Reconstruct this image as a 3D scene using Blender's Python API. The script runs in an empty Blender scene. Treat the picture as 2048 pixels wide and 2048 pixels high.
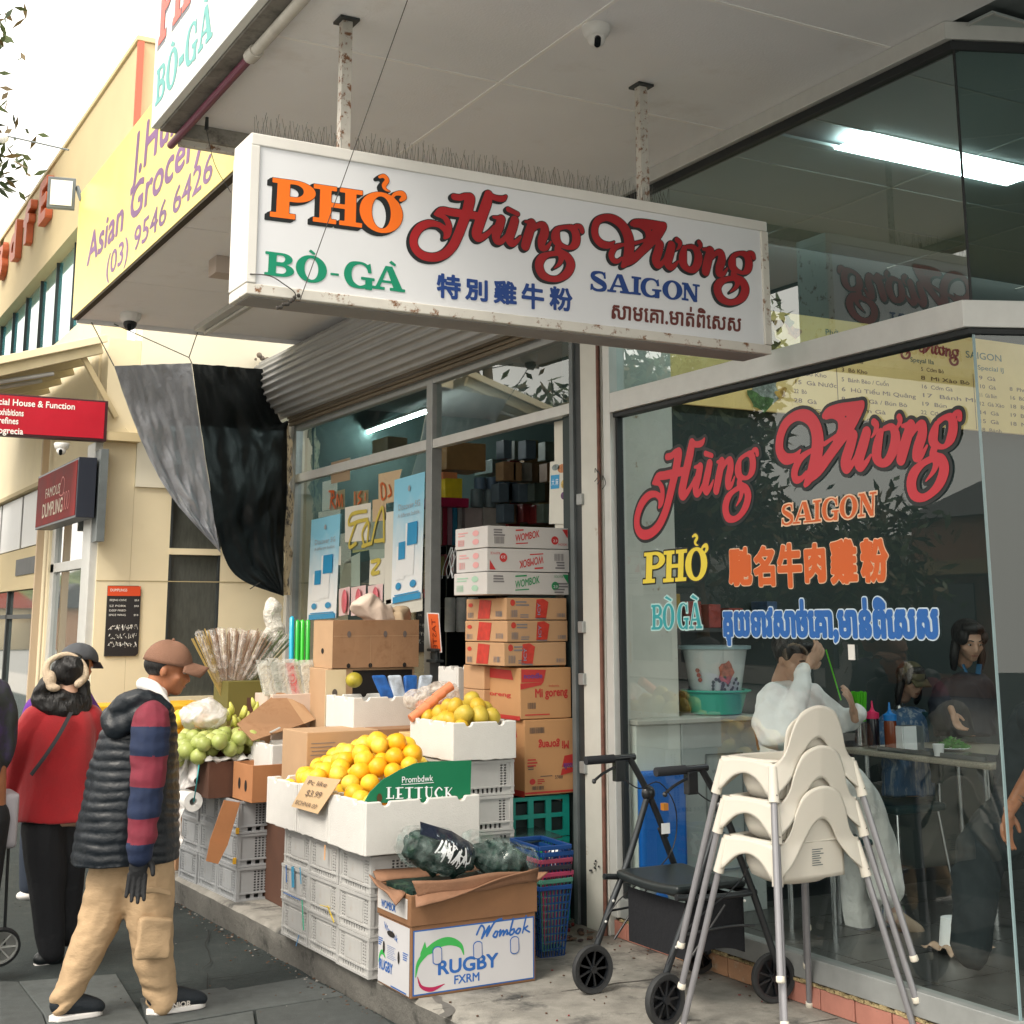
import bpy, bmesh, math, random
import numpy as np
from mathutils import Vector, Matrix, noise
random.seed(7)
R = math.radians
scene = bpy.context.scene
COL = scene.collection
# ------------------------------------------------------------------ camera, light, exposure
CAM_H = 1.68
FPX, PCX, PCY, YAW, PITCH, ROLL = 2734.86, 1024., 706.25, .50659, .193834, -.0025112
_cy, _sy = math.cos(YAW), math.sin(YAW)
C_F = Vector((_sy*math.cos(PITCH), _cy*math.cos(PITCH), math.sin(PITCH)))
C_R0 = Vector((_cy, -_sy, 0)); C_U0 = C_R0.cross(C_F)
C_R = C_R0*math.cos(ROLL) + C_U0*math.sin(ROLL)
C_U = C_U0*math.cos(ROLL) - C_R0*math.sin(ROLL)
cam_data = bpy.data.cameras.new('camera'); cam = bpy.data.objects.new('camera', cam_data)
COL.objects.link(cam); scene.camera = cam
cam_data.sensor_width = 36; cam_data.sensor_fit = 'HORIZONTAL'
cam_data.lens = 36*FPX/2048
cam_data.shift_x = (1024-PCX)/2048; cam_data.shift_y = (PCY-1024)/2048
cam_data.clip_start = .05; cam_data.clip_end = 600
cam.matrix_world = Matrix(((C_R.x, C_U.x, -C_F.x, 0), (C_R.y, C_U.y, -C_F.y, 0), (C_R.z, C_U.z, -C_F.z, CAM_H), (0, 0, 0, 1)))
SUN_EL, SUN_ROT = R(48), R(250)
world = bpy.data.worlds.new('World'); scene.world = world; world.use_nodes = True
wn = world.node_tree; wn.nodes.clear()
w_out = wn.nodes.new('ShaderNodeOutputWorld')
w_bg = wn.nodes.new('ShaderNodeBackground'); w_bg.inputs['Strength'].default_value = .1
w_sky = wn.nodes.new('ShaderNodeTexSky'); w_sky.sky_type = 'NISHITA'; w_sky.sun_disc = False
w_sky.sun_elevation = SUN_EL; w_sky.sun_rotation = SUN_ROT
w_sky.air_density = 1.2; w_sky.dust_density = 4; w_sky.ozone_density = 1
w_mix = wn.nodes.new('ShaderNodeMixRGB'); w_mix.inputs[0].default_value = .86     # even cloud cover over the clear sky
w_mix.inputs[2].default_value = (10.4, 9.8, 8.8, 1)
wn.links.new(w_sky.outputs[0], w_mix.inputs[1]); wn.links.new(w_mix.outputs[0], w_bg.inputs['Color'])
wn.links.new(w_bg.outputs[0], w_out.inputs['Surface'])
sun_d = bpy.data.lights.new('sun', 'SUN'); sun_d.energy = 1.2; sun_d.angle = R(22); sun_d.color = (1, .92, .8)
sun = bpy.data.objects.new('sun', sun_d); COL.objects.link(sun)
_az = R(-115)   # the bright part of the sky is over the street, left of and behind the camera
_sd = Vector((math.sin(_az)*math.cos(SUN_EL), math.cos(_az)*math.cos(SUN_EL), math.sin(SUN_EL)))
sun.rotation_euler = _sd.to_track_quat('Z', 'Y').to_euler()
w_sky.sun_rotation = _az % (2*math.pi)
scene.view_settings.view_transform = 'Standard'; scene.view_settings.look = 'None'
scene.view_settings.exposure = 1.42; scene.view_settings.gamma = 1
scene.cycles.max_bounces = 8; scene.cycles.transparent_max_bounces = 24
scene.cycles.use_denoising = True
scene.cycles.caustics_reflective = False; scene.cycles.caustics_refractive = False
# ------------------------------------------------------------------ pixel (2048 px photograph) -> point on a plane of the place
def ray(px, py): return C_R*((px-PCX)/FPX) - C_U*((py-PCY)/FPX) + C_F
def at(px, py, x=None, y=None, z=None):
 d = ray(px, py)
 t = x/d.x if x is not None else y/d.y if y is not None else (z-CAM_H)/d.z
 return Vector((d.x*t, d.y*t, CAM_H+d.z*t))
# ------------------------------------------------------------------ materials
MATS = {}
def mat(name, col, rough=.6, metal=0, var=.0, scale=8, bump=0, bscale=60, col2=None, mscale=None, mthr=.55, msoft=.1,
  spec=.5, sheen=0, trans=0, emit=None, estr=0, alpha=1, coat=0, sss=0, stretch=(1, 1, 1), bdist=.01, detail=5):
 if name in MATS: return MATS[name]
 m = bpy.data.materials.new(name); m.use_nodes = True; nt = m.node_tree; N = nt.nodes; L = nt.links
 b = N['Principled BSDF']
 c4 = (*col, 1)
 b.inputs['Base Color'].default_value = c4; b.inputs['Roughness'].default_value = rough
 b.inputs['Metallic'].default_value = metal; b.inputs['Specular IOR Level'].default_value = spec
 b.inputs['Alpha'].default_value = alpha
 if coat: b.inputs['Coat Weight'].default_value = coat
 if trans: b.inputs['Transmission Weight'].default_value = trans
 if sheen: b.inputs['Sheen Weight'].default_value = sheen
 if sss: b.inputs['Subsurface Weight'].default_value = sss; b.inputs['Subsurface Radius'].default_value = (.02, .008, .004)
 if emit: b.inputs['Emission Color'].default_value = (*emit, 1); b.inputs['Emission Strength'].default_value = estr
 if var or bump or col2:
  tc = N.new('ShaderNodeTexCoord'); mp = N.new('ShaderNodeMapping'); mp.inputs['Scale'].default_value = stretch
  L.new(tc.outputs['Object'], mp.inputs['Vector'])
  def nz(sc, det=detail, ro=.6):
   n = N.new('ShaderNodeTexNoise'); n.inputs['Scale'].default_value = sc; n.inputs['Detail'].default_value = det
   n.inputs['Roughness'].default_value = ro; L.new(mp.outputs[0], n.inputs['Vector']); return n
  src = None
  if var:
   n = nz(scale); cr = N.new('ShaderNodeValToRGB')
   cr.color_ramp.elements[0].position = .3; cr.color_ramp.elements[1].position = .7
   cr.color_ramp.elements[0].color = (*[max(0, c*(1-var)) for c in col], 1)
   cr.color_ramp.elements[1].color = (*[min(1, c*(1+var)) for c in col], 1)
   L.new(n.outputs['Fac'], cr.inputs[0]); src = cr.outputs[0]
   rr = N.new('ShaderNodeMapRange'); rr.inputs['To Min'].default_value = max(.02, rough-.08); rr.inputs['To Max'].default_value = min(1, rough+.1)
   L.new(n.outputs['Fac'], rr.inputs['Value']); L.new(rr.outputs[0], b.inputs['Roughness'])
  if col2:
   n = nz(mscale or scale*.5, 8, .7); mr = N.new('ShaderNodeMapRange')
   mr.inputs['From Min'].default_value = mthr; mr.inputs['From Max'].default_value = mthr+msoft
   L.new(n.outputs['Fac'], mr.inputs['Value'])
   mx = N.new('ShaderNodeMixRGB'); mx.inputs[1].default_value = c4; mx.inputs[2].default_value = (*col2, 1)
   if src: L.new(src, mx.inputs[1])
   L.new(mr.outputs[0], mx.inputs[0]); src = mx.outputs[0]
  if src: L.new(src, b.inputs['Base Color'])
  if bump:
   n = nz(bscale, 4); bp = N.new('ShaderNodeBump'); bp.inputs['Strength'].default_value = bump; bp.inputs['Distance'].default_value = bdist
   L.new(n.outputs['Fac'], bp.inputs['Height']); L.new(bp.outputs[0], b.inputs['Normal'])
 MATS[name] = m; return m
def glass_mat(name, tint=(.86, .93, .91), boost=1.5, rough=.0):
 m = bpy.data.materials.new(name); m.use_nodes = True; nt = m.node_tree; N = nt.nodes; L = nt.links; N.clear()
 o = N.new('ShaderNodeOutputMaterial'); mx = N.new('ShaderNodeMixShader'); t = N.new('ShaderNodeBsdfTransparent'); g = N.new('ShaderNodeBsdfGlossy')
 t.inputs[0].default_value = (*tint, 1); g.inputs['Roughness'].default_value = rough; g.inputs[0].default_value = (.95, .98, .97, 1)
 f = N.new('ShaderNodeLayerWeight'); f.inputs['Blend'].default_value = .5      # facing = 1 - |cos|, the same from both sides
 pw = N.new('ShaderNodeMath'); pw.operation = 'POWER'; pw.inputs[1].default_value = 4.2; L.new(f.outputs['Facing'], pw.inputs[0])
 fr = N.new('ShaderNodeMath'); fr.operation = 'MULTIPLY_ADD'; fr.inputs[1].default_value = .95; fr.inputs[2].default_value = .045; L.new(pw.outputs[0], fr.inputs[0])
 mu = N.new('ShaderNodeMath'); mu.operation = 'MULTIPLY'; mu.inputs[1].default_value = boost; mu.use_clamp = True
 L.new(fr.outputs[0], mu.inputs[0]); L.new(mu.outputs[0], mx.inputs[0]); L.new(t.outputs[0], mx.inputs[1]); L.new(g.outputs[0], mx.inputs[2]); L.new(mx.outputs[0], o.inputs[0])
 MATS[name] = m; return m
def film_mat(name, col=(.9, .9, .9), clear=.6, rough=.15, bump=.3, bscale=25):
 """thin clear plastic film: part see-through, part glossy skin"""
 m = bpy.data.materials.new(name); m.use_nodes = True; nt = m.node_tree; N = nt.nodes; L = nt.links
 b = N['Principled BSDF']; o = N['Material Output']
 b.inputs['Base Color'].default_value = (*col, 1); b.inputs['Roughness'].default_value = rough; b.inputs['Specular IOR Level'].default_value = .8
 t = N.new('ShaderNodeBsdfTransparent'); mx = N.new('ShaderNodeMixShader')
 tc = N.new('ShaderNodeTexCoord'); n = N.new('ShaderNodeTexNoise'); n.inputs['Scale'].default_value = bscale; n.inputs['Distortion'].default_value = 1.5
 L.new(tc.outputs['Object'], n.inputs['Vector'])
 bp = N.new('ShaderNodeBump'); bp.inputs['Strength'].default_value = bump; bp.inputs['Distance'].default_value = .02; L.new(n.outputs[0], bp.inputs['Height']); L.new(bp.outputs[0], b.inputs['Normal'])
 mr = N.new('ShaderNodeMapRange'); mr.inputs['From Min'].default_value = .35; mr.inputs['From Max'].default_value = .7
 mr.inputs['To Min'].default_value = min(1, clear+.2); mr.inputs['To Max'].default_value = max(0, clear-.25)
 L.new(n.outputs[0], mr.inputs['Value']); L.new(mr.outputs[0], mx.inputs[0])
 L.new(b.outputs[0], mx.inputs[1]); L.new(t.outputs[0], mx.inputs[2]); L.new(mx.outputs[0], o.inputs[0])
 MATS[name] = m; return m
# ------------------------------------------------------------------ objects and mesh building
def tag(o, label=None, cat=None, group=None, kind=None):
 if label: o['label'] = label
 if cat: o['category'] = cat
 if group: o['group'] = group
 if kind: o['kind'] = kind
 return o
def thing(name, label, cat, loc=(0, 0, 0), rz=0, group=None):
 o = bpy.data.objects.new(name, None); COL.objects.link(o); o.location = loc; o.rotation_euler = (0, 0, rz); o.empty_display_size = .05
 return tag(o, label, cat, group)
def copy_tree(o, parent=None):
 c = o.copy(); COL.objects.link(c); c.parent = parent
 for ch in o.children: copy_tree(ch, c)
 return c
def cr_path(pts, n=6, closed=False):
 """Catmull-Rom through tuples of any length"""
 P = [np.array(p, float) for p in pts]; m = len(P); out = []
 if m < 3 and not closed: return [tuple(p) for p in P]
 for i in range(m if closed else m-1):
  if closed: a, b, c, d = P[i-1], P[i], P[(i+1) % m], P[(i+2) % m]
  else: a, b, c, d = P[max(i-1, 0)], P[i], P[i+1], P[min(i+2, m-1)]
  for k in range(n):
   t = k/n
   out.append(tuple(.5*((2*b)+(c-a)*t+(2*a-5*b+4*c-d)*t*t+(3*b-a-3*c+d)*t**3)))
 if not closed: out.append(tuple(P[-1]))
 return out
class MB:
 def __init__(s): s.v = []; s.f = []; s.m = []; s.cur = 0
 def mat(s, i): s.cur = i; return s
 def add(s, vs, fs):
  b = len(s.v); s.v += [tuple(v) for v in vs]; s.f += [tuple(i+b for i in f) for f in fs]; s.m += [s.cur]*len(fs); return s
 def box(s, a, b, M=None):
  x0, y0, z0 = a; x1, y1, z1 = b
  vs = [Vector(v) for v in ((x0, y0, z0), (x1, y0, z0), (x1, y1, z0), (x0, y1, z0), (x0, y0, z1), (x1, y0, z1), (x1, y1, z1), (x0, y1, z1))]
  if M is not None: vs = [M @ v for v in vs]
  return s.add(vs, [(0, 3, 2, 1), (4, 5, 6, 7), (0, 1, 5, 4), (1, 2, 6, 5), (2, 3, 7, 6), (3, 0, 4, 7)])
 def cbox(s, c, d, M=None): return s.box((c[0]-d[0]/2, c[1]-d[1]/2, c[2]-d[2]/2), (c[0]+d[0]/2, c[1]+d[1]/2, c[2]+d[2]/2), M)
 def quad(s, *p): return s.add(p, [tuple(range(len(p)))])
 def prism(s, poly, d, M=None):
  """poly: 2D outline (ccw seen from +z), extruded from z=0 to d, then M"""
  n = len(poly); vs = [Vector((p[0], p[1], 0)) for p in poly]+[Vector((p[0], p[1], d)) for p in poly]
  if M is not None: vs = [M @ v for v in vs]
  return s.add(vs, [tuple(reversed(range(n))), tuple(range(n, 2*n))]+[(i, (i+1) % n, n+(i+1) % n, n+i) for i in range(n)])
 def bar(s, p, q, w, h=None, up=(0, 0, 1)):
  p, q = Vector(p), Vector(q); h = h or w; d = q-p; L = d.length; d.normalize(); u = Vector(up)
  if abs(d.dot(u)) > .98: u = Vector((1, 0, 0))
  sx = d.cross(u).normalized(); su = sx.cross(d)
  M = Matrix(((d.x, sx.x, su.x, p.x), (d.y, sx.y, su.y, p.y), (d.z, sx.z, su.z, p.z), (0, 0, 0, 1)))
  return s.box((0, -w/2, -h/2), (L, w/2, h/2), M)
 def tube(s, pts, r, n=8, caps=True, sx=1, sy=1, up=None):
  """tube along points; r number or list; elliptical with sx, sy"""
  P = [Vector(p[:3]) for p in pts]; m = len(P); rr = r if isinstance(r, (list, tuple)) else [r]*m
  vs = []; u = None
  for i in range(m):
   d = (P[min(i+1, m-1)]-P[max(i-1, 0)])
   if d.length < 1e-9: d = Vector((0, 0, 1))
   d.normalize()
   if u is None:
    u = Vector(up) if up else (Vector((0, 0, 1)) if abs(d.z) < .9 else Vector((1, 0, 0)))
   u = (u-d*u.dot(d)); u = u.normalized() if u.length > 1e-6 else d.orthogonal().normalized()
   w = d.cross(u)
   for k in range(n):
    a = 2*math.pi*k/n; vs.append(P[i]+(w*math.cos(a)*sx+u*math.sin(a)*sy)*rr[i])
  fs = [(i*n+k, i*n+(k+1) % n, (i+1)*n+(k+1) % n, (i+1)*n+k) for i in range(m-1) for k in range(n)]
  if caps: fs += [tuple(reversed(range(n))), tuple(range((m-1)*n, m*n))]
  return s.add(vs, fs)
 def lathe(s, prof, n=24, c=(0, 0, 0), M=None, sx=1, sy=1, closed=False):
  vs = []
  for r, z in prof:
   for k in range(n):
    a = 2*math.pi*k/n; v = Vector((c[0]+math.cos(a)*r*sx, c[1]+math.sin(a)*r*sy, c[2]+z)); vs.append(M @ v if M is not None else v)
  m = len(prof)
  fs = [(i*n+k, i*n+(k+1) % n, (i+1)*n+(k+1) % n, (i+1)*n+k) for i in range(m-1) for k in range(n)]
  if prof[0][0] > 1e-6: fs.append(tuple(reversed(range(n))))
  if prof[-1][0] > 1e-6: fs.append(tuple(range((m-1)*n, m*n)))
  return s.add(vs, fs)
 def ball(s, c, r, n=12, m=8, M=None):
  r = (r, r, r) if not isinstance(r, (list, tuple)) else r
  vs = [];
  for i in range(m+1):
   t = math.pi*i/m
   for k in range(n):
    a = 2*math.pi*k/n; v = Vector((math.sin(t)*math.cos(a)*r[0], math.sin(t)*math.sin(a)*r[1], -math.cos(t)*r[2]))
    if M is not None: v = M @ v
    vs.append(v+Vector(c))
  return s.add(vs, [(i*n+k, i*n+(k+1) % n, (i+1)*n+(k+1) % n, (i+1)*n+k) for i in range(m) for k in range(n)])
 def grid(s, fn, nu, nv, thick=0):
  """surface fn(u, v) in [0, 1]^2"""
  vs = [fn(i/nu, j/nv) for j in range(nv+1) for i in range(nu+1)]; w = nu+1
  fs = [(j*w+i, j*w+i+1, (j+1)*w+i+1, (j+1)*w+i) for j in range(nv) for i in range(nu)]
  return s.add(vs, fs)
 def build(s, name, m, parent=None, smooth=None, bevel=0, world=True, solid=0, sub=0, seg=2):
  me = bpy.data.meshes.new(name)
  off = Vector((0, 0, 0)); inv = None
  if parent is not None and world:
   P = parent; off = Vector((0, 0, 0)); Mx = Matrix.Identity(4)
   while P is not None:
    Mx = (Matrix.Translation(P.location) @ P.rotation_euler.to_matrix().to_4x4()) @ Mx; P = P.parent
   inv = Mx.inverted()
  vs = [inv @ Vector(v) for v in s.v] if inv is not None else s.v
  me.from_pydata([tuple(v) for v in vs], [], s.f)
  ms = m if isinstance(m, (list, tuple)) else [m]
  for x in ms: me.materials.append(x)
  if len(ms) > 1: me.polygons.foreach_set('material_index', s.m)
  me.validate(clean_customdata=False)
  if smooth is not None:
   me.polygons.foreach_set('use_smooth', [True]*len(me.polygons))
   if smooth < 180: me.set_sharp_from_angle(angle=R(smooth))
  me.update()
  o = bpy.data.objects.new(name, me); COL.objects.link(o); o.parent = parent
  if solid: q = o.modifiers.new('solid', 'SOLIDIFY'); q.thickness = solid; q.offset = 0
  if bevel: q = o.modifiers.new('bevel', 'BEVEL'); q.width = bevel; q.segments = seg; q.limit_method = 'ANGLE'; q.angle_limit = R(35)
  if sub: q = o.modifiers.new('sub', 'SUBSURF'); q.levels = sub; q.render_levels = sub
  return o
def struct(o): o['kind'] = 'structure'; return o
# organic surfaces: tapered limbs merged by a voxel remesh and smoothed
def capsule(mb, p, q, r0, r1, n=14):
 p, q = Vector(p), Vector(q); d = q-p; L = max(d.length, 1e-5); d.normalize()
 pts = []; rs = []
 for i in range(5):
  a = math.pi/2*(1-i/4); pts.append(p-d*r0*math.sin(a)); rs.append(max(r0*math.cos(a), .0005))
 for i in range(5):
  a = math.pi/2*i/4; pts.append(q+d*r1*math.sin(a)); rs.append(max(r1*math.cos(a), .0005))
 mb.tube(pts, rs, n)
def organic(name, m, parent, limbs, voxel=.012, smooth_it=6, deform=None, world=True, extra=None, keep=None):
 mb = MB()
 for l in limbs:
  if l[0] == 'c': capsule(mb, *l[1:])
  elif l[0] == 'p':          # path of (x, y, z, r)
   pts = cr_path(l[1], 5)
   for a, b in zip(pts[:-1], pts[1:]): capsule(mb, a[:3], b[:3], a[3], b[3], 12)
  elif l[0] == 'e': mb.ball(l[1], l[2], 18, 14, l[3] if len(l) > 3 else None)
  elif l[0] == 'b': mb.cbox(l[1], l[2], l[3] if len(l) > 3 else None)
  elif l[0] == 'l':          # loft: list of (centre, (rx, ry)) rings
   sx = cr_path([(*c, *r) for c, r in l[1]], 4); vs = []; n = 24
   for x, y, z, rx, ry in sx:
    for k in range(n):
     a = 2*math.pi*k/n; ca, sa = math.cos(a), math.sin(a); e = .86
     vs.append(Vector((math.copysign(abs(ca)**e, ca)*rx, math.copysign(abs(sa)**e, sa)*ry, 0)))
    M = l[2] if len(l) > 2 else None
    for k in range(n):
     v = vs[-n+k]; v = (M @ v) if M is not None else v; vs[-n+k] = v+Vector((x, y, z))
   m_ = len(sx)
   mb.add(vs, [(i*n+k, i*n+(k+1) % n, (i+1)*n+(k+1) % n, (i+1)*n+k) for i in range(m_-1) for k in range(n)]+[tuple(reversed(range(n))), tuple(range((m_-1)*n, m_*n))])
 tmp = mb.build('tmp', [], None)
 q = tmp.modifiers.new('r', 'REMESH'); q.mode = 'VOXEL'; q.voxel_size = voxel; q.use_smooth_shade = True
 q = tmp.modifiers.new('s', 'SMOOTH'); q.iterations = smooth_it; q.factor = .5
 dg = bpy.context.evaluated_depsgraph_get(); dg.update()
 me = bpy.data.meshes.new_from_object(tmp.evaluated_get(dg), depsgraph=dg)
 old = tmp.data; bpy.data.objects.remove(tmp); bpy.data.meshes.remove(old)
 if deform:
  for v in me.vertices: v.co = deform(v.co.copy())
 me.materials.clear()
 ms = m if isinstance(m, (list, tuple)) else [m]
 for x in ms: me.materials.append(x)
 me.name = name
 if keep:   # material index chosen per face centre
  for p in me.polygons: p.material_index = keep(p.center)
 else:
  for p in me.polygons: p.material_index = 0
 me.polygons.foreach_set('use_smooth', [True]*len(me.polygons))
 o = bpy.data.objects.new(name, me); COL.objects.link(o)
 if parent is not None:
  if world:
   Mx = Matrix.Translation(parent.location) @ parent.rotation_euler.to_matrix().to_4x4(); me.transform(Mx.inverted())
  o.parent = parent
 return o
def dent(co, s, a, seed=0):
 n = noise.noise_vector(co*s+Vector((seed, seed*2.3, 1.7))); return co+n*a
# ------------------------------------------------------------------ ink: flat lettering and marks from a signed distance field
class Ink:
 """strokes (x, y, width) and outlines in a 2D plane; mesh(off) gives every point closer than off"""
 def __init__(s, cell, pad=.03): s.cell = cell; s.pad = pad; s.st = []; s.po = []
 def stroke(s, pts, n=5, closed=False): s.st.append(cr_path(pts, n, closed)+([cr_path(pts, n, closed)[0]] if closed else [])); return s
 def line(s, *pts): s.st.append([tuple(p) for p in pts]); return s
 def poly(s, *loops): s.po.append([list(l) for l in loops]); return s
 def field(s):
  xs = [p[0]+k*p[2] for st in s.st for p in st for k in (-.5, .5)]+[p[0] for g in s.po for l in g for p in l]
  ys = [p[1]+k*p[2] for st in s.st for p in st for k in (-.5, .5)]+[p[1] for g in s.po for l in g for p in l]
  c = s.cell; s.x0, s.y0 = min(xs)-s.pad, min(ys)-s.pad
  W = int((max(xs)+s.pad-s.x0)/c)+2; H = int((max(ys)+s.pad-s.y0)/c)+2
  D = np.full((H, W), 1e3); gx = s.x0+np.arange(W)*c; gy = s.y0+np.arange(H)*c
  def seg(D, a, b, wa, wb):
   m = max(wa, wb)/2+s.pad
   i0 = max(0, int((min(a[0], b[0])-m-s.x0)/c)); i1 = min(W, int((max(a[0], b[0])+m-s.x0)/c)+2)
   j0 = max(0, int((min(a[1], b[1])-m-s.y0)/c)); j1 = min(H, int((max(a[1], b[1])+m-s.y0)/c)+2)
   if i1 <= i0 or j1 <= j0: return
   X = gx[None, i0:i1]; Y = gy[j0:j1, None]; dx, dy = b[0]-a[0], b[1]-a[1]; L = dx*dx+dy*dy+1e-12
   t = np.clip(((X-a[0])*dx+(Y-a[1])*dy)/L, 0, 1)
   d = np.hypot(X-a[0]-t*dx, Y-a[1]-t*dy)-(wa+(wb-wa)*t)/2
   D[j0:j1, i0:i1] = np.minimum(D[j0:j1, i0:i1], d)
  for st in s.st:
   if len(st) == 1: seg(D, st[0], st[0], st[0][2], st[0][2])
   for a, b in zip(st[:-1], st[1:]): seg(D, a, b, a[2], b[2])
  for g in s.po:
   E = np.full((H, W), 1e3); wd = np.zeros((H, W+1), int)
   for l in g:
    for a, b in zip(l, l[1:]+l[:1]):
     seg(E, a, b, 0, 0)
     if a[1] == b[1]: continue
     lo, hi, sg = (a, b, 1) if a[1] < b[1] else (b, a, -1)
     j0 = max(0, math.ceil((lo[1]-s.y0)/c)); j1 = min(H, math.ceil((hi[1]-s.y0)/c))
     if j1 <= j0: continue
     jj = np.arange(j0, j1); xx = lo[0]+(gy[jj]-lo[1])*(hi[0]-lo[0])/(hi[1]-lo[1])
     ii = np.clip(np.ceil((xx-s.x0)/c).astype(int), 0, W); np.add.at(wd, (jj, ii), sg)
   ins = np.cumsum(wd, 1)[:, :W] != 0
   D = np.minimum(D, np.where(ins, -E, E))
  s.D = D; return s
 def mesh(s, off=0, shift=None, fn=None, mb=None):
  """marching squares; shift=(dx, dy) sweeps the shape; fn maps (u, v) to 3D"""
  if not hasattr(s, 'D'): s.field()
  D = s.D-off; c = s.cell
  if shift:
   n = max(1, int(math.hypot(*shift)/c)); D0 = D.copy()
   for k in range(1, n+1):
    dx, dy = round(shift[0]*k/n/c), round(shift[1]*k/n/c); Q = np.roll(np.roll(D0, dy, 0), dx, 1); D = np.minimum(D, Q)
  D = D.copy(); D[0, :] = D[-1, :] = 1; D[:, 0] = D[:, -1] = 1
  H, W = D.shape; B = D < 0; mb = mb or MB(); vs = []; fs = []; idx = {}
  def V(x, y):
   k = (round(x*50), round(y*50))
   if k not in idx: idx[k] = len(vs); vs.append(fn(s.x0+x*c, s.y0+y*c))
   return idx[k]
  code = B[:-1, :-1]*1+B[:-1, 1:]*2+B[1:, 1:]*4+B[1:, :-1]*8
  for j in range(H-1):
   row = code[j]; full = (row == 15)
   i = 0; nzs = np.nonzero(row)[0]; p = 0
   while p < len(nzs):
    i = nzs[p]
    if full[i]:
     k = p
     while k+1 < len(nzs) and nzs[k+1] == nzs[k]+1 and full[nzs[k+1]]: k += 1
     e = nzs[k]+1; fs.append((V(i, j), V(e, j), V(e, j+1), V(i, j+1))); p = k+1; continue
    cs = [(i, j, D[j, i]), (i+1, j, D[j, i+1]), (i+1, j+1, D[j+1, i+1]), (i, j+1, D[j+1, i])]; out = []
    for q in range(4):
     a, b = cs[q], cs[(q+1) % 4]
     if a[2] < 0: out.append(V(a[0], a[1]))
     if (a[2] < 0) != (b[2] < 0):
      t = a[2]/(a[2]-b[2]); out.append(V(a[0]+(b[0]-a[0])*t, a[1]+(b[1]-a[1])*t))
    o2 = [x for q, x in enumerate(out) if x != out[q-1]]
    if len(o2) > 2: fs.append(tuple(o2))
    p += 1
  return mb.add(vs, fs)
def font_loops(text, size=1, spacing=1, align='LEFT'):
 """outline loops of Blender's own built-in font"""
 c = bpy.data.curves.new('t', 'FONT'); c.body = text; c.size = size; c.space_character = spacing; c.fill_mode = 'NONE'; c.align_x = align; c.resolution_u = 3
 o = bpy.data.objects.new('t', c); COL.objects.link(o)
 dg = bpy.context.evaluated_depsgraph_get(); dg.update(); me = bpy.data.meshes.new_from_object(o.evaluated_get(dg))
 vs = [(v.co.x, v.co.y) for v in me.vertices]; nb = {}
 for e in me.edges:
  a, b = e.vertices; nb.setdefault(a, []).append(b); nb.setdefault(b, []).append(a)
 seen = set(); loops = []
 for st in range(len(vs)):       # vertex order along a spline is kept, so its direction is too
  if st in seen or st not in nb: continue
  lp = [st]; seen.add(st); cur = st
  nxt = [q for q in nb[st] if q == st+1] or nb[st][:1]
  while nxt and nxt[0] not in seen:
   cur = nxt[0]; lp.append(cur); seen.add(cur); nxt = [q for q in nb[cur] if q not in seen]
  loops.append([vs[i] for i in lp])
 bpy.data.objects.remove(o); bpy.data.curves.remove(c); bpy.data.meshes.remove(me)
 return loops
_TXT = {}
def print_text(mb, text, fn, size, x=0, y=0, w=None, rot=0, align='LEFT', sx=1, bold=0):
 """plain print: built-in font as flat faces mapped by fn(u, v)"""
 key = (text, align, bold)
 if key not in _TXT:
  if bold:
   k = Ink(.035, .08); k.poly(*font_loops(text)); t = k.mesh(bold, fn=lambda u, v: (u, v)); _TXT[key] = (t.v, t.f)
 if key not in _TXT:
  c = bpy.data.curves.new('t', 'FONT'); c.body = text; c.size = 1; c.align_x = align; c.resolution_u = 2
  o = bpy.data.objects.new('t', c); COL.objects.link(o)
  dg = bpy.context.evaluated_depsgraph_get(); dg.update(); me = bpy.data.meshes.new_from_object(o.evaluated_get(dg))
  _TXT[key] = ([(v.co.x, v.co.y) for v in me.vertices], [tuple(p.vertices) for p in me.polygons])
  bpy.data.objects.remove(o); bpy.data.curves.remove(c); bpy.data.meshes.remove(me)
 vs, fs = _TXT[key]
 if not vs: return mb
 if w: sx = w/(size*(max(v[0] for v in vs)-min(v[0] for v in vs)+1e-6))
 ca, sa = math.cos(rot), math.sin(rot)
 return mb.add([fn(x+(a*size*sx)*ca-b*size*sa, y+(a*size*sx)*sa+b*size*ca) for a, b in vs], fs)
def rect(mb, fn, x0, y0, x1, y1): return mb.quad(fn(x0, y0), fn(x1, y0), fn(x1, y1), fn(x0, y1))
def disc(mb, fn, x, y, r, n=16, ry=None): return mb.add([fn(x+math.cos(2*math.pi*k/n)*r, y+math.sin(2*math.pi*k/n)*(ry or r)) for k in range(n)], [tuple(range(n))])
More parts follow.
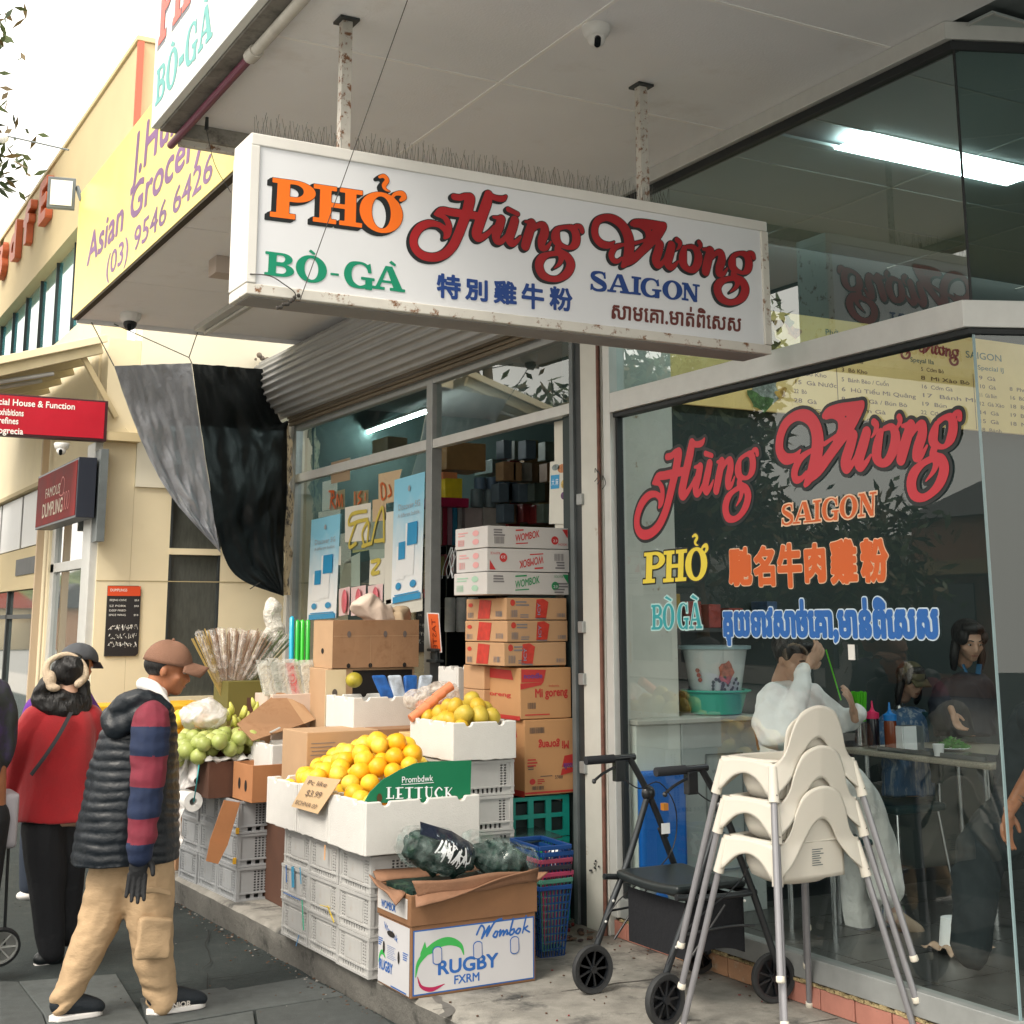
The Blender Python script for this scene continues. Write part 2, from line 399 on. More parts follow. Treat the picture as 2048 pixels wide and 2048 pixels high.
# ------------------------------------------------------------------ letter shapes
def _rc(x0, y0, x1, y1): return [[(x0, y0), (x1, y0), (x1, y1), (x0, y1)]]
def _ell(cx, cy, rx, ry, n=28, rev=False):
 l = [(cx+rx*math.cos(2*math.pi*k/n), cy+ry*math.sin(2*math.pi*k/n)) for k in range(n)]
 return l[::-1] if rev else l
def _dee(x0, cx, cy, rx, ry, rev=False):
 l = [(x0, cy-ry), (cx, cy-ry)]+[(cx+rx*math.cos(R(a)), cy+ry*math.sin(R(a))) for a in range(-80, 90, 12)]+[(cx, cy+ry), (x0, cy+ry)]
 return l[::-1] if rev else l
def slab(ch):
 """slab-serif capitals in a unit box: (groups of outlines, strokes)"""
 P = []; S = []
 if ch == 'P': P = [_rc(.13, 0, .4, 1), _rc(0, 0, .54, .13), _rc(.02, .88, .4, 1), [_dee(.3, .5, .72, .46, .28), _dee(.4, .5, .73, .2, .165, True)]]
 if ch == 'H': P = [_rc(.13, 0, .36, 1), _rc(.64, 0, .87, 1), _rc(0, 0, .47, .12), _rc(.53, 0, 1, .12), _rc(0, .88, .47, 1), _rc(.53, .88, 1, 1), _rc(.3, .44, .7, .56)]
 if ch == 'O': P = [[_ell(.5, .5, .5, .52), _ell(.5, .5, .22, .41, rev=True)]]
 if ch == 'B': P = [_rc(.12, 0, .38, 1), _rc(0, 0, .4, .12), _rc(0, .88, .4, 1), [_dee(.2, .55, .745, .37, .255), _dee(.38, .55, .75, .12, .145, True)], [_dee(.2, .57, .27, .42, .27), _dee(.38, .57, .28, .15, .155, True)]]
 if ch == 'A': P = [[[(.4, 1), (.62, 1), (.97, .1), (.68, .1)]], [[(.4, 1), (.5, 1), (.24, .1), (.1, .1)]], _rc(.24, .3, .8, .4), _rc(0, 0, .4, .12), _rc(.56, 0, 1.06, .12)]
 if ch == 'I': P = [_rc(.25, 0, .75, 1), _rc(0, 0, 1, .13), _rc(0, .87, 1, 1)]
 if ch == 'N': P = [_rc(.12, 0, .24, 1), _rc(.74, 0, .86, 1), [[(.02, 1), (.34, 1), (.88, .06), (.84, -.02), (.66, -.02)]], _rc(0, .88, .36, 1), _rc(0, 0, .38, .12), _rc(.6, .88, 1, 1)]
 if ch == 'G':
  S = [[(.84, .68, .1), (.72, .9, .1), (.5, .965, .09), (.24, .84, .2), (.14, .5, .27), (.24, .17, .22), (.5, .04, .1), (.72, .1, .14)]]
  P = [_rc(.56, .34, 1.0, .45), _rc(.7, -.02, .92, .4), [[(.78, .62), (.9, .62), (.86, 1), (.76, .92)]]]
 if ch == 'S':
  S = [[(.84, .74, .1), (.74, .92, .12), (.5, .95, .12), (.22, .86, .2), (.2, .68, .24), (.48, .53, .28), (.8, .36, .27), (.8, .14, .2), (.5, .05, .13), (.24, .1, .14), (.13, .28, .1)]]
  P = [[[(.78, .66), (.9, .66), (.86, 1.02), (.78, .95)]], [[(.06, 0), (.14, .04), (.2, .34), (.08, .34)]]]
 if ch == '-': P = [_rc(0, .3, 1, .52)]
 if ch == '`': P = [[[(0, .6), (.35, 1), (1, .3), (.8, 0)]]]
 if ch == '?': S = [[(.1, .85, .18), (.5, .95, .3), (.75, .7, .32), (.45, .35, .32), (.6, .1, .2), (.95, .02, .06)]]      # hook above
 if ch == ',': S = [[(0, .3, .25), (.25, .7, .3), (.7, .8, .45), (.85, .45, .45), (.6, .1, .25)]]                       # horn
 return P, S
def put_slab(ink, ch, px2uv, bl, br, tl):
 b, r, t = px2uv(*bl), px2uv(*br), px2uv(*tl)
 ex = (r[0]-b[0], r[1]-b[1]); ey = (t[0]-b[0], t[1]-b[1]); P, S = slab(ch)
 f = lambda x, y: (b[0]+ex[0]*x+ey[0]*y, b[1]+ex[1]*x+ey[1]*y)
 for g in P: ink.poly(*[[f(*p) for p in l] for l in g])
 k = (math.hypot(*ex)+math.hypot(*ey))/2
 for st in S: ink.stroke([(*f(x, y), w*k) for x, y, w in st])
def put_font(ink, text, px2uv, c, hpx, wpx=None, size_ref=None):
 """font outlines centred at pixel c, hpx tall and wpx wide on the photograph, lying on the plane of px2uv"""
 L = font_loops(text); xs = [p[0] for l in L for p in l]; ys = [p[1] for l in L for p in l]
 x0, x1, y0, y1 = min(xs), max(xs), min(ys), max(ys); cu = px2uv(*c); du = px2uv(c[0]+10, c[1]); dv = px2uv(c[0], c[1]-10)
 sv = hpx/10*abs(dv[1]-cu[1])/(y1-y0); su = (wpx/10*abs(du[0]-cu[0])/(x1-x0)) if wpx else sv
 sg = 1 if du[0] > cu[0] else -1
 ink.poly(*[[(cu[0]+sg*(x-(x0+x1)/2)*su, cu[1]+(y-(y0+y1)/2)*sv) for x, y in l] for l in L])
HUNG = [  # brush lettering, one list per stroke: (x, y, width) in a 5.084x enlargement at (800, 360)
 [(455, 570, 26), (468, 520, 66), (430, 480, 60), (380, 452, 56), (290, 443, 72), (195, 490, 82), (138, 590, 82), (150, 690, 84), (225, 765, 86), (340, 788, 84), (450, 755, 88), (535, 670, 92), (590, 560, 96), (640, 430, 98), (680, 320, 104), (705, 220, 108), (712, 185, 100)],
 [(548, 172, 62), (610, 180, 60), (660, 165, 60), (700, 175, 80)],
 [(350, 350, 20), (420, 310, 66), (520, 328, 76), (640, 345, 76), (760, 362, 76), (850, 380, 60)],
 [(370, 355, 34), (440, 375, 50), (485, 430, 62), (498, 500, 60), (480, 560, 60), (450, 590, 26)],
 [(900, 150, 86), (880, 230, 104), (845, 330, 104), (800, 460, 104), (775, 550, 100), (800, 592, 74), (860, 570, 56), (920, 520, 40), (955, 470, 22)],
 [(890, 140, 62), (960, 180, 56), (1040, 192, 58), (1078, 165, 26)],
 [(950, 378, 26), (1000, 386, 40), (1040, 388, 40)],
 [(1030, 400, 84), (1005, 480, 94), (975, 560, 90), (985, 620, 72), (1030, 625, 54), (1080, 570, 40), (1120, 500, 26)],
 [(1165, 410, 86), (1145, 480, 92), (1110, 590, 90), (1135, 650, 62), (1190, 620, 44), (1225, 575, 22)],
 [(1100, 300, 50), (1195, 346, 44)],
 [(1275, 425, 26), (1320, 430, 40), (1340, 430, 60)],
 [(1340, 440, 84), (1310, 540, 94), (1280, 640, 92), (1272, 672, 88)],
 [(1350, 520, 24), (1400, 465, 50), (1460, 465, 74), (1468, 540, 92), (1440, 620, 88), (1440, 690, 62), (1490, 690, 46), (1532, 630, 20)],
 [(1600, 500, 50), (1580, 560, 90), (1590, 620, 90), (1640, 665, 50), (1720, 690, 40), (1780, 650, 80), (1790, 570, 88), (1760, 500, 76), (1690, 478, 40), (1620, 490, 44)],
 [(1750, 505, 26), (1790, 470, 40), (1835, 480, 50), (1850, 520, 50)],
 [(1620, 660, 60), (1600, 710, 66), (1650, 745, 66), (1705, 790, 84), (1735, 860, 92), (1700, 945, 82), (1620, 1000, 60), (1530, 1005, 58), (1445, 960, 84), (1412, 870, 90), (1440, 795, 80), (1510, 757, 50), (1600, 745, 50)],
 [(1625, 740, 76), (1640, 790, 62), (1620, 850, 40), (1565, 898, 10)]]
VUONG = [  # the same for the second word, enlargement at (1160, 410)
 [(348, 372, 14), (300, 408, 56), (220, 396, 76), (160, 330, 76), (148, 240, 72), (180, 160, 68), (260, 128, 66), (350, 148, 84), (430, 210, 96), (485, 310, 108), (500, 420, 110), (485, 520, 96), (455, 590, 70), (430, 622, 36)],
 [(440, 608, 36), (530, 555, 76), (630, 465, 76), (710, 380, 92), (775, 300, 110), (835, 225, 86), (860, 200, 40)],
 [(525, 195, 40), (560, 172, 50), (650, 185, 76), (750, 205, 86), (855, 198, 40)],
 [(545, 210, 30), (610, 205, 60), (680, 250, 74), (700, 320, 70), (680, 360, 50)],
 [(560, 388, 32), (640, 365, 26), (720, 345, 44)],
 [(445, 402, 30), (360, 430, 50), (318, 500, 62), (335, 560, 56), (385, 572, 40), (425, 540, 26)],
 [(760, 385, 24), (790, 390, 40), (820, 395, 40)],
 [(812, 400, 82), (795, 470, 90), (770, 560, 88), (790, 612, 66), (835, 590, 44), (870, 530, 26)],
 [(930, 410, 82), (915, 480, 90), (890, 580, 88), (915, 635, 60), (960, 615, 42), (995, 575, 20)],
 [(985, 355, 50), (1015, 385, 48), (1005, 430, 30), (980, 455, 12)],
 [(1060, 440, 54), (1045, 520, 84), (1050, 600, 84), (1100, 655, 56), (1160, 650, 70), (1200, 570, 88), (1195, 490, 80), (1150, 430, 50), (1090, 425, 36)],
 [(1210, 380, 46), (1225, 410, 42), (1205, 450, 22)],
 [(1250, 450, 26), (1290, 455, 40), (1330, 455, 40)],
 [(1325, 465, 80), (1300, 560, 90), (1280, 650, 88), (1275, 675, 84)],
 [(1345, 540, 24), (1385, 490, 46), (1430, 490, 70), (1440, 560, 86), (1415, 640, 84), (1410, 700, 60), (1455, 700, 44), (1497, 645, 20)],
 [(1560, 520, 46), (1545, 580, 80), (1550, 630, 80), (1600, 672, 46), (1660, 690, 36), (1705, 650, 76), (1715, 580, 82), (1690, 515, 70), (1630, 492, 38), (1580, 505, 42)],
 [(1690, 515, 26), (1720, 490, 40), (1755, 500, 48), (1765, 535, 44)],
 [(1570, 670, 56), (1560, 715, 62), (1600, 745, 62), (1650, 780, 80), (1680, 850, 88), (1655, 930, 78), (1590, 980, 56), (1510, 990, 56), (1430, 945, 80), (1395, 860, 86), (1415, 795, 76), (1480, 757, 48), (1550, 745, 48)],
 [(1580, 740, 70), (1600, 790, 56), (1580, 840, 36), (1525, 885, 10)]]
def affine3(src, dst):
 A = np.array([[x, y, 1] for x, y in src], float); X = np.linalg.solve(A, np.array(dst, float))
 return lambda x, y: (x*X[0, 0]+y*X[1, 0]+X[2, 0], x*X[0, 1]+y*X[1, 1]+X[2, 1])
HUNG_REF = [(60, 600), (1875, 520), (1500, 1040)]; VUONG_REF = [(85, 270), (1790, 520), (1520, 1020)]
def put_script(ink, word, f, uv, wk=1.0):
 """f maps the enlargement to photo pixels, uv to the plane"""
 for st in word:
  out = []
  for x, y, w in st:
   a = uv(*f(x, y)); b = uv(*f(x+10, y)); c = uv(*f(x, y+10))
   k = math.sqrt(abs((b[0]-a[0])*(c[1]-a[1])-(b[1]-a[1])*(c[0]-a[0])))/10
   out.append((a[0], a[1], w*k*wk))
  ink.stroke(out, 4)
# ------------------------------------------------------------------ shared materials
M = {}
M['awn_soffit'] = mat('soffit_paint', (.88, .885, .9), .75, var=.03, scale=1.3, col2=(.72, .7, .68), mscale=1.7, mthr=.56, msoft=.25, bump=.25, bscale=90)
M['white_paint'] = mat('white_paint', (.74, .73, .69), .5, var=.04, scale=6, col2=(.3, .14, .06), mscale=14, mthr=.69, msoft=.05)
M['white_rust'] = mat('rusty_white_paint', (.68, .66, .6), .6, var=.06, scale=8, col2=(.22, .1, .04), mscale=22, mthr=.56, msoft=.08)
M['sign_face'] = mat('sign_acrylic', (.76, .78, .81), .32, var=.015, scale=2, spec=.5)
M['ink_orange'] = mat('ink_orange', (.95, .18, .01), .4)
M['ink_black'] = mat('ink_black', (.008, .012, .014), .4)
M['ink_red'] = mat('ink_red', (.36, .008, .012), .4, var=.25, scale=3)
M['ink_green'] = mat('ink_green', (.0, .26, .14), .4)
M['ink_blue'] = mat('ink_blue', (.008, .05, .24), .4)
M['ink_brown'] = mat('ink_brown', (.13, .02, .015), .4)
M['alu'] = mat('aluminium', (.36, .38, .38), .42, metal=.35, var=.08, scale=12)
M['alu_light'] = mat('aluminium_light', (.6, .61, .59), .4, metal=.2, var=.05, scale=10)
M['dark_seal'] = mat('rubber_seal', (.012, .016, .018), .6)
M['conc'] = mat('concrete', (.25, .24, .215), .85, var=.28, scale=9, col2=(.055, .056, .054), mscale=3.1, mthr=.52, msoft=.13, bump=.35, bscale=140)
M['conc_side'] = mat('concrete_edge', (.16, .155, .14), .85, var=.25, scale=7, col2=(.05, .05, .045), mscale=5, mthr=.55, msoft=.12, bump=.5, bscale=60)
M['asphalt'] = mat('asphalt_paving', (.022, .032, .032), .9, var=.35, scale=60, col2=(.045, .055, .052), mscale=8, mthr=.5, msoft=.3, bump=.7, bscale=300)
M['flag'] = mat('flagstone', (.075, .085, .085), .85, var=.18, scale=18, col2=(.04, .047, .047), mscale=4, mthr=.5, msoft=.3, bump=.3, bscale=220)
M['flag2'] = mat('flagstone_dark', (.055, .063, .063), .85, var=.18, scale=18, col2=(.035, .04, .04), mscale=4, mthr=.5, msoft=.3, bump=.3, bscale=220)
M['pink_tile'] = mat('pink_tile', (.46, .2, .155), .45, var=.16, scale=9, col2=(.3, .17, .13), mscale=18, mthr=.58, msoft=.1)
M['pink_tile2'] = mat('orange_tile', (.5, .28, .16), .5, var=.2, scale=9, col2=(.55, .45, .33), mscale=14, mthr=.55, msoft=.1)
M['grout'] = mat('grout', (.13, .1, .08), .9, var=.3, scale=40)
M['moss_mortar'] = mat('old_mortar', (.42, .33, .17), .9, var=.4, scale=50, col2=(.08, .06, .03), mscale=40, mthr=.5, msoft=.1, bump=.8, bscale=90)
M['steel_grey'] = mat('painted_steel', (.13, .15, .155), .5, var=.15, scale=9)
M['dark_steel'] = mat('dark_steel', (.03, .036, .038), .5, var=.2, scale=9)
M['glass'] = glass_mat('window_glass', (.88, .93, .92), 1.4)
M['glass_top'] = glass_mat('upper_glass', (.7, .85, .84), 3.3)
M['glass_shop'] = glass_mat('shop_glass', (.8, .9, .88), 1.6)
M['cream'] = mat('cream_render', (.82, .72, .5), .8, var=.04, scale=2, col2=(.68, .58, .38), mscale=3, mthr=.62, msoft=.2, bump=.15, bscale=200)
M['cream_lit'] = mat('lit_render', (.8, .76, .62), .8, var=.03, scale=2)  # paler copy of the cream: light on the upper wall put into colour
M['tan'] = mat('tan_render', (.56, .46, .27), .8, var=.05, scale=1.2, bump=.1, bscale=150)
M['yellow_sign'] = mat('yellow_sign_face', (.82, .68, .22), .35, var=.05, scale=2)
M['ink_purple'] = mat('ink_purple', (.2, .09, .23), .4, var=.25, scale=1.5)
# ------------------------------------------------------------------ ground
SLAB = .14
def kerb_x(y): return 2.585-(y-6)*.035
g = MB(); g.quad((-60, -40, -.012), (60, -40, -.012), (60, 160, -.012), (-60, 160, -.012))
struct(g.build('ground', M['asphalt']))
# kerb-edged shop platform
k = MB(); ys = [2.0, 3.5, 5.1, 5.8, 6.5, 7.2, 8, 9, 10, 11.1]
def slab_edge(y): return kerb_x(y) if y > 5.05 else kerb_x(5.05)+.0*(5.05-y)
nrow = []
ysf = [2.0+i*.07 for i in range(131)]
for y in ysf:
 e = slab_edge(y); w1 = noise.noise(Vector((y*5, 0, 3)))*.012+noise.noise(Vector((y*19, 5, 3)))*.006; w2 = noise.noise(Vector((y*4, 7, 3)))*.02
 nrow.append([(e+.03+w2*.5, y, -.02), (e+.012+w1, y, .06), (e+.004+w1, y, SLAB-.018+w2*.3), (e+.022+w1*.8, y, SLAB), (e+.25, y, SLAB), (4.0, y, SLAB), (4.6, y, SLAB)])
vs = [p for r in nrow for p in r]; n = 7
k.add(vs, [(i*n+j, (i+1)*n+j, (i+1)*n+j+1, i*n+j+1) for i in range(len(nrow)-1) for j in range(n-1)])
for i, f in enumerate(k.f): k.m[i] = 0 if i % 6 < 2 else 1
plat = struct(k.build('pavement_platform', [M['conc_side'], M['conc']], smooth=50))
# near flagstones on the footpath: separate stones
pave = thing('flagstone_paving', 'grey rectangular flagstones laid across the near footpath', 'paving', (1.2, 5.6, 0))
pave['kind'] = 'structure'; del pave['category']
rs = random.Random(3)
def stone(poly, z, m):
 b = MB(); b.prism([(p[0], p[1]) for p in poly], .02, Matrix.Translation((0, 0, z-.02))); o = b.build('flagstone', m, pave, bevel=.003, seg=1); return o
def gp(px, py): v = at(px, py, z=0); return (v.x, v.y)
S = [[(0, 1964), (36, 1965), (85, 2030), (95, 2060), (0, 2060)], [(38, 1965), (232, 1950), (300, 2060), (98, 2060), (88, 2030)],
     [(280, 1998), (450, 1976), (460, 1982), (612, 1956), (690, 1992), (508, 2020), (300, 2056)], [(512, 2022), (692, 1994), (770, 2040), (820, 2080), (520, 2080)], [(302, 2060), (506, 2024), (515, 2085), (300, 2110)],
     [(95, 2062), (298, 2062), (330, 2200), (100, 2200)], [(0, 2062), (92, 2062), (97, 2200), (-60, 2200)]]
for i, s in enumerate(S):
 q = [gp(*p) for p in s]
 ar = sum(q[j-1][0]*q[j][1]-q[j][0]*q[j-1][1] for j in range(len(q)))
 if ar < 0: q = q[::-1]
 stone(q, .004+.003*rs.random(), M['flag'] if i % 3 else M['flag2'])
# far footpath beside the shops, paler slabs running away
for i in range(12):
 for j in range(4):
  x0 = -.9+j*.62; y0 = 7.9+i*.62
  if y0 < 8.4+.9*max(0, x0-.1): continue
  b = MB(); b.box((x0+.006, y0+.006, -.02), (x0+.614, y0+.614, .003+.002*rs.random())); b.build('flagstone', M['flag'] if (i+j) % 2 else mat('flagstone_pale', (.16, .155, .14), .85, var=.2, scale=14, bump=.3, bscale=200), pave, bevel=.003, seg=1)
# grit and small leaves along the kerb foot
lt = MB()
for i in range(300):
 y = 5+rs.random()*4.5; x = kerb_x(y)-abs(rs.gauss(0, .05)); s = .003+rs.random()*.008
 if i > 240: x = kerb_x(y)-rs.random()*1.2; s = .004+.004*rs.random()
 lt.ball((x, y, .006), (s, s*.7, s*.35), 5, 3, Matrix.Rotation(rs.random()*3, 3, 'Z'))
 lt.m[-15:] = [rs.choice((0, 0, 1, 2))]*15
o = lt.build('kerb_litter', [mat('dead_leaf', (.09, .05, .03), .8), mat('paper_scrap', (.25, .24, .22), .8), mat('grit', (.03, .03, .028), .9)])
tag(o, 'leaf crumbs, grit and paper scraps lying along the foot of the kerb', 'litter', kind='stuff')
# ------------------------------------------------------------------ restaurant front: glass, frames, tiled plinth
XF = 3.98; GC = 3.575            # facade plane and the y of the glass corner
YL = 6.02
HEAD, RAIL, SILL = 4.0, 2.87, .33
# corner pane runs off at an angle
d2 = Vector((1, -.42, 0)).normalized()    # direction of the splayed front
def spl(t, z, o=0): return Vector((XF, GC, z))+d2*t+Vector((-d2.y, d2.x, 0))*-o
front = thing('restaurant_facade', 'grey metal and glass front of the noodle restaurant above pink tiles', 'shop front', (XF, 4.8, SLAB))
def frame_run(name, z0, z1, dep, out, m, y0=GC, y1=YL, bev=.003):
 b = MB(); b.box((XF-out, y0, z0), (XF-out+dep, y1, z1)); b.build(name, m, front, bevel=bev)
 b = MB(); A = spl(0, z0, out); B = spl(3.2, z0, out); C2 = spl(3.2, z0, out-dep); D = spl(0, z0, out-dep)
 # meets the straight run at the corner
 b.prism([(XF-out, GC), (B.x, B.y), (C2.x, C2.y), (XF-out+dep, GC)][::1], z1-z0, Matrix.Translation((0, 0, z0)))
 b.build(name, m, front, bevel=bev)
frame_run('sill_rail', SILL-.09, SILL, .07, .035, M['alu'])
frame_run('transom_rail', RAIL-.105, RAIL, .09, .05, M['alu_light'])
frame_run('transom_gasket', RAIL-.13, RAIL-.107, .06, .03, M['dark_seal'])
frame_run('head_rail', HEAD-.075, HEAD-.002, .07, .045, M['alu_light'])
frame_run('head_gasket', HEAD-.115, HEAD-.077, .05, .02, M['dark_seal'])
b = MB(); b.box((XF-.05, YL, SILL-.09), (XF+.04, YL+.065, HEAD)); b.build('side_frame', M['alu_light'], front, bevel=.003)
b = MB(); b.box((XF-.015, YL-.02, SILL), (XF+.02, YL, RAIL-.1)); b.build('side_gasket', M['dark_seal'], front)
def pane(name, z0, z1, m):
 b = MB(); b.quad((XF, GC, z0), (XF, YL, z0), (XF, YL, z1), (XF, GC, z1)); o = b.build(name, m, front)
 b = MB(); A = spl(.004, z0); B = spl(3.2, z0); b.quad(A, B, (B.x, B.y, z1), (A.x, A.y, z1)); b.build(name, m, front)
pane('glass_pane', SILL, RAIL-.1, M['glass']); pane('glass_pane', RAIL, HEAD-.07, M['glass_top'])
b = MB(); b.bar((XF-.003, GC, SILL), (XF-.003, GC, RAIL-.1), .006, .01); b.build('glass_joint', mat('glass_edge', (.25, .36, .38), .25), front)
b = MB(); b.bar((XF-.003, GC, RAIL), (XF-.003, GC, HEAD-.07), .006, .01); b.build('glass_joint', M['dark_seal'], front)
# plinth: mortar bed, tiles
b = MB(); b.box((XF-.02, GC-.02, SLAB-.02), (XF+.1, YL+.06, SILL-.09)); b.prism([(XF-.02, GC-.02), (spl(3.2, 0, .02).x, spl(3.2, 0, .02).y), (spl(3.2, 0, -.1).x, spl(3.2, 0, -.1).y), (XF+.1, GC)], SILL-.09-SLAB+.02, Matrix.Translation((0, 0, SLAB-.02)))
b.build('plinth', M['grout'], front)
b = MB()
for i in range(60):
 y = GC+(YL-GC)*i/60; h = .006+.01*rs.random(); b.box((XF-.035-.008*rs.random(), y, SILL-.105), (XF-.02, y+(YL-GC)/60, SILL-.105+h))
b.build('mortar_line', M['moss_mortar'], front)
ty = GC-.01; i = 0
while ty < YL+.02:
 w = .2; m = M['pink_tile']
 if 5.05 < ty+.1 < 5.5: m = M['pink_tile2']
 b = MB(); b.box((XF-.034-.003*rs.random(), ty+.004, SLAB+.003), (XF-.02, min(ty+w-.004, YL+.055), SILL-.108)); b.build('tile', m, front, bevel=.002, seg=1); ty += w; i += 1
for i in range(12):
 A = spl(.21*i+.01, 0, .034); B = spl(.21*i+.205, 0, .034); n = Vector((-d2.y, d2.x, 0))*.014
 b = MB(); b.prism([(A.x, A.y), (B.x, B.y), (B.x+n.x, B.y+n.y), (A.x+n.x, A.y+n.y)], SILL-.108-SLAB-.003, Matrix.Translation((0, 0, SLAB+.003))); b.build('tile', M['pink_tile'], front, bevel=.002, seg=1)
b = MB(); b.box((XF-.038, 5.86, SLAB+.045), (XF-.033, 5.9, SLAB+.1)); b.build('sticker', M['white_paint'], front)
# ------------------------------------------------------------------ lettering on the big pane
def uvw(px, py): v = at(px, py, x=XF-.006); return (-v.y, v.z)
def wfn(o): return lambda u, v: (XF-.006-o, -u, v)
Z5 = lambda x, y: (1230+x/2.3619, 750+y/2.3619)
ORWL = mat('ink_window_red', (.62, .03, .05), .4);
def win_word(strokes, ref, dst, name, label):
 ink = Ink(.004, .03); f = affine3(ref, [Z5(*p) for p in dst]); put_script(ink, strokes, f, uvw)
 o = ink.mesh(.016, fn=wfn(0)).build(name, M['ink_black']); tag(o, label, 'lettering', 'painted words on the restaurant window')
 ink.mesh(.0, fn=wfn(.002)).build('letter_fill', ORWL, o)
win_word(HUNG, HUNG_REF, [(80, 690), (682, 370), (550, 705)], 'window_lettering', 'red brush lettering with black edge, first large word on the restaurant window')
win_word(VUONG, VUONG_REF, [(745, 330), (1645, 190), (1455, 600)], 'window_lettering', 'red brush lettering with black edge, larger second word high on the restaurant window')
def win_slab(items, name, label, fill, edge, eoff, boff=0, cell=.003):
 ink = Ink(cell, .02)
 for ch, bl, br, tl in items: put_slab(ink, ch, uvw, Z5(*bl), Z5(*br), Z5(*tl))
 o = ink.mesh(eoff, fn=wfn(0)).build(name, edge); tag(o, label, 'lettering', 'painted words on the restaurant window')
 ink.mesh(boff, fn=wfn(.002)).build('letter_fill', fill, o)
YEL = mat('ink_yellow', (.9, .72, .07), .4); WINOR = mat('ink_window_orange', (.72, .13, .02), .4); PALE = mat('ink_pale_edge', (.9, .62, .42), .4)
TEAL = mat('ink_teal', (.03, .36, .4), .4); PALET = mat('ink_pale_teal', (.5, .75, .74), .4); WBLUE = mat('ink_window_blue', (.015, .13, .45), .4); PALEB = mat('ink_pale_blue', (.62, .75, .85), .4)
win_slab([('P', (133, 985), (240, 978), (137, 840)), ('H', (228, 980), (338, 973), (232, 832)), ('O', (333, 974), (438, 966), (333, 822)), ('?', (365, 808), (398, 806), (365, 755)), (',', (408, 842), (440, 840), (410, 798))],
         'window_lettering', 'yellow PHỞ painted with a black edge low on the window', YEL, M['ink_black'], .008)
win_slab([('B', (172, 1205), (228, 1203), (172, 1085)), ('O', (225, 1205), (282, 1202), (225, 1082)), ('`', (235, 1070), (272, 1070), (232, 1042)), ('G', (295, 1203), (350, 1201), (295, 1078)), ('A', (350, 1201), (410, 1199), (350, 1075)), ('`', (358, 1068), (395, 1065), (356, 1037))],
         'window_lettering', 'teal BÒ GÀ painted with a pale edge above the bucket', TEAL, PALET, .005, -.002)
win_slab([('S', (784, 714), (846, 706), (786, 613)), ('A', (840, 706), (932, 697), (848, 602)), ('I', (936, 697), (975, 692), (936, 592)), ('G', (976, 693), (1060, 684), (978, 585)), ('O', (1060, 684), (1146, 674), (1062, 574)), ('N', (1148, 673), (1236, 663), (1150, 560))],
         'window_lettering', 'orange SAIGON painted under the larger red word', WINOR, PALE, .004, -.002)
ink = Ink(.003, .02)
for ch, cx, cy, w, h in (('馳', 592, 905, 100, 165), ('名', 705, 903, 90, 175), ('牛', 825, 900, 105, 195), ('肉', 945, 888, 88, 170), ('雞', 1080, 880, 115, 195), ('粉', 1225, 875, 118, 190)):
 put_font(ink, ch, uvw, Z5(cx, cy), h/2.3619, w/2.3619)
o = ink.mesh(.0125, fn=wfn(0)).build('window_lettering', PALE); tag(o, 'row of six orange brush Chinese characters on the window', 'lettering', 'painted words on the restaurant window')
ink.mesh(.0085, fn=wfn(.002)).build('letter_fill', WINOR, o)
ink = Ink(.003, .02)
put_font(ink, 'គុយទាវសាច់'+'េ'+'គ'+'ា'+',មាន់ពិ'+'េ'+'សស', uvw, Z5(970, 1172), 215/2.3619, 1000/2.3619)
o = ink.mesh(.014, fn=wfn(0)).build('window_lettering', PALEB); tag(o, 'long line of blue Khmer letters with pale edge low on the window', 'lettering', 'painted words on the restaurant window')
ink.mesh(.0085, fn=wfn(.002)).build('letter_fill', WBLUE, o)
b = MB(); p0 = at(1697, 1289, x=XF-.006); p1 = at(1711, 1320, x=XF-.006); b.box((XF-.01, p1.y, p1.z), (XF-.006, p0.y, p0.z))
tag(b.build('door_sticker', M['white_paint']), 'small blank white sticker stuck on the window under the Khmer letters', 'sticker')
# ------------------------------------------------------------------ hanging light box sign
SY = 4.55; SX0, SX1 = 1.452, 3.812; SZ0, SZ1 = 2.815, 3.412; SB = SY+.19
sign = thing('hanging_sign', 'long white light box sign with PHỞ Hùng Vương hanging under the awning', 'sign', ((SX0+SX1)/2, SY+.1, SZ0))
b = MB(); b.box((SX0+.012, SY+.012, SZ0+.012), (SX1-.012, SB, SZ1-.012)); b.build('cabinet', M['white_paint'], sign)
for nm, a, c, m in (('frame_rail', (SX0, SY-.006, SZ1-.045), (SX1, SB+.004, SZ1), M['white_paint']), ('frame_rail', (SX0, SY-.006, SZ0), (SX1, SB+.004, SZ0+.04), M['white_rust']),
     ('frame_rail', (SX0-.003, SY-.008, SZ0+.041), (SX0+.035, SB+.002, SZ1-.046), M['white_paint']), ('frame_rail', (SX1-.035, SY-.008, SZ0+.041), (SX1+.003, SB+.002, SZ1-.046), M['white_rust'])):
 b = MB(); b.box(a, c); b.build(nm, m, sign, bevel=.004)
b = MB(); b.box((SX0+.035, SY+.002, SZ0+.04), (SX1-.035, SY+.01, SZ1-.045)); b.build('face_panel', M['sign_face'], sign)
b = MB(); b.box((SX0+.02, SY+.02, SZ0-.004), (SX1-.02, SB-.02, SZ0-.0005)); b.build('underside', mat('sign_under', (.3, .29, .28), .7, var=.1, scale=6), sign)
def uvs(px, py): v = at(px, py, y=SY); return (v.x, v.z)
def sfn(o): return lambda u, v: (u, SY-o, v)
ZA = lambda x, y: (800+x/5.084, 360+y/5.084); ZB = lambda x, y: (1160+x/5.084, 410+y/5.084); ZC = lambda x, y: (520+x/6.44, 340+y/6.44)
ink = Ink(.0025, .06)
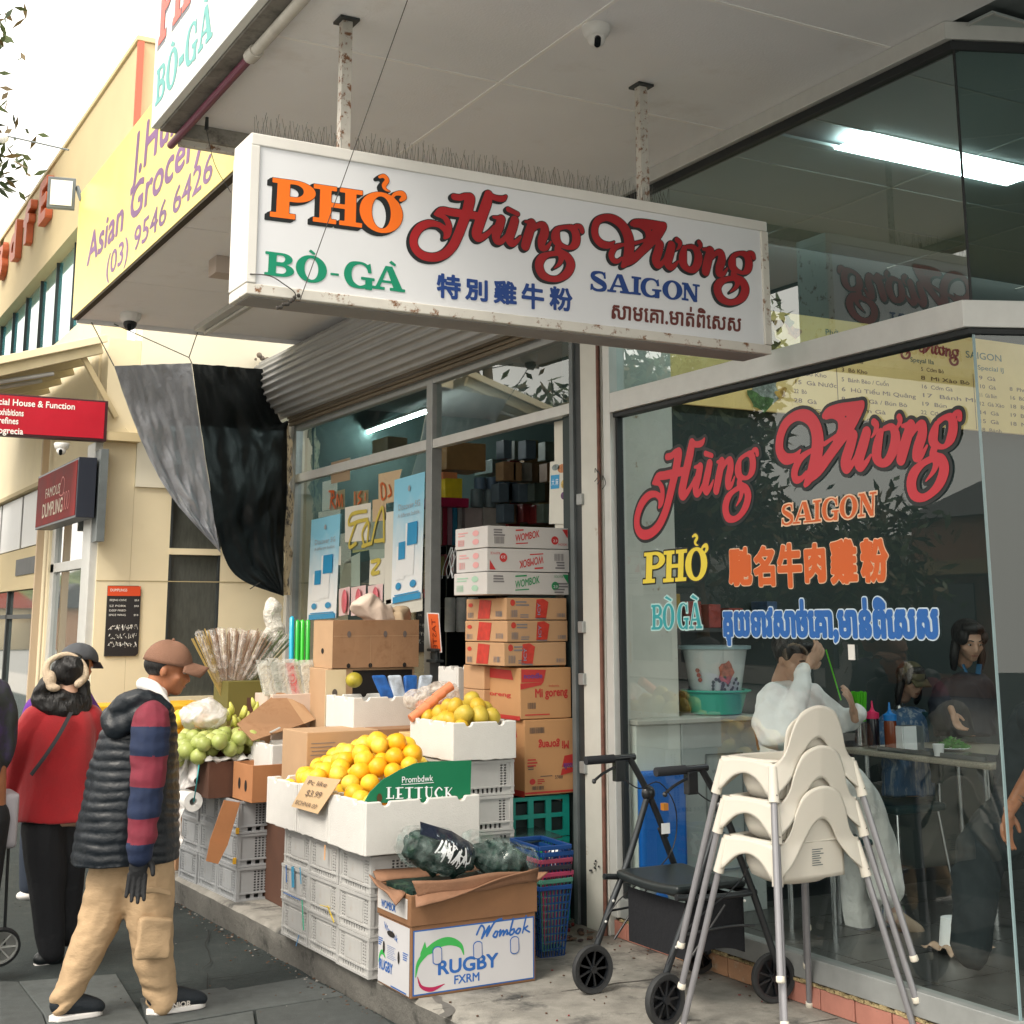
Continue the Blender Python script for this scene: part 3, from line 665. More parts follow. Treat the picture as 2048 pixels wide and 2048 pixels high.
for it in (('P', (125, 600), (725, 672), (150, 97)), ('H', (678, 662), (1312, 745), (692, 178)), ('O', (1280, 766), (1840, 836), (1280, 256)), ('?', (1530, 262), (1680, 280), (1520, 60)), (',', (1700, 390), (1880, 410), (1700, 265))):
 put_slab(ink, it[0], uvs, ZC(*it[1]), ZC(*it[2]), ZC(*it[3]))
ink.mesh(.0022, shift=(-.018, -.012), fn=sfn(.0)).build('letter_shadow', M['ink_black'], sign); ink.mesh(0, fn=sfn(.0012)).build('letters', M['ink_orange'], sign)
ink = Ink(.0025, .03)
for it in (('B', (52, 1348), (438, 1394), (70, 1043)), ('O', (460, 1420), (862, 1470), (460, 1078)), ('-', (905, 1390), (1015, 1402), (908, 1262)), ('G', (1070, 1494), (1475, 1548), (1075, 1156)), ('A', (1445, 1525), (1845, 1575), (1455, 1212)), ('`', (625, 1088), (718, 1098), (622, 1020)), ('`', (1660, 1238), (1755, 1244), (1658, 1165))):
 put_slab(ink, it[0], uvs, ZC(*it[1]), ZC(*it[2]), ZC(*it[3]))
ink.mesh(0, fn=sfn(.0006)).build('letters', M['ink_green'], sign)
ink = Ink(.0025, .05); put_script(ink, HUNG, ZA, uvs); put_script(ink, VUONG, ZB, uvs)
ink.mesh(.0035, shift=(-.009, -.007), fn=sfn(0)).build('letter_shadow', M['ink_black'], sign); ink.mesh(0, fn=sfn(.0012)).build('letters', M['ink_red'], sign)
ink = Ink(.0025, .03)
for it in (('S', (93, 866), (280, 888), (96, 662)), ('A', (275, 880), (505, 906), (285, 690)), ('I', (520, 906), (618, 919), (524, 722)), ('G', (608, 926), (825, 948), (612, 734)), ('O', (835, 948), (1040, 972), (838, 757)), ('N', (1033, 966), (1215, 990), (1036, 786))):
 put_slab(ink, it[0], uvs, ZB(*it[1]), ZB(*it[2]), ZB(*it[3]))
ink.mesh(0, fn=sfn(.0006)).build('letters', M['ink_blue'], sign)
ink = Ink(.002, .02)
for ch, cx, cy, w, h in (('特', 897.5, 573, 45, 46), ('別', 953, 580, 42, 40), ('雞', 1010.5, 585, 43, 44), ('牛', 1065.7, 592.5, 42, 48), ('粉', 1122, 598, 43, 44)): put_font(ink, ch, uvs, (cx, cy), h, w)
ink.mesh(.0035, fn=sfn(.0006)).build('letters', M['ink_blue'], sign)
ink = Ink(.002, .02)
kh = 'សាម'+'េ'+'គ'+'ា'+'.មាត់ពិ'+'េ'+'សស'
L = font_loops(kh); xs = [p[0] for l in L for p in l]; ys_ = [p[1] for l in L for p in l]
q0 = uvs(*(1000+720/3.22, 250+1245/3.22)); q1 = uvs(*(1000+1548/3.22, 250+1330/3.22)); q2 = uvs(*(1000+726/3.22, 250+1118/3.22))
sx_ = (max(xs)-min(xs)); f = lambda x, y: (q0[0]+(q1[0]-q0[0])*(x-min(xs))/sx_+(q2[0]-q0[0])*y/max(ys_), q0[1]+(q1[1]-q0[1])*(x-min(xs))/sx_+(q2[1]-q0[1])*y/max(ys_))
ink.poly(*[[f(*p) for p in l] for l in L]); ink.mesh(.0022, fn=sfn(.0006)).build('letters', M['ink_brown'], sign)
for px, py in ((693, 40), (1287, 168)):
 t = at(px, py, z=4.0); x = t.x
 ps = MB(); ps.box((x-.0225, SY+.13, SZ1), (x-.0195, SY+.17, 3.999)); ps.box((x-.019, SY+.13, SZ1), (x+.018, SY+.133, 3.999))
 ps.build('hanger_post', mat('rusty_post', (.55, .53, .48), .7, var=.1, scale=12, col2=(.2, .09, .04), mscale=30, mthr=.52, msoft=.08), sign)
 ps = MB(); ps.cbox((x, SY+.15, SZ1+.006), (.1, .09, .012)); ps.cbox((x, SY+.15, 3.993), (.08, .08, .01)); ps.build('post_plate', M['dark_steel'], sign)
# bird spikes along the top
sp = MB()
for i in range(105):
 if 19 < i < 23: continue
 x = SX0+.03+i*(SX1-SX0-.5)/105;
 for s in (-1, 1):
  dx = s*rs.uniform(.005, .02); h = rs.uniform(.07, .1); sp.tube([(x, SY+.05, SZ1), (x+dx, SY+.05+rs.uniform(-.03, .03), SZ1+h)], .0009, 3, False)
tag(sp.build('bird_spikes', mat('spike_wire', (.12, .12, .11), .4, metal=.8)), 'row of thin wire bird spikes standing on the long hanging sign', 'bird spikes')
# frayed cable loop and strings
cb = MB(); p = [at(500, 548, y=SY-.01), at(540, 552, y=SY-.02), at(570, 570, y=SY-.02), at(590, 586, y=SY-.015), at(589, 602, y=SY-.01)]
cb.tube([Vector(a[:3]) for a in cr_path([tuple(v) for v in p], 5)], .0022, 5)
a0 = at(815, 0, y=SY-.3); a1 = at(600, 600, y=SY-.02); cb.tube([a0, (a0+a1)/2, a1], .0018, 5)
a0 = at(775, 0, y=SY+.3); a0 = at(778, 20, z=3.99)
for i in range(9):
 c = at(556+i*5+rs.uniform(-2, 2), 618-i*3+rs.uniform(-4, 4), y=SY-.01); cb.ball(c, .008, 6, 4)
tag(cb.build('loose_cable', mat('old_cable', (.05, .045, .04), .7)), 'thin dark cable crossing the sign face down to a knot under it', 'cable')
# ------------------------------------------------------------------ awnings
AW = 4.0
aw = thing('main_awning', 'big grey awning ceiling with white fascia board over the noodle restaurant', 'awning', (2.7, 3, AW))
xs_ = [1.62, 2.70, 3.975]; ys2 = [-2.5, -.3, 1.7, 3.87, 4.97, 6.12]
for i in range(2):
 for j in range(5):
  if (i, j) == (0, 2): pass
  b = MB(); b.box((xs_[i]+.003, ys2[j]+.003, AW), (xs_[i+1]-.003, ys2[j+1]-.003, AW+.012)); b.build('soffit_panel', M['awn_soffit'], aw, bevel=.001, seg=1)
seam = mat('joint_strip', (.95, .94, .92), .7)
b = MB(); b.box((2.692, -2.5, AW-.004), (2.708, 6.12, AW+.002)); b.build('joint_strip', seam, aw)
for y in ys2[1:-1]: b = MB(); b.box((1.62, y-.008, AW-.004), (2.69, y+.008, AW+.002)); b.box((2.71, y-.008, AW-.004), (3.93, y+.008, AW+.002)); b.build('joint_strip', seam, aw)
b = MB(); b.box((1.5, -2.5, AW+.02), (9.5, 6.15, AW+.06)); b.build('roof_sheet', M['steel_grey'], aw)
b = MB(); b.box((1.478, -2.5, 3.955), (1.515, 6.15, 5.4)); b.build('fascia_board', mat('fascia_white', (.72, .75, .73), .4, var=.03, scale=1.5), aw, bevel=.003)
b = MB(); b.box((1.516, -2.5, 3.945), (1.62, 6.14, 3.99)); b.build('gap_strip', mat('dark_gap', (.2, .19, .17), .8, var=.3, scale=6, col2=(.08, .08, .07), mscale=9, mthr=.5, msoft=.2), aw, bevel=.004)  # dark strip standing for the dark gap between fascia and beam
b = MB(); b.box((1.62, 6.121, 3.93), (3.9, 6.16, 4.02)); b.build('end_beam', mat('dirty_beam', (.3, .29, .26), .7, var=.2, scale=6, col2=(.1, .09, .08), mscale=14, mthr=.5, msoft=.2), aw, bevel=.004)
b = MB(); b.box((1.62, 6.165, 3.905), (3.9, 6.2, 3.935)); b.build('end_angle', M['white_rust'], aw)
pp = MB(); pp.tube([(1.6, 6.25, 3.925), (1.6, 5.02, 3.925)], .019, 12); pp.build('blind_roller', mat('purple_tube', (.15, .025, .06), .35), aw, smooth=40)
pp = MB(); pp.tube([(1.6, 5.019, 3.925), (1.6, -2, 3.925)], .024, 12); pp.tube([(1.6, 5.06, 3.925), (1.6, 4.98, 3.925)], .031, 12); pp.build('roller_tube', mat('old_tube', (.5, .48, .43), .6, var=.15, scale=8), aw, smooth=40)
hk = MB(); hp = at(414, 235, y=6.0); hk.tube([hp+Vector((0, 0, .05)), hp, hp-Vector((0, 0, .06))], [.012, .008, .01], 6)
s0 = hp-Vector((0, 0, .06)); s1 = at(430, 330, y=6.0); s2 = at(462, 385, y=6.0); hk.tube(cr_path([tuple(s0), tuple(s1), tuple(s2)], 5), .0018, 4); hk.build('hook', M['dark_steel'], aw)
# lettering on the fascia board
def uvf(px, py): v = at(px, py, x=1.477); return (-v.y, v.z)
ffn = lambda o: (lambda u, v: (1.477-o, -u, v))
FR = mat('ink_faded_red', (.75, .13, .1), .5); FT = mat('ink_faded_teal', (.12, .4, .38), .5); FG = mat('ink_grey', (.16, .17, .19), .5)
def box_slab(ink, items, uv=None):
 for ch, y0, y1, z0, z1 in items:
  P, S_ = slab(ch); f = lambda x, y: (-(y0+(y1-y0)*x), z0+(z1-z0)*y)
  for g in P: ink.poly(*[[f(*p) for p in l] for l in g])
  k = (abs(y1-y0)+abs(z1-z0))/2
  for st in S_: ink.stroke([(*f(a, c), w*k) for a, c, w in st])
ink = Ink(.004, .06); box_slab(ink, [('P', 6.08, 5.84, 4.34, 4.66), ('H', 5.83, 5.55, 4.34, 4.66), ('O', 5.53, 5.22, 4.33, 4.67), ('?', 5.42, 5.32, 4.7, 4.85), (',', 5.27, 5.15, 4.55, 4.72)])
ink.mesh(.004, shift=(-.02, -.014), fn=ffn(0)).build('letter_shadow', FG, aw); ink.mesh(0, fn=ffn(.002)).build('letters', FR, aw)
ink = Ink(.004, .03); box_slab(ink, [('B', 6.09, 5.92, 4.04, 4.22), ('O', 5.91, 5.72, 4.035, 4.225), ('`', 5.86, 5.78, 4.23, 4.27), ('-', 5.70, 5.62, 4.04, 4.22), ('G', 5.60, 5.41, 4.035, 4.225), ('A', 5.40, 5.2, 4.04, 4.22), ('`', 5.34, 5.27, 4.23, 4.27)])
ink.mesh(0, fn=ffn(.001)).build('letters', FT, aw)
# CCTV domes
def dome(p, s, label, look, blk=False):
 t = thing('security_camera', label, 'security camera', p, 0, None)
 b = MB(); b.lathe([(.02, .0), (.056, 0), (.058, -.012), (.052, -.035), (.04, -.05), (.02, -.056), (0, -.056)], 24); b.build('base', M['cam_white'], t, smooth=50, world=False)
 b = MB(); c = Vector(look).normalized(); b.ball(Vector((0, 0, -.05))+c*.012, .036, 20, 14); b.build('eyeball', M['cam_white'] if not blk else M['ink_black'], t, smooth=180, world=False)
 b = MB(); q = c.to_track_quat('Z', 'Y').to_matrix().to_4x4(); q.translation = Vector((0, 0, -.05))+c*.036
 b.prism([(math.cos(a)*.013*(1), math.sin(a)*.013+(.011 if math.sin(a) > 0 else -.011)) for a in [k*math.pi/10 for k in range(20)]], .014, q); b.build('lens_window', mat('lens_black', (.005, .006, .008), .1), t, bevel=.002, world=False)
 t.scale = (s, s, s)
M['cam_white'] = mat('camera_white', (.75, .75, .73), .35)
dome((2.76, 4.28, 4.0), 1.0, 'white dome security camera on the grey awning ceiling', (-.35, -.8, -.75))
dome((2.3, 9.9, 3.9), 1.35, 'small security camera under the far end of the yellow awning', (-.3, -.9, -.8), True)
# yellow grocery awning
yw = thing('grocery_awning', 'awning with yellow Asian grocery sign board and grey underside', 'awning', (2.9, 8.2, 3.9))
for j, (a, c) in enumerate(((6.21, 7.5), (7.5, 8.95), (8.95, 10.25))):
 for i, (x0, x1) in enumerate(((1.99, 2.95), (2.95, 3.975))):
  b = MB(); b.box((x0+.004, a+.004, 3.9), (x1-.004, c-.004, 3.915)); b.build('soffit_panel', M['awn_soffit'], yw)
b = MB(); b.box((1.99, 6.21, 3.93), (3.975, 10.26, 4.0)); b.build('roof_sheet', M['awn_soffit'], yw)
b = MB(); b.box((1.955, 6.2, 3.9), (1.988, 10.26, 4.86)); b.build('sign_board', M['yellow_sign'], yw, bevel=.003)
b = MB(); b.box((1.96, 6.2, 3.885), (2.0, 10.25, 3.899)); b.build('board_trim', mat('rotten_trim', (.05, .04, .025), .9, var=.3, scale=30), yw)
b = MB(); b.box((1.99, 10.262, 3.87), (3.9, 10.28, 3.93)); b.build('end_trim', M['awn_soffit'], yw)
yfn = lambda u, v: (1.953, -u, v)
def ytext(s, y0, z0, size, w, skew=.12, bold=.018):
 mb = MB(); print_text(mb, s, lambda u, v: yfn(-y0+u+(v)*skew, z0+v), size, w=w, bold=bold); mb.build('letters', M['ink_purple'], yw)
ytext('Asian Grocery', 9.83, 4.2, .32, 2.95); ytext('(03) 9546 6426', 9.2, 3.965, .22, 2.42, .05, .01); ytext('J.Hung', 8.55, 4.48, .42, 1.4)
# floodlight at its far end, junction box, purple balls, light fitting
fl = thing('floodlight', 'square grey floodlight at the far end of the yellow sign', 'floodlight', (1.86, 10.3, 4.95))
Fm = Matrix.Translation((1.86, 10.3, 4.86)) @ Matrix.Rotation(R(-12), 4, 'Z') @ Matrix.Rotation(R(6), 4, 'X')
b = MB(); b.cbox((-.03, 0, 0), (.2, .06, .24), Fm); b.build('housing', M['steel_grey'], fl, bevel=.006)
b = MB(); b.cbox((-.03, -.033, 0), (.155, .006, .19), Fm); b.build('lamp_glass', mat('frosted_glass', (.85, .84, .8), .3), fl)
b = MB(); b.bar(Fm @ Vector((.08, 0, .06)), (1.96, 10.2, 4.8), .02, .03); b.build('bracket', M['steel_grey'], fl)
jb = MB(); jb.box((2.36, 8.0, 3.79), (2.52, 8.16, 3.9)); tag(jb.build('junction_box', mat('beige_box', (.5, .42, .36), .6), bevel=.004), 'small beige box fixed under the yellow awning', 'junction box')
pb = thing('balloons', 'dark purple balloons tied beside the beige box under the awning', 'balloon', (2.5, 7.9, 3.79))
for q in ((.0, -.02, -.01), (.03, 0, -.07), (-.02, -.03, -.1)): b = MB(); b.ball((2.5+q[0], 7.9+q[1], 3.78+q[2]), .035, 14, 10); b.build('balloon', mat('balloon_purple', (.03, .015, .09), .3), pb, smooth=180)
lf = thing('strip_light', 'unlit fluorescent strip light fitting under the yellow awning', 'strip light', (2.9, 9.5, 3.88))
b = MB(); b.box((2.83, 8.95, 3.86), (2.97, 10.1, 3.899)); b.build('housing', M['alu_light'], lf, bevel=.004)
b = MB(); b.tube([(2.9, 9.0, 3.845), (2.9, 10.05, 3.845)], .013, 8); b.build('tube', M['alu_light'], lf, smooth=60)
# ------------------------------------------------------------------ grocery front: frames, roller shutter, posters
gf = thing('grocery_facade', 'grocery shop front with grey frames and an open doorway', 'shop front', (3.98, 8.5, SLAB))
def gbox(nm, a, c, m, bev=.003, par=gf): b = MB(); b.box(a, c); return b.build(nm, m, par, bevel=bev)
gbox('jamb', (3.95, 6.33, SLAB), (4.03, 6.4, 3.3), M['dark_steel']); gbox('jamb_channel', (3.935, 6.401, SLAB), (4.0, 6.44, 3.3), M['steel_grey'])
gbox('jamb', (3.95, 10.86, SLAB), (4.03, 10.93, 3.4), M['alu']); gbox('jamb_channel', (3.93, 10.931, SLAB), (3.99, 11.0, 3.4), M['alu_light'])
gbox('mullion', (3.945, 8.22, SLAB), (4.02, 8.31, 3.35), M['alu'])
gbox('transom', (3.95, 8.312, 2.82), (4.01, 10.858, 2.89), M['alu_light']); gbox('transom', (3.95, 6.442, 2.82), (4.01, 8.218, 2.88), M['alu_light'])
gbox('head', (3.95, 6.4, 3.26), (4.02, 10.9, 3.33), M['alu'])
gbox('window_sill', (3.95, 8.312, .75), (4.02, 10.858, .82), M['alu'])
gbox('stall_riser', (3.97, 8.312, SLAB), (4.01, 10.858, .75), M['steel_grey'])
gbox('door_panel', (4.04, 6.46, 1.62), (4.07, 6.78, 2.82), mat('cream_panel', (.66, .64, .56), .6, var=.04))
gbox('door_panel', (4.05, 6.46, SLAB), (4.07, 6.76, 1.615), mat('orange_panel', (.6, .26, .06), .6, var=.1))
for a, c in ((8.312, 10.858),):
 b = MB(); b.quad((3.98, a, .82), (3.98, c, .82), (3.98, c, 2.82), (3.98, a, 2.82)); b.build('window_pane', M['glass_shop'], gf)
b = MB(); b.quad((3.98, 8.31, 2.89), (3.98, 10.858, 2.89), (3.98, 10.858, 3.26), (3.98, 8.31, 3.26)); b.build('fanlight_pane', M['glass_top'], gf)
b = MB(); b.quad((3.98, 6.44, 2.88), (3.98, 8.22, 2.88), (3.98, 8.22, 3.26), (3.98, 6.44, 3.26)); b.build('fanlight_pane', M['glass_shop'], gf)
# pillar between the shops
pl = thing('pillar', 'white painted pillar with rusty conduit between the two shops', 'pillar', (3.98, 6.2, SLAB))
b = MB(); b.box((3.94, 6.11, SLAB), (4.4, 6.327, AW)); b.build('shaft', mat('old_white', (.6, .6, .55), .7, var=.06, scale=5, col2=(.3, .2, .12), mscale=9, mthr=.64, msoft=.08), pl, bevel=.004)
b = MB(); b.tube([(3.925, 6.125, SLAB), (3.925, 6.12, 3.9)], .011, 8); b.build('conduit', mat('rusty_pipe', (.16, .07, .05), .7, var=.3, scale=20), pl, smooth=60)
for z in (1.35, 1.62, 2.3, .9):
 b = MB(); b.box((3.92, 6.3, z), (3.945, 6.35, z+.06)); b.build('hinge', M['alu'], pl, bevel=.004)
for k, (px, py) in enumerate(((1195, 950), (1205, 960), (1190, 945))):
 c = at(px, py, x=3.92); b = MB(); b.tube(cr_path([(c.x, c.y, c.z), (c.x-.01, c.y-.02, c.z+.02), (c.x, c.y-.03, c.z-.02), (c.x-.01, c.y-.01, c.z-.05)], 5), .002, 4); b.build('wire_hook', M['dark_steel'], pl)
for k in range(7):
 c = at(1180+rs.uniform(0, 30), 1690+rs.uniform(0, 60), x=3.93); b = MB(); b.ball(c, .006, 6, 4); b.build('screw', M['dark_steel'], pl)
# roller shutter housing made of ribbed slats
sh = thing('roller_shutter', 'rolled up grey ribbed metal shutter above the grocery front', 'shutter', (3.75, 8.7, 3.35))
prof = [(3.97, 3.86), (3.75, 3.865), (3.63, 3.80), (3.592, 3.70), (3.60, 3.60), (3.655, 3.50), (3.74, 3.41), (3.84, 3.355)]
dense = cr_path(prof, 2)
SHM = mat('shutter_metal', (.33, .34, .345), .5, metal=.2, var=.12, scale=5, col2=(.24, .24, .22), mscale=6, mthr=.58, msoft=.15, stretch=(1, .25, 1))
for i in range(len(dense)-1):
 (x0, z0), (x1, z1) = dense[i], dense[i+1]; dx, dz = x1-x0, z1-z0; L_ = math.hypot(dx, dz); nx, nz_ = dz/L_, -dx/L_
 if nx*(x0-3.85)+nz_*(z0-3.62) < 0: nx, nz_ = -nx, -nz_
 o_ = [(0, .0), (.15, .014), (.3, .017), (.45, .012), (.55, .0), (.9, -.002), (1, 0)]
 q = [(x0+dx*t+nx*h, z0+dz*t+nz_*h) for t, h in o_]; y0, y1 = 6.42, 10.98+.03*rs.random()
 b = MB(); vs = [(x, y0, z) for x, z in q]+[(x, y1, z) for x, z in q]+[(x-nx*.012, y1, z-nz_*.012) for x, z in q]+[(x-nx*.012, y0, z-nz_*.012) for x, z in q]; n = len(q)
 b.add(vs, [(k, k+1, n+k+1, n+k) for k in range(n-1)]+[(n+k, n+k+1, 2*n+k+1, 2*n+k) for k in range(n-1)]); b.build('slat', SHM, sh, smooth=60)
b = MB(); b.prism([(x, z) for x, z in dense], .006, Matrix(((1, 0, 0, 0), (0, 0, 1, 10.965), (0, 1, 0, 0), (0, 0, 0, 1)))); b.build('end_plate', M['dark_steel'], sh)
br = mat('brown_slat', (.15, .12, .08), .6, var=.25, scale=5, stretch=(1, .3, 1))
for i in range(4): b = MB(); b.box((3.9-.008*i, 6.42, 3.30+i*.028), (3.93, 10.92, 3.325+i*.028)); b.build('slat', br, sh, bevel=.006)
b = MB(); b.box((3.86, 6.4, 3.83), (3.975, 10.95, 3.899)); b.build('housing_cap', M['steel_grey'], sh, bevel=.004)
b = MB();
for i in range(26):
 b.ball((3.74+rs.uniform(-.12, .15), 10.99+rs.uniform(-.02, .02), 3.82+rs.uniform(-.06, .08)), rs.uniform(.012, .03), 6, 4)
o = b.build('rag_wad', mat('rag', (.2, .17, .14), .9, bump=.5, bscale=80), smooth=180); tag(o, 'dusty wad of rags and foam stuffed at the end of the rolled shutter', 'rags')
# posters behind the glass
PX = 3.974
def pq(name, px4, m, label=None, cat=None, x=PX, par=None, group=None):
 b = MB(); P = [at(a, c, x=x) for a, c in px4]; b.quad(*P); o = b.build(name, m, par)
 if label: tag(o, label, cat, group)
 return o
def pmap(px4, x=PX):
 """unit square (0,0 bottom left; 1,1 top right) onto four photo pixels tl, tr, br, bl on the plane x"""
 tl, tr, br_, bl = [at(a, c, x=x) for a, c in px4]
 return lambda u, v: bl+(br_-bl)*u+(tl-bl)*v+(tr-tl-br_+bl)*u*v
def gradmat(name, c0, c1, ax='Z', lo=0, hi=1):
 m = bpy.data.materials.new(name); m.use_nodes = True; nt = m.node_tree; N = nt.nodes; L = nt.links; b = N['Principled BSDF']; b.inputs['Roughness'].default_value = .5
 tc = N.new('ShaderNodeTexCoord'); sp_ = N.new('ShaderNodeSeparateXYZ'); L.new(tc.outputs['Generated'], sp_.inputs[0]); n = N.new('ShaderNodeTexNoise'); n.inputs['Scale'].default_value = 4; L.new(tc.outputs['Generated'], n.inputs['Vector'])
 ad = N.new('ShaderNodeMath'); ad.operation = 'MULTIPLY_ADD'; ad.inputs[1].default_value = .35; L.new(n.outputs['Fac'], ad.inputs[0]); L.new(sp_.outputs[ax], ad.inputs[2])
 cr = N.new('ShaderNodeValToRGB'); cr.color_ramp.elements[0].color = (*c0, 1); cr.color_ramp.elements[1].color = (*c1, 1); cr.color_ramp.elements[0].position = .45+lo*.5; cr.color_ramp.elements[1].position = .15+hi
 L.new(ad.outputs[0], cr.inputs[0]); L.new(cr.outputs[0], b.inputs['Base Color']); return m
POST = gradmat('poster_sky', (.85, .88, .9), (.25, .6, .8)); PB = mat('poster_blue', (.03, .3, .58), .4); PW = mat('poster_white', (.85, .88, .9), .4); PG = mat('poster_grey', (.35, .38, .42), .5)
def phone_poster(px4, label):
 t = thing('poster', label, 'poster', at(*px4[3], x=PX), 0, 'blue phone posters'); pq('sheet', px4, POST, par=t)
 f = pmap(px4, PX-.004); f2 = pmap(px4, PX-.008)
 b = MB(); rect(b, f, .42, .2, .72, .62); rect(b, f, .14, .18, .42, .45); b.build('pale_shape', PW, t)
 b = MB(); rect(b, f2, .48, .44, .8, .62); rect(b, f2, .2, .34, .42, .48); disc(b, f2, .22, .13, .09, 12, .03); disc(b, f2, .7, .13, .1, 12, .03); rect(b, f2, .05, .0, .95, .05); rect(b, f2, .1, .055, .9, .065); b.build('blue_shape', PB, t)
 b = MB(); print_text(b, 'Discover 5G', lambda u, v: f2(u, v), .07, .15, .74, w=.7); print_text(b, 'A different bubble', lambda u, v: f2(u, v), .045, .15, .68, w=.7); disc(b, f2, .5, .9, .04, 10, .025); b.build('small_print', PG, t)
phone_poster([(623, 1040), (681, 1027), (672, 1236), (614, 1240)], 'blue phone poster low at the left of the grocery window')
phone_poster([(789, 960), (850, 943), (843, 1196), (782, 1208)], 'blue phone poster high beside the grocery doorway mullion')
PAP = mat('paper', (.66, .65, .58), .8, var=.05, scale=5); TANP = mat('tan_paper', (.5, .38, .24), .8); YINK = mat('ink_mustard', (.55, .45, .08), .5); RINK = mat('ink_rust', (.5, .1, .02), .5)
papers = [([(640, 1100), (682, 1092), (682, 1130), (640, 1136)], PAP), ([(745, 1000), (772, 996), (772, 1040), (745, 1044)], TANP), ([(680, 1128), (702, 1122), (702, 1178), (680, 1182)], mat('paper_b', (.55, .53, .42), .8)), ([(722, 1124), (742, 1120), (742, 1172), (722, 1176)], mat('paper_dark', (.05, .06, .06), .5)), ([(705, 1050), (738, 1044), (738, 1100), (705, 1106)], mat('paper_c', (.6, .55, .25), .8)), ([(662, 925), (700, 915), (700, 960), (662, 968)], mat('paper_d', (.3, .22, .14), .8)), ([(772, 1200), (845, 1186), (845, 1222), (772, 1232)], PAP), ([(645, 964), (675, 957), (674, 1018), (644, 1022)], PAP), ([(660, 985), (690, 978), (689, 1018), (660, 1022)], TANP), ([(707, 983), (737, 980), (736, 1030), (706, 1030)], TANP), ([(757, 948), (804, 938), (787, 1004), (757, 1010)], TANP), ([(690, 1015), (742, 1005), (740, 1080), (690, 1085)], PAP),
          ([(681, 1068), (702, 1064), (702, 1125), (679, 1127)], PAP), ([(690, 1120), (720, 1105), (720, 1172), (678, 1176)], PAP), ([(738, 1095), (772, 1088), (772, 1118), (740, 1122)], PAP), ([(740, 1120), (770, 1116), (768, 1168), (738, 1170)], PAP), ([(770, 1025), (790, 1022), (787, 1205), (768, 1210)], PAP), ([(637, 1024), (681, 1018), (681, 1028), (637, 1036)], PAP), ([(700, 1030), (771, 1012), (770, 1098), (698, 1100)], mat('paper_dim', (.45, .45, .4), .8))]
pgr = thing('window_papers', 'patchwork of taped papers with yellow and rust hand lettering in the grocery window', 'notices', at(700, 1170, x=PX))
for i, (q, m) in enumerate(papers): pq('paper_sheet', q, m, x=PX+.003+.0015*(i % 5), par=pgr)
ink = Ink(.004, .02); up = lambda px, py: (lambda v: (-v.y, v.z))(at(px, py, x=PX-.004)); kz = .0048
def pst(pts, w): ink.stroke([(*up(600+x/4.83, 900+y/4.83), w*kz/4.83*4.83/2.2) for x, y in pts])
for pts in ([(640, 590), (500, 620), (470, 720), (560, 690), (650, 670)], [(540, 700), (480, 880), (480, 940), (540, 900)], [(620, 930), (600, 800), (660, 700), (650, 880)], [(600, 930), (690, 900)], [(690, 900), (740, 680), (800, 560), (810, 880)], [(720, 880), (810, 870)], [(690, 1080), (770, 1070), (690, 1190), (760, 1180)]): pst(pts, 13)
o = ink.mesh(0, fn=lambda u, v: (PX-.004, -u, v)).build('hand_lettering', YINK, pgr)
ink = Ink(.004, .02)
for pts in ([(290, 560), (310, 400), (330, 450), (300, 480), (340, 560)], [(350, 540), (360, 430), (380, 540), (400, 430), (410, 540)], [(280, 400), (330, 400)], [(530, 520), (530, 410)], [(590, 400), (560, 450), (590, 480), (560, 520)], [(780, 330), (790, 470), (825, 450), (820, 350), (790, 320)], [(630, 480), (630, 420)], [(860, 340), (880, 420), (850, 450)]): pst(pts, 8)
ink.mesh(0, fn=lambda u, v: (PX-.0045, -u, v)).build('hand_lettering', RINK, pgr)
pk = mat('pink_gloss', (.75, .16, .2), .3, var=.4, scale=6); pkp = mat('pink_pack', (.8, .6, .6), .3)
for i, q in enumerate(((678, 700, 1178, 1232), (702, 732, 1175, 1232), (736, 766, 1172, 1230))):
 t = thing('slipper_pack', ['pink packet hanging leftmost of three in the grocery window', 'pink packet hanging in the middle of three in the grocery window', 'pink packet hanging rightmost of three in the grocery window'][i], 'packet', at(q[0], q[3], x=PX), 0, 'pink packets in the grocery window')
 px4 = [(q[0], q[2]), (q[1], q[2]-5), (q[1]-2, q[3]-3), (q[0], q[3])]; pq('backing_card', px4, pkp, par=t); f = pmap(px4, PX-.02)
 b = MB(); c = f(.5, .5); b.ball(c, (.012, .05, .09), 14, 10); b.build('pink_body', pk, t, smooth=180)
# poster on the door panel
dp = thing('food_flyer', 'tall white flyer with food pictures on the cream panel by the doorway', 'poster', at(1100, 1050, x=4.03))
px4 = [(1100, 924), (1139, 918), (1135, 1048), (1098, 1048)]; pq('sheet', px4, PAP, x=4.032, par=dp); f = pmap(px4, 4.03)
for c, col in (((.62, .87, .22, .07), (.5, .2, .08)), ((.75, .62, .16, .07), (.5, .35, .1)), ((.75, .44, .15, .06), (.12, .05, .14)), ((.3, .9, .2, .05), (.2, .25, .25))):
 b = MB(); disc(b, f, c[0], c[1], c[2], 14, c[3]); b.build('food_picture', mat('food_%d' % int(col[0]*100+col[1]*1000), col, .5, var=.5, scale=40), dp)
b = MB(); rect(b, f, .05, .56, .5, .78); b.build('blue_block', PB, dp)
b = MB(); f2 = pmap(px4, 4.027); print_text(b, '大 麻', f2, .12, .1, .62, w=.35); b.build('characters', PW, dp)
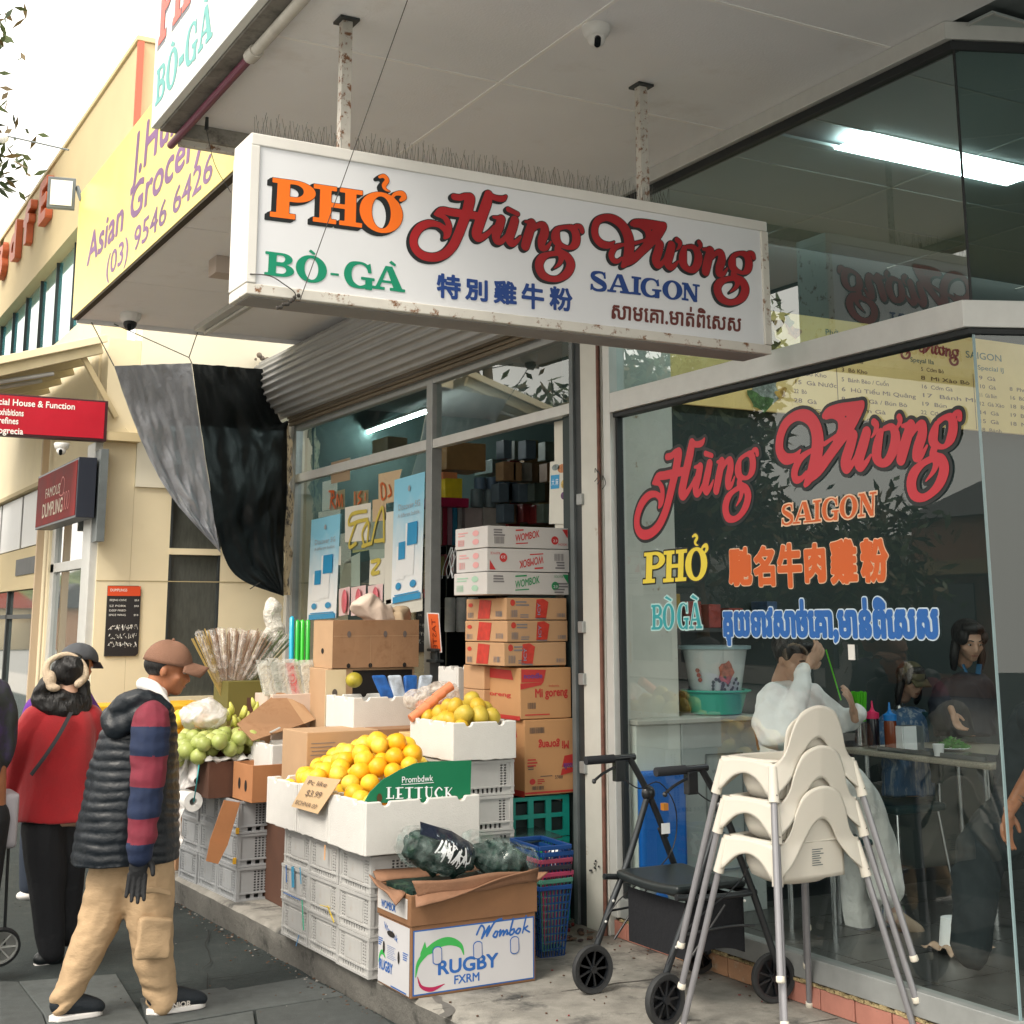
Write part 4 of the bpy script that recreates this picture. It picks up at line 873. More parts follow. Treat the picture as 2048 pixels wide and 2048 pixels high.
# backlit twisted clear film and string hanging at the doorway
st = MB();
for k in range(7):
 a0 = at(905+rs.uniform(-6, 6), 1095, x=4.1); pts = [tuple(a0)]
 for i in range(4): a0 = a0+Vector((0, rs.uniform(-.05, .05), -.05)); pts.append(tuple(a0))
 st.tube(cr_path(pts, 4), .002, 4)
tag(st.build('loose_strings', PW), 'knot of loose white strings hanging in the grocery doorway', 'string')
os_ = thing('price_card', 'orange card with hand lettering in a black holder at the doorway mullion', 'price card', at(865, 1320, x=3.9))
px4 = [(853, 1225), (878, 1226), (884, 1305), (860, 1306)]; pq('card', px4, mat('card_white', (.85, .8, .78), .6), x=3.9, par=os_); f = pmap(px4, 3.897)
b = MB(); rect(b, f, .1, .03, .9, .97); b.build('orange_face', mat('card_orange', (.85, .14, .03), .5), os_); f2 = pmap(px4, 3.894)
b = MB(); print_text(b, 'TASTE', lambda u, v: f2(.65-v*1.3, .85-u*.9), .35, 0, 0, w=.85); b.build('lettering', mat('card_ink', (.25, .02, .01), .5), os_)
for pz, w in ((1300, .12), (1322, .14)):
 c = at(870, pz, x=3.89); b = MB(); b.cbox(c, (.06, w, .018)); b.build('clamp', M['dark_steel'], os_, bevel=.004)
c = at(870, 1311, x=3.89); b = MB(); b.cbox(c, (.03, .08, .08)); b.build('clamp', M['dark_steel'], os_, bevel=.01)
# ------------------------------------------------------------------ cream building beyond the grocery
YC = 11.1; XC = 2.42
cb_ = thing('cream_building', 'cream rendered corner building beyond the grocery with teal upper windows', 'building', (3.2, 14, 0))
def cbx(nm, a, c, m, bev=0): b = MB(); b.box(a, c); return b.build(nm, m, cb_, bevel=bev)
cbx('wall', (XC, YC, 0), (2.68, YC+.25, 3.95), M['cream']);
cbx('wall', (2.682, YC, 0), (2.985, YC+.25, 2.75), M['cream']); cbx('wall', (3.412, YC, 0), (6, YC+.25, 2.75), M['cream']); cbx('wall', (2.985, YC, 0), (3.412, YC+.25, 1.1), M['cream'])
cbx('upper_wall', (2.682, YC-.02, 2.752), (7, YC+.25, 5.2), M['cream_lit'])
cbx('ledge', (2.2, YC-.14, 3.1), (2.68, YC-.002, 3.17), M['tan'])
cbx('groove', (XC, YC-.003, 2.0), (3.95, YC-.001, 2.008), mat('groove_shadow', (.42, .35, .2), .9))
wn_ = cbx('window_frame', (3.0, YC+.04, 1.1), (3.4, YC+.09, 2.75), mat('mesh_pane', (.075, .08, .07), .35, var=.2, scale=60, stretch=(1, 1, .2)))
cbx('window_bar', (2.985, YC-.004, 2.22), (3.412, YC+.06, 2.27), M['cream']); cbx('window_bar', (2.986, YC+.0, 1.1), (3.005, YC+.05, 2.75), M['dark_steel']); cbx('window_bar', (3.395, YC+.0, 1.1), (3.411, YC+.05, 2.75), M['dark_steel'])
# street side: x = XC plane
cbx('pier', (XC-.06, 11.12, 0), (XC+.2, 11.4, 3.1), M['alu_light'], .004)
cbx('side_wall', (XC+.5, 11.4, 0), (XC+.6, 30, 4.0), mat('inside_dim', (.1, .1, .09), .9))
cbx('door_frame', (XC, 11.42, 2.12), (XC+.06, 13.0, 2.2), M['alu_light'], .004); cbx('door_frame', (XC, 11.42, 0), (XC+.06, 11.52, 3.0), M['alu_light'], .004); cbx('door_frame', (XC, 12.85, 0), (XC+.06, 13.0, 3.0), M['alu_light'], .004)
REFG = mat('street_glass', (.1, .13, .13), .04, spec=1.0, coat=.6)
gl = MB(); gl.quad((XC+.03, 11.52, .1), (XC+.03, 12.85, .1), (XC+.03, 12.85, 2.12), (XC+.03, 11.52, 2.12)); gl.build('door_glass', REFG, cb_)
gl = MB(); gl.quad((XC+.03, 11.52, 2.2), (XC+.03, 12.85, 2.2), (XC+.03, 12.85, 2.75), (XC+.03, 11.52, 2.75)); gl.build('fanlight_glass', REFG, cb_)
cbx('pier', (XC-.02, 13.0, 0), (XC+.15, 13.35, 3.0), M['cream'])
gl = MB(); gl.quad((XC+.03, 13.35, .5), (XC+.03, 24, .5), (XC+.03, 24, 2.0), (XC+.03, 13.35, 2.0)); gl.build('window_glass', REFG, cb_)
for y in (15.2, 17.6, 20, 22.5): cbx('window_mullion', (XC, y, .5), (XC+.05, y+.06, 2.0), M['dark_steel'])
cbx('window_mullion', (XC, 13.35, 1.72), (XC+.05, 24, 1.76), M['dark_steel'])
cbx('band', (XC-.03, 13.3, 2.0), (XC+.1, 24, 2.4), M['tan']); cbx('vent', (XC-.04, 13.5, 2.14), (XC-.031, 14.6, 2.3), M['dark_steel'])
cbx('stall_riser', (XC-.02, 13.3, 0), (XC+.1, 24, .5), M['tan'])
for i in range(6): cbx('window_poster', (XC-.0, 13.4+i*1.3, 2.42), (XC+.02, 14.6+i*1.3, 2.95), mat('poster_pale', (.55, .56, .56), .4, var=.06, scale=3))
cbx('post', (XC-.12, 13.05, 0), (XC-.06, 13.1, 3.4), mat('pale_wood', (.55, .42, .28), .7))
cbx('band', (XC-.02, 11.36, 3.0), (XC+.2, 24, 4.3), M['cream']); cbx('soffit_strip', (XC-.06, 11.4, 2.96), (XC, 24, 2.998), M['tan'])
# upper windows and big tan parapet
TG = mat('teal_glass', (.06, .3, .34), .08, spec=1.0, coat=.7);
for i in range(9):
 gl = MB(); y = 11.2+i*.85; gl.quad((XC+.05, y, 4.3), (XC+.05, y+.83, 4.3), (XC+.05, y+.83, 5.4), (XC+.05, y, 5.4)); gl.build('upper_pane', TG, cb_)
 cbx('upper_mullion', (XC+.02, y+.83, 4.3), (XC+.05, y+.85, 5.4), M['dark_steel'])
cbx('parapet', (XC-.06, 10.35, 5.38), (XC+.4, 26, 6.22), M['tan'], .01); cbx('parapet_cap', (XC-.08, 10.33, 6.221), (XC+.42, 26, 6.26), mat('cap_tan', (.6, .5, .3), .6))
cbx('parapet_edge', (XC-.075, 10.3, 4.6), (XC-.03, 10.345, 6.2), mat('red_edge', (.65, .12, .07), .5)); cbx('parapet_lip', (XC-.07, 10.36, 5.2), (XC+.3, 26, 5.379), M['tan'])
for ch, y0, y1 in (('E', 14.05, 13.7), ('f', 14.95, 14.6), ('d', 15.8, 15.45), ('8', 16.75, 16.35)):
 ink = Ink(.02, .06); L = font_loops(ch); xs = [p[0] for l in L for p in l]; yy = [p[1] for l in L for p in l]
 ink.poly(*[[(-(y0+(y1-y0)*(p[0]-min(xs))/(max(xs)-min(xs))), 5.66+.4*(p[1]-min(yy))/(max(yy)-min(yy))) for p in l] for l in L])
 o = ink.mesh(.025, fn=lambda u, v: (XC-.1, -u, v)).build('raised_letter', mat('orange_letter', (.42, .09, .03), .5, var=.15), cb_, solid=.07)
# sloping corrugated awning with purlins
for i in range(7):
 y = 11.0+i*.55; b = MB(); b.bar((1.3, y, 3.5), (XC-.08, y, 3.84), .05, .09); b.build('rafter', mat('cream_beam', (.6, .52, .33), .7, var=.1, scale=6), cb_, bevel=.004)
b = MB(); n = 60; vs = []
for i in range(n+1):
 y = 10.95+i*.07; z = .012*(1 if i % 2 else -1); vs += [(1.25, y, 3.545+z), (XC-.08, y, 3.9+z)]
b.add(vs, [(2*i, 2*i+1, 2*i+3, 2*i+2) for i in range(n)]); b.build('awning_sheet', mat('pale_sheet', (.6, .58, .48), .5), cb_)
b = MB(); b.bar((1.25, 10.93, 3.56), (XC-.06, 10.93, 3.91), .03, .06); b.build('awning_edge', M['cream'], cb_, bevel=.004)
b = MB(); b.bar((2.2, 11.05, 3.78), (2.5, 11.08, 3.3), .04, .04); b.build('brace', M['tan'], cb_)
for i in range(2): b = MB(); b.tube([(1.2, 11.1+i*.5, 3.42+.02*i), (2.0, 11.1+i*.5, 3.62+.02*i)], .018, 8); b.build('tube_light', M['alu_light'], cb_, smooth=60)
# red projecting sign
RS = thing('red_sign', 'red light box sign with white lettering projecting from the cream building', 'sign', (2.0, 10.97, 3.08))
a0 = at(-60, 778, y=10.95); a1 = at(217, 802, y=10.95); z0 = at(213, 883, y=10.95).z; z1 = a1.z
b = MB(); b.box((a0.x, 10.95, z0), (a1.x, 11.05, z1)); b.build('cabinet', mat('maroon_frame', (.06, .015, .02), .4), RS, bevel=.004)
b = MB(); b.box((a0.x, 10.944, z0+.02), (a1.x-.025, 10.949, z1-.015)); b.build('face_panel', mat('red_face', (.5, .012, .03), .25, var=.15, scale=2), RS)
rfn = lambda u, v: (u, 10.941, v); q0 = at(0, 800, y=10.94)
b = MB(); WH = mat('ink_white', (.85, .84, .8), .5)
for s, px, py, w in (('ecial House & Function', -12, 808, 162), ('exhibitions', -6, 829, 53), ('refines', -4, 846, 40), ('ogrecia', -4, 866, 50)):
 p = at(px, py, y=10.94); p1 = at(px+w, py, y=10.94); print_text(b, s, rfn, .07, p.x, p.z, w=p1.x-p.x, bold=.02)
b.build('letters', WH, RS)
# dark red sign by the door
DS = thing('dark_red_sign', 'dark red glossy light box with outlined lettering beside the door', 'sign', (2.25, 11.6, 2.48))
b = MB(); b.box((2.2, 10.93, 2.48), (2.34, 12.62, 2.95)); b.build('cabinet', mat('navy_cabinet', (.015, .02, .035), .4), DS, bevel=.004)
b = MB(); b.box((2.196, 10.96, 2.5), (2.199, 12.6, 2.93)); b.build('face_panel', mat('dark_red_face', (.2, .015, .015), .6, var=.3, scale=3, spec=.1), DS)
b = MB(); dfn = lambda u, v: (2.192, -u, v); print_text(b, 'FAMOUS', dfn, .12, -12.2, 2.72, w=.62); print_text(b, 'DUMPLING', dfn, .17, -12.3, 2.56, w=.85, bold=.01); b.build('letters', mat('ink_gold', (.62, .5, .38), .5), DS)
ink = Ink(.006, .03)
for k in range(3): ink.stroke([(-11.42+k*.09, 2.7, .01), (-11.44+k*.09, 2.62, .01), (-11.4+k*.09, 2.57, .01), (-11.36+k*.09, 2.62, .01), (-11.38+k*.09, 2.7, .01)], closed=True)
ink.stroke([(-11.6, 2.72, .01), (-11.5, 2.84, .01), (-11.4, 2.8, .01), (-11.45, 2.7, .01)], closed=True); ink.mesh(0, fn=dfn).build('dumpling_drawing', mat('ink_coral', (.6, .12, .1), .5), DS)
b = MB(); b.box((2.36, 10.9, 2.3), (2.42, 11.08, 3.02)); b.build('bracket', M['steel_grey'], DS)
dome((2.02, 10.7, 3.02), 1.0, 'small security camera under the red projecting sign', (-.3, -.9, -.6))
# menu board on the cream wall
mbd = thing('menu_board', 'dark menu board with red header and white chalk scribbles on the cream wall', 'menu board', (2.62, YC, 1.42))
a = at(216, 1171, y=YC-.02); c = at(276, 1312, y=YC-.02); x0, x1, z1_, z0_ = a.x, c.x, a.z, c.z
b = MB(); b.prism([(x0, z0_), (x1-.02, z0_), (x1, z0_+.02), (x1, z1_-.03), (x1-.02, z1_), (x0, z1_)], .012, Matrix(((1, 0, 0, 0), (0, 0, 1, YC-.016), (0, 1, 0, 0), (0, 0, 0, 1)))); b.build('board', mat('board_black', (.02, .018, .02), .4), mbd)
b = MB(); b.box((x0, YC-.019, z1_-.08), (x1-.004, YC-.0165, z1_-.004)); b.build('header', mat('board_red', (.72, .08, .02), .4), mbd)
mf = lambda u, v: (u, YC-.021, v); b = MB()
print_text(b, 'DUMPLINGS', mf, .03, x0+.02, z1_-.045, w=.13, bold=.01)
for s, zz, p in (('BEIJING CHIVE', .12, '$8.8'), ('SZ PORK', .165, '$9.8'), ('DEEP FRIED', .2, ''), ('SPICE WING', .235, '$9.8')):
 print_text(b, s, mf, .022, x0+.018, z1_-zz, w=.13);
 if p: print_text(b, p, mf, .02, x1-.05, z1_-zz, w=.035)
ink = Ink(.003, .02)
for r_ in range(3):
 z = z0_+.2-r_*.065; x = x0+.02
 while x < x1-.03:
  n = rs.randint(2, 4); ink.line(*[(x+rs.uniform(0, .022), z+rs.uniform(-.005, .045), .0028) for _ in range(n+1)]); x += .016
ink.mesh(0, fn=mf, mb=b); b.build('chalk_lettering', WH, mbd)
# wall cables under the ledge
b = MB(); b.tube(cr_path([tuple(at(233, 868, y=11.0)), tuple(at(262, 872, y=11.0)), tuple(at(285, 880, y=11.0))], 4), .008, 6); b.tube(cr_path([tuple(at(250, 855, y=11.0)), tuple(at(262, 866, y=11.0)), tuple(at(282, 868, y=11.0))], 4), .005, 6)
tag(b.build('wall_cable', M['cream']), 'short cables clipped under the ledge behind the tarpaulin', 'cable')
# tarpaulin
tp = thing('tarpaulin', 'torn grey and black tarpaulin hanging from the awning by strings', 'tarpaulin', at(400, 900, y=10.6))
GRT = mat('tarp_grey', (.36, .38, .42), .42, var=.08, scale=4, bump=.7, bscale=20, bdist=.014, spec=.5); BKT = mat('tarp_black', (.006, .009, .01), .5, var=.3, scale=5, bump=.4, bscale=9, bdist=.02, spec=.25)
def strip(nm, left, right, m, fold, seed):
 Lp = cr_path([tuple(at(px, py, y=yy)) for px, py, yy in left], 8); Rp = cr_path([tuple(at(px, py, y=yy)) for px, py, yy in right], 8)
 n = 60
 def samp(P, t): k = t*(len(P)-1); i = min(int(k), len(P)-2); return Vector(P[i]).lerp(Vector(P[i+1]), k-i)
 def f(u, v):
  p = samp(Lp, v).lerp(samp(Rp, v), u); w = math.sin(u*math.pi)
  p.y += fold*w*(math.sin(u*17+v*3+seed)*.5+math.sin(u*41+v*9)*.22)+noise.noise(Vector((u*6, v*9, seed)))*.05*w+noise.noise(Vector((u*16, v*18, seed)))*.012; return p
 b = MB(); b.grid(f, 48, n); b.build(nm, m, tp, smooth=180)
strip('grey_sheet', [(228, 732, 10.3), (262, 830, 10.4), (305, 930, 10.5), (355, 1010, 10.55), (440, 1103, 10.6)], [(383, 726, 10.5), (400, 850, 10.5), (420, 980, 10.55), (432, 1060, 10.6), (441, 1105, 10.6)], GRT, .008, 1)
strip('black_sheet', [(384, 727, 10.5), (401, 850, 10.5), (421, 980, 10.55), (433, 1060, 10.6), (470, 1150, 10.65), (566, 1192, 10.7)], [(525, 738, 10.7), (560, 840, 10.85), (577, 850, 10.85), (575, 980, 10.8), (568, 1080, 10.8), (567, 1192, 10.7)], BKT, .01, 5)
b = MB()
for p, q in (((183, 645, 10.25), (228, 732, 10.3)), ((228, 648, 10.25), (378, 715, 10.5)), ((395, 665, 10.25), (378, 715, 10.5)), ((378, 715, 10.5), (384, 727, 10.5)), ((500, 1178, 10.68), (520, 1165, 10.6))):
 b.tube([at(p[0], p[1], y=p[2]), at(q[0], q[1], y=q[2])], .004, 5)
b.build('cord', M['dark_steel'], tp)
# ragged edge strip hanging by the grocery jamb
b = MB(); pr_ = [at(582+rs.uniform(-5, 6), 850+i*17, x=3.86) for i in range(21)]
for i in range(20): b.quad(pr_[i], pr_[i+1], pr_[i+1]+Vector((.0, .16+.05*rs.random(), 0)), pr_[i]+Vector((0, .16+.05*rs.random(), 0)))
tag(b.build('torn_strip', mat('torn_cloth', (.35, .3, .2), .9, col2=(.03, .03, .03), mscale=18, mthr=.5, msoft=.1, bump=.5)), 'ragged torn strip of cloth hanging beside the grocery jamb', 'torn cloth')
# ------------------------------------------------------------------ restaurant interior
FL = .2
def sbox(nm, a, c, m, bev=0): b = MB(); b.box(a, c); return struct(b.build(nm, m, bevel=bev))
ftile = mat('floor_tile', (.06, .062, .06), .35, var=.15, scale=6)
fl_ = thing('restaurant_floor', 'dark grey tiled floor inside the restaurant', 'floor', (6, 4, FL)); fl_['kind'] = 'structure'; del fl_['category']
b = MB(); b.prism([(4.03, 3.6), (7.1, 2.3), (10.6, 2.3), (10.6, 6.5), (4.03, 6.5)], .01, Matrix.Translation((0, 0, FL-.016))); b.build('grout_bed', M['dark_seal'], fl_)
for i in range(8):
 for j in range(7):
  x0 = 4.06+i*.42; y0 = 3.62+j*.42
  if y0+.41 > 6.5: continue
  b = MB(); b.box((x0, y0, FL-.004), (x0+.413, y0+.413, FL+.002)); b.build('floor_tile', ftile, fl_)
for i in range(7):
 for j in range(3):
  x0 = 5.3+i*.42; y0 = 3.2-j*.42
  if y0 < 3.45-.42*(x0-4.1): continue
  b = MB(); b.box((x0, y0, FL-.004), (x0+.413, y0+.413, FL+.002)); b.build('floor_tile', ftile, fl_)
wallg = mat('green_grey_wall', (.03, .045, .045), .7, var=.05, scale=2); bluew = mat('blue_wall', (.012, .03, .07), .5, var=.1, scale=2)
sbox('party_wall', (4.42, 6.5, 0), (10.7, 6.6, 4.3), wallg); sbox('party_wall', (3.99, 6.45, 0), (4.415, 6.6, 4.3), wallg)
sbox('wall_back', (10.6, 2.2, 0), (10.7, 6.5, 4.3), bluew); sbox('wall_side', (7.15, 2.2, 0), (10.6, 2.3, 4.3), wallg)
cei = thing('restaurant_ceiling', 'grid ceiling inside the restaurant', 'ceiling', (6, 4, 3.99)); cei['kind'] = 'structure'; del cei['category']
ct = mat('ceiling_tile', (.42, .48, .48), .8, var=.03, scale=2)
for i in range(6):
 for j in range(8):
  x0 = 4.03+i*1.22; y0 = 6.45-(j+1)*.6-.0
  y0 = 4.86-.6*(j-2)-.24
  if y0 > 6.4 or y0 < .6: continue
  if x0 < 4.1 and y0 < 2.9: continue
  if i == 0 and abs(y0-4.62) < .05:
   b = MB(); b.box((x0, y0+.25, 3.985), (x0+1.21, min(y0+.59, 6.49), 4.0)); b.build('ceiling_tile', ct, cei); continue
  b = MB(); b.box((x0, y0, 3.985), (x0+1.21, min(y0+.592, 6.49), 4.0)); b.build('ceiling_tile', ct, cei)
tb = mat('ceiling_bar', (.5, .52, .5), .5)
b = MB()
for j in range(9): y0 = 4.86-.6*(j-2)-.246; b.box((4.03, y0-.004, 3.98), (10.6, y0+.006, 3.984)) if .9 < y0 < 6.5 else None
for i in range(6): x0 = 4.03+i*1.22; b.box((x0-.012, 1.5 if i else 3.4, 3.979), (x0-.002, 6.5, 3.983))
b.build('ceiling_bars', tb, cei)['kind'] = 'stuff'
lp = thing('ceiling_light', 'lit white fluorescent panel in the restaurant ceiling', 'ceiling light', (5.1, 4.74, 3.98))
b = MB(); b.box((4.53, 4.62, 3.972), (5.74, 4.865, 3.979)); b.build('diffuser', mat('lit_panel', (.9, .95, .95), .5, emit=(.9, 1, .96), estr=9.0), lp)
for x, y in ((7.6, 3.6), (8.9, 5.6)):
 t = thing('ceiling_light', 'lit panel deep in the restaurant, %s' % ('nearer one' if x < 8 else 'farther one'), 'ceiling light', (x, y, 3.98)); b = MB(); b.box((x, y, 3.965), (x+1.1, y+.24, 3.975)); b.build('diffuser', MATS['lit_panel'], t)
b = MB(); b.tube([(4.22, 6.3, 1.17), (4.22, 6.3, 3.97)], .03, 14); tag(b.build('white_pipe', mat('white_pipe', (.7, .7, .62), .5, var=.05), smooth=60), 'white pipe rising behind the window beside the bucket', 'pipe')
# menu board
mb_ = thing('menu_board', 'long yellow illustrated menu board on the wall inside the restaurant', 'menu board', (6, 6.44, 2.92))
b = MB(); b.box((4.45, 6.43, 2.93), (7.9, 6.46, 3.56)); b.build('panel', mat('menu_yellow_glow', (.66, .5, .2), .35, var=.12, scale=2, emit=(.8, .56, .2), estr=.08), mb_)  # panel given a faint glow of its own, though it is no lamp
uvm = lambda px, py: (lambda v: (v.x, v.z))(at(px, py, y=6.425)); mfn = lambda o: (lambda u, v: (u, 6.425-o, v))
ZM = lambda x, y: (1500+x/3.5255, 560+y/3.5255)
ink = Ink(.003, .02); put_script(ink, HUNG, affine3(HUNG_REF, [ZM(818, 490), ZM(1140, 450), ZM(1090, 560)]), uvm); put_script(ink, VUONG, affine3(VUONG_REF, [ZM(1145, 440), ZM(1475, 500), ZM(1440, 605)]), uvm)
ink.mesh(.0015, fn=mfn(0)).build('letters', mat('menu_red', (.35, .03, .02), .5), mb_)
MG = mat('menu_green', (.05, .13, .1), .5); MBk = mat('menu_ink', (.14, .07, .03), .6)
def mtext(bm, s, zx, zy, h, w=None, bold=.01): p = uvm(*ZM(zx, zy)); p1 = uvm(*ZM(zx+(w or 100), zy)); k = abs(p1[0]-p[0])/(w or 100); print_text(bm, s, mfn(0), h*.0011, p[0], p[1], w=(w*k if w else None), bold=bold)
b = MB(); mtext(b, 'SAIGON', 1520, 545, 60, 250); mtext(b, 'Special I0', 708, 520, 40, 235); mtext(b, 'Speyal IIa', 1130, 575, 40, 165); mtext(b, 'Special IJ', 1605, 630, 40, 180); mtext(b, 'Phở', 530, 385, 50, 90); b.build('headings', MG, mb_)
b = MB()
rows = [(645, 575, ['1  Bún Chả', '3  Bò Kho', '5  Bánh Bèo / Cuốn', '6  Hủ Tiếu Mì Quảng', '8  Cơm Gà / Bún Bò', '9  Cơm Gà', '11  Nem Cuốn Bò'], 66, [145, 180, 330, 520, 460, 310, 330]), (310, 535, ['12  Bò Phở', '16  Bò Phở', '18  Bò Kho', '15  Gà Nước', '22  Bò', '28  Gà', '29  Gà'], 62, [130, 165, 220, 290, 90, 160, 230]), (1205, 640, ['5  Cơm Bò', '8  Mì Xào Bò', '16  Cơm Gà', '17  Bánh Mì', '19  Bún', '22  Cơm', '26'], 58, [160, 340, 215, 370, 170, 150, 30]),
  (1615, 700, ['9  Gà', '10  Gà', '11  Gà Bún', '12  Gà Xào', '14  Gà', '15  Gà', '18  Bánh'], 58, [115, 110, 120, 170, 130, 130, 150]), (1830, 780, ['8  Phở', '16  Bún', '18  Bò', '19  Bò', '18  Mì'], 58, [120, 120, 120, 120, 120])]
for x, y, ls, dy, ws in rows:
 for i, (s, w) in enumerate(zip(ls, ws)): mtext(b, s, x, y+i*dy+i*3, 34, w)
for x, y0, y1 in ((603, 520, 930), (1570, 660, 1050)):
 p = uvm(*ZM(x, y0)); q = uvm(*ZM(x+10, y1)); rect(b, mfn(0), p[0], q[1], p[0]+.006, p[1])
b.build('price_lines', MBk, mb_)
fd = [((165, 320), .1, (.25, .14, .03)), ((300, 360), .08, (.45, .2, .08)), ((270, 290), .05, (.04, .13, .02)), ((150, 420), .08, (.16, .12, .04)), ((130, 770), .14, (.3, .33, .3)), ((220, 800), .06, (.75, .35, .08)), ((40, 700), .1, (.1, .18, .17)), ((60, 860), .12, (.1, .2, .06))]
for k, (c, r, col) in enumerate(fd):
 b = MB(); p = uvm(*ZM(*c)); b.add([(p[0]+math.cos(a)*r*(.7+.3*math.sin(3*a+k)), 6.424-.001*k, p[1]+math.sin(a)*r*(.6+.3*math.cos(2*a+k))) for a in [i*.35 for i in range(18)]], [tuple(range(18))]); b.build('food_picture', mat('menu_food_%s' % 'abcdefgh'[k], col, .5, var=.7, scale=30), mb_)
# cabinets at the window
for i, (x0, x1, m, lb) in enumerate(((4.03, 4.31, mat('cabinet_white', (.62, .66, .62), .5, var=.03), 'white cabinet just inside the restaurant window by the frame'), (4.315, 4.84, mat('cabinet_grey', (.36, .4, .4), .45, var=.06), 'grey cabinet under the flowered bucket inside the window'))):
 t = thing('cabinet', lb, 'cabinet', ((x0+x1)/2, 6.2, FL)); b = MB(); b.box((x0, 5.98, FL), (x1, 6.44, 1.16)); b.build('carcass', m, t, bevel=.006)
 if i:
  b = MB();
  for a, c in (((4.46, 5.973, .42), (4.465, 5.978, 1.0)), ((4.7, 5.973, .42), (4.705, 5.978, 1.0)), ((4.466, 5.973, .42), (4.699, 5.978, .425)), ((4.466, 5.973, .995), (4.699, 5.978, 1.0))): b.box(a, c)
  b.build('door_edge', M['steel_grey'], t); b = MB(); fn = lambda u, v: (u, 5.976, v); print_text(b, 'WARNING', fn, .03, 4.5, .9);
  for k in range(9): rect(b, fn, 4.5, .8-.025*k, 4.5+.1*rs.uniform(.5, 1), .806-.025*k)
  b.build('notice', mat('notice_ink', (.15, .17, .17), .6), t)
t = thing('counter_board', 'speckled shelf top over the two cabinets', 'shelf', (4.4, 6.2, 1.16)); b = MB(); b.box((4.02, 5.95, 1.161), (4.86, 6.44, 1.185)); b.build('board', mat('shelf_top', (.45, .46, .42), .5, var=.1), t, bevel=.004)
# bucket in a basin
bk = thing('bucket', 'white enamel style bucket with flower print', 'bucket', (4.55, 6.1, 1.3))
cx = at(1430, 1330, y=6.15).x;
b = MB(); b.lathe([(.125, 0), (.135, .02), (.165, .2), (.175, .255), (.19, .262), (.19, .275), (.172, .278), (.16, .2), (.12, .02)], 32, (cx, 6.15, 1.27)); b.build('body', mat('bucket_white', (.68, .72, .72), .25, coat=.4), bk, smooth=45)
b = MB(); b.lathe([(.177, .258), (.197, .262), (.198, .278), (.18, .28)], 32, (cx, 6.15, 1.27)); b.build('rim', mat('bucket_rim', (.3, .42, .45), .3), bk, smooth=60)
def onb(a, z, r=.0): rr = .139+(z)*.16+r; return (cx+math.sin(a)*rr, 6.15-math.cos(a)*rr, 1.27+z)
b = MB(); fn = lambda u, v: onb(u, v, .004)
for c, r, n in (((-.28, .14), .26, 14),): b.add([fn(c[0]+math.cos(k*2*math.pi/n)*r*(1+.15*math.cos(5*k*2*math.pi/n)), c[1]+math.sin(k*2*math.pi/n)*r*.22*(1+.15*math.cos(5*k*2*math.pi/n))) for k in range(n)], [tuple(range(n))])
for k in range(3): b.add([fn(-1.25+math.cos(q)*.09+.03*k, .15-.025*k+math.sin(q)*.013) for q in range(6)], [tuple(range(6))])
b.build('flower_print', mat('flower_red', (.4, .12, .08), .4, var=.5, scale=40), bk)
b = MB(); fn = lambda u, v: onb(u, v, .003)
for k in range(44): a = rs.uniform(-.75, .25); z = rs.uniform(.03, .13)-.04*abs(a+.28); b.add([fn(a+math.cos(q)*.06, z+math.sin(q)*.01) for q in range(6)], [tuple(range(6))])
b.build('leaf_print', mat('leaf_print', (.06, .1, .07), .4), bk)
bs = thing('basin', 'mint green plastic basin under the white bucket', 'basin', (cx, 6.15, 1.186)); b = MB(); b.lathe([(.12, 0), (.135, .005), (.165, .11), (.19, .122), (.19, .13), (.16, .13), (.13, .02)], 32, (cx, 6.15, 1.186)); b.build('body', mat('mint_plastic', (.06, .5, .36), .35), bs, smooth=45)
t = thing('blue_tub', 'blue plastic tub panel standing in front of the cabinets behind the window', 'tub', (4.17, 5.94, FL))
b = MB(); b.box((4.015, 5.92, .46), (4.30, 5.965, .94)); b.build('body', mat('blue_plastic', (.01, .13, .5), .35), t, bevel=.03, smooth=60, seg=4)
b = MB(); b.box((4.025, 5.93, FL), (4.29, 5.96, .455)); b.build('base', M['alu'], t); b = MB(); b.ball((4.12, 5.915, .3), (.05, .008, .07), 14, 10); b.build('badge', MATS['blue_plastic'], t, smooth=180); b = MB(); b.ball((4.12, 5.905, .29), (.02, .004, .04), 10, 8); b.build('badge_bird', PW, t, smooth=180)
# dim shelf with boxes on the party wall
sf = thing('wall_shelf', 'dim wall shelf behind the flowered bucket', 'shelf', (4.7, 6.4, 1.5)); b = MB(); b.box((4.33, 6.3, 1.62), (5.4, 6.49, 1.64)); b.build('board', M['dark_steel'], sf)
for i in range(7):
 x = 4.36+i*.14; h = rs.uniform(.09, .2); b = MB(); b.box((x, 6.33, 1.642), (x+rs.uniform(.07, .12), 6.48, 1.642+h)); c = rs.choice([(.35, .22, .02), (.3, .04, .03), (.4, .16, .16), (.1, .12, .05), (.05, .1, .2)])
 tag(b.build('shelf_packet', mat('packet_%d' % i, c, .5, var=.3, scale=20), bevel=.004), 'packet %s on the dim shelf behind the bucket' % ('far left', 'second from left', 'third from left', 'in the middle', 'third from right', 'second from right', 'far right')[i], 'packet', 'packets on the dim shelf')
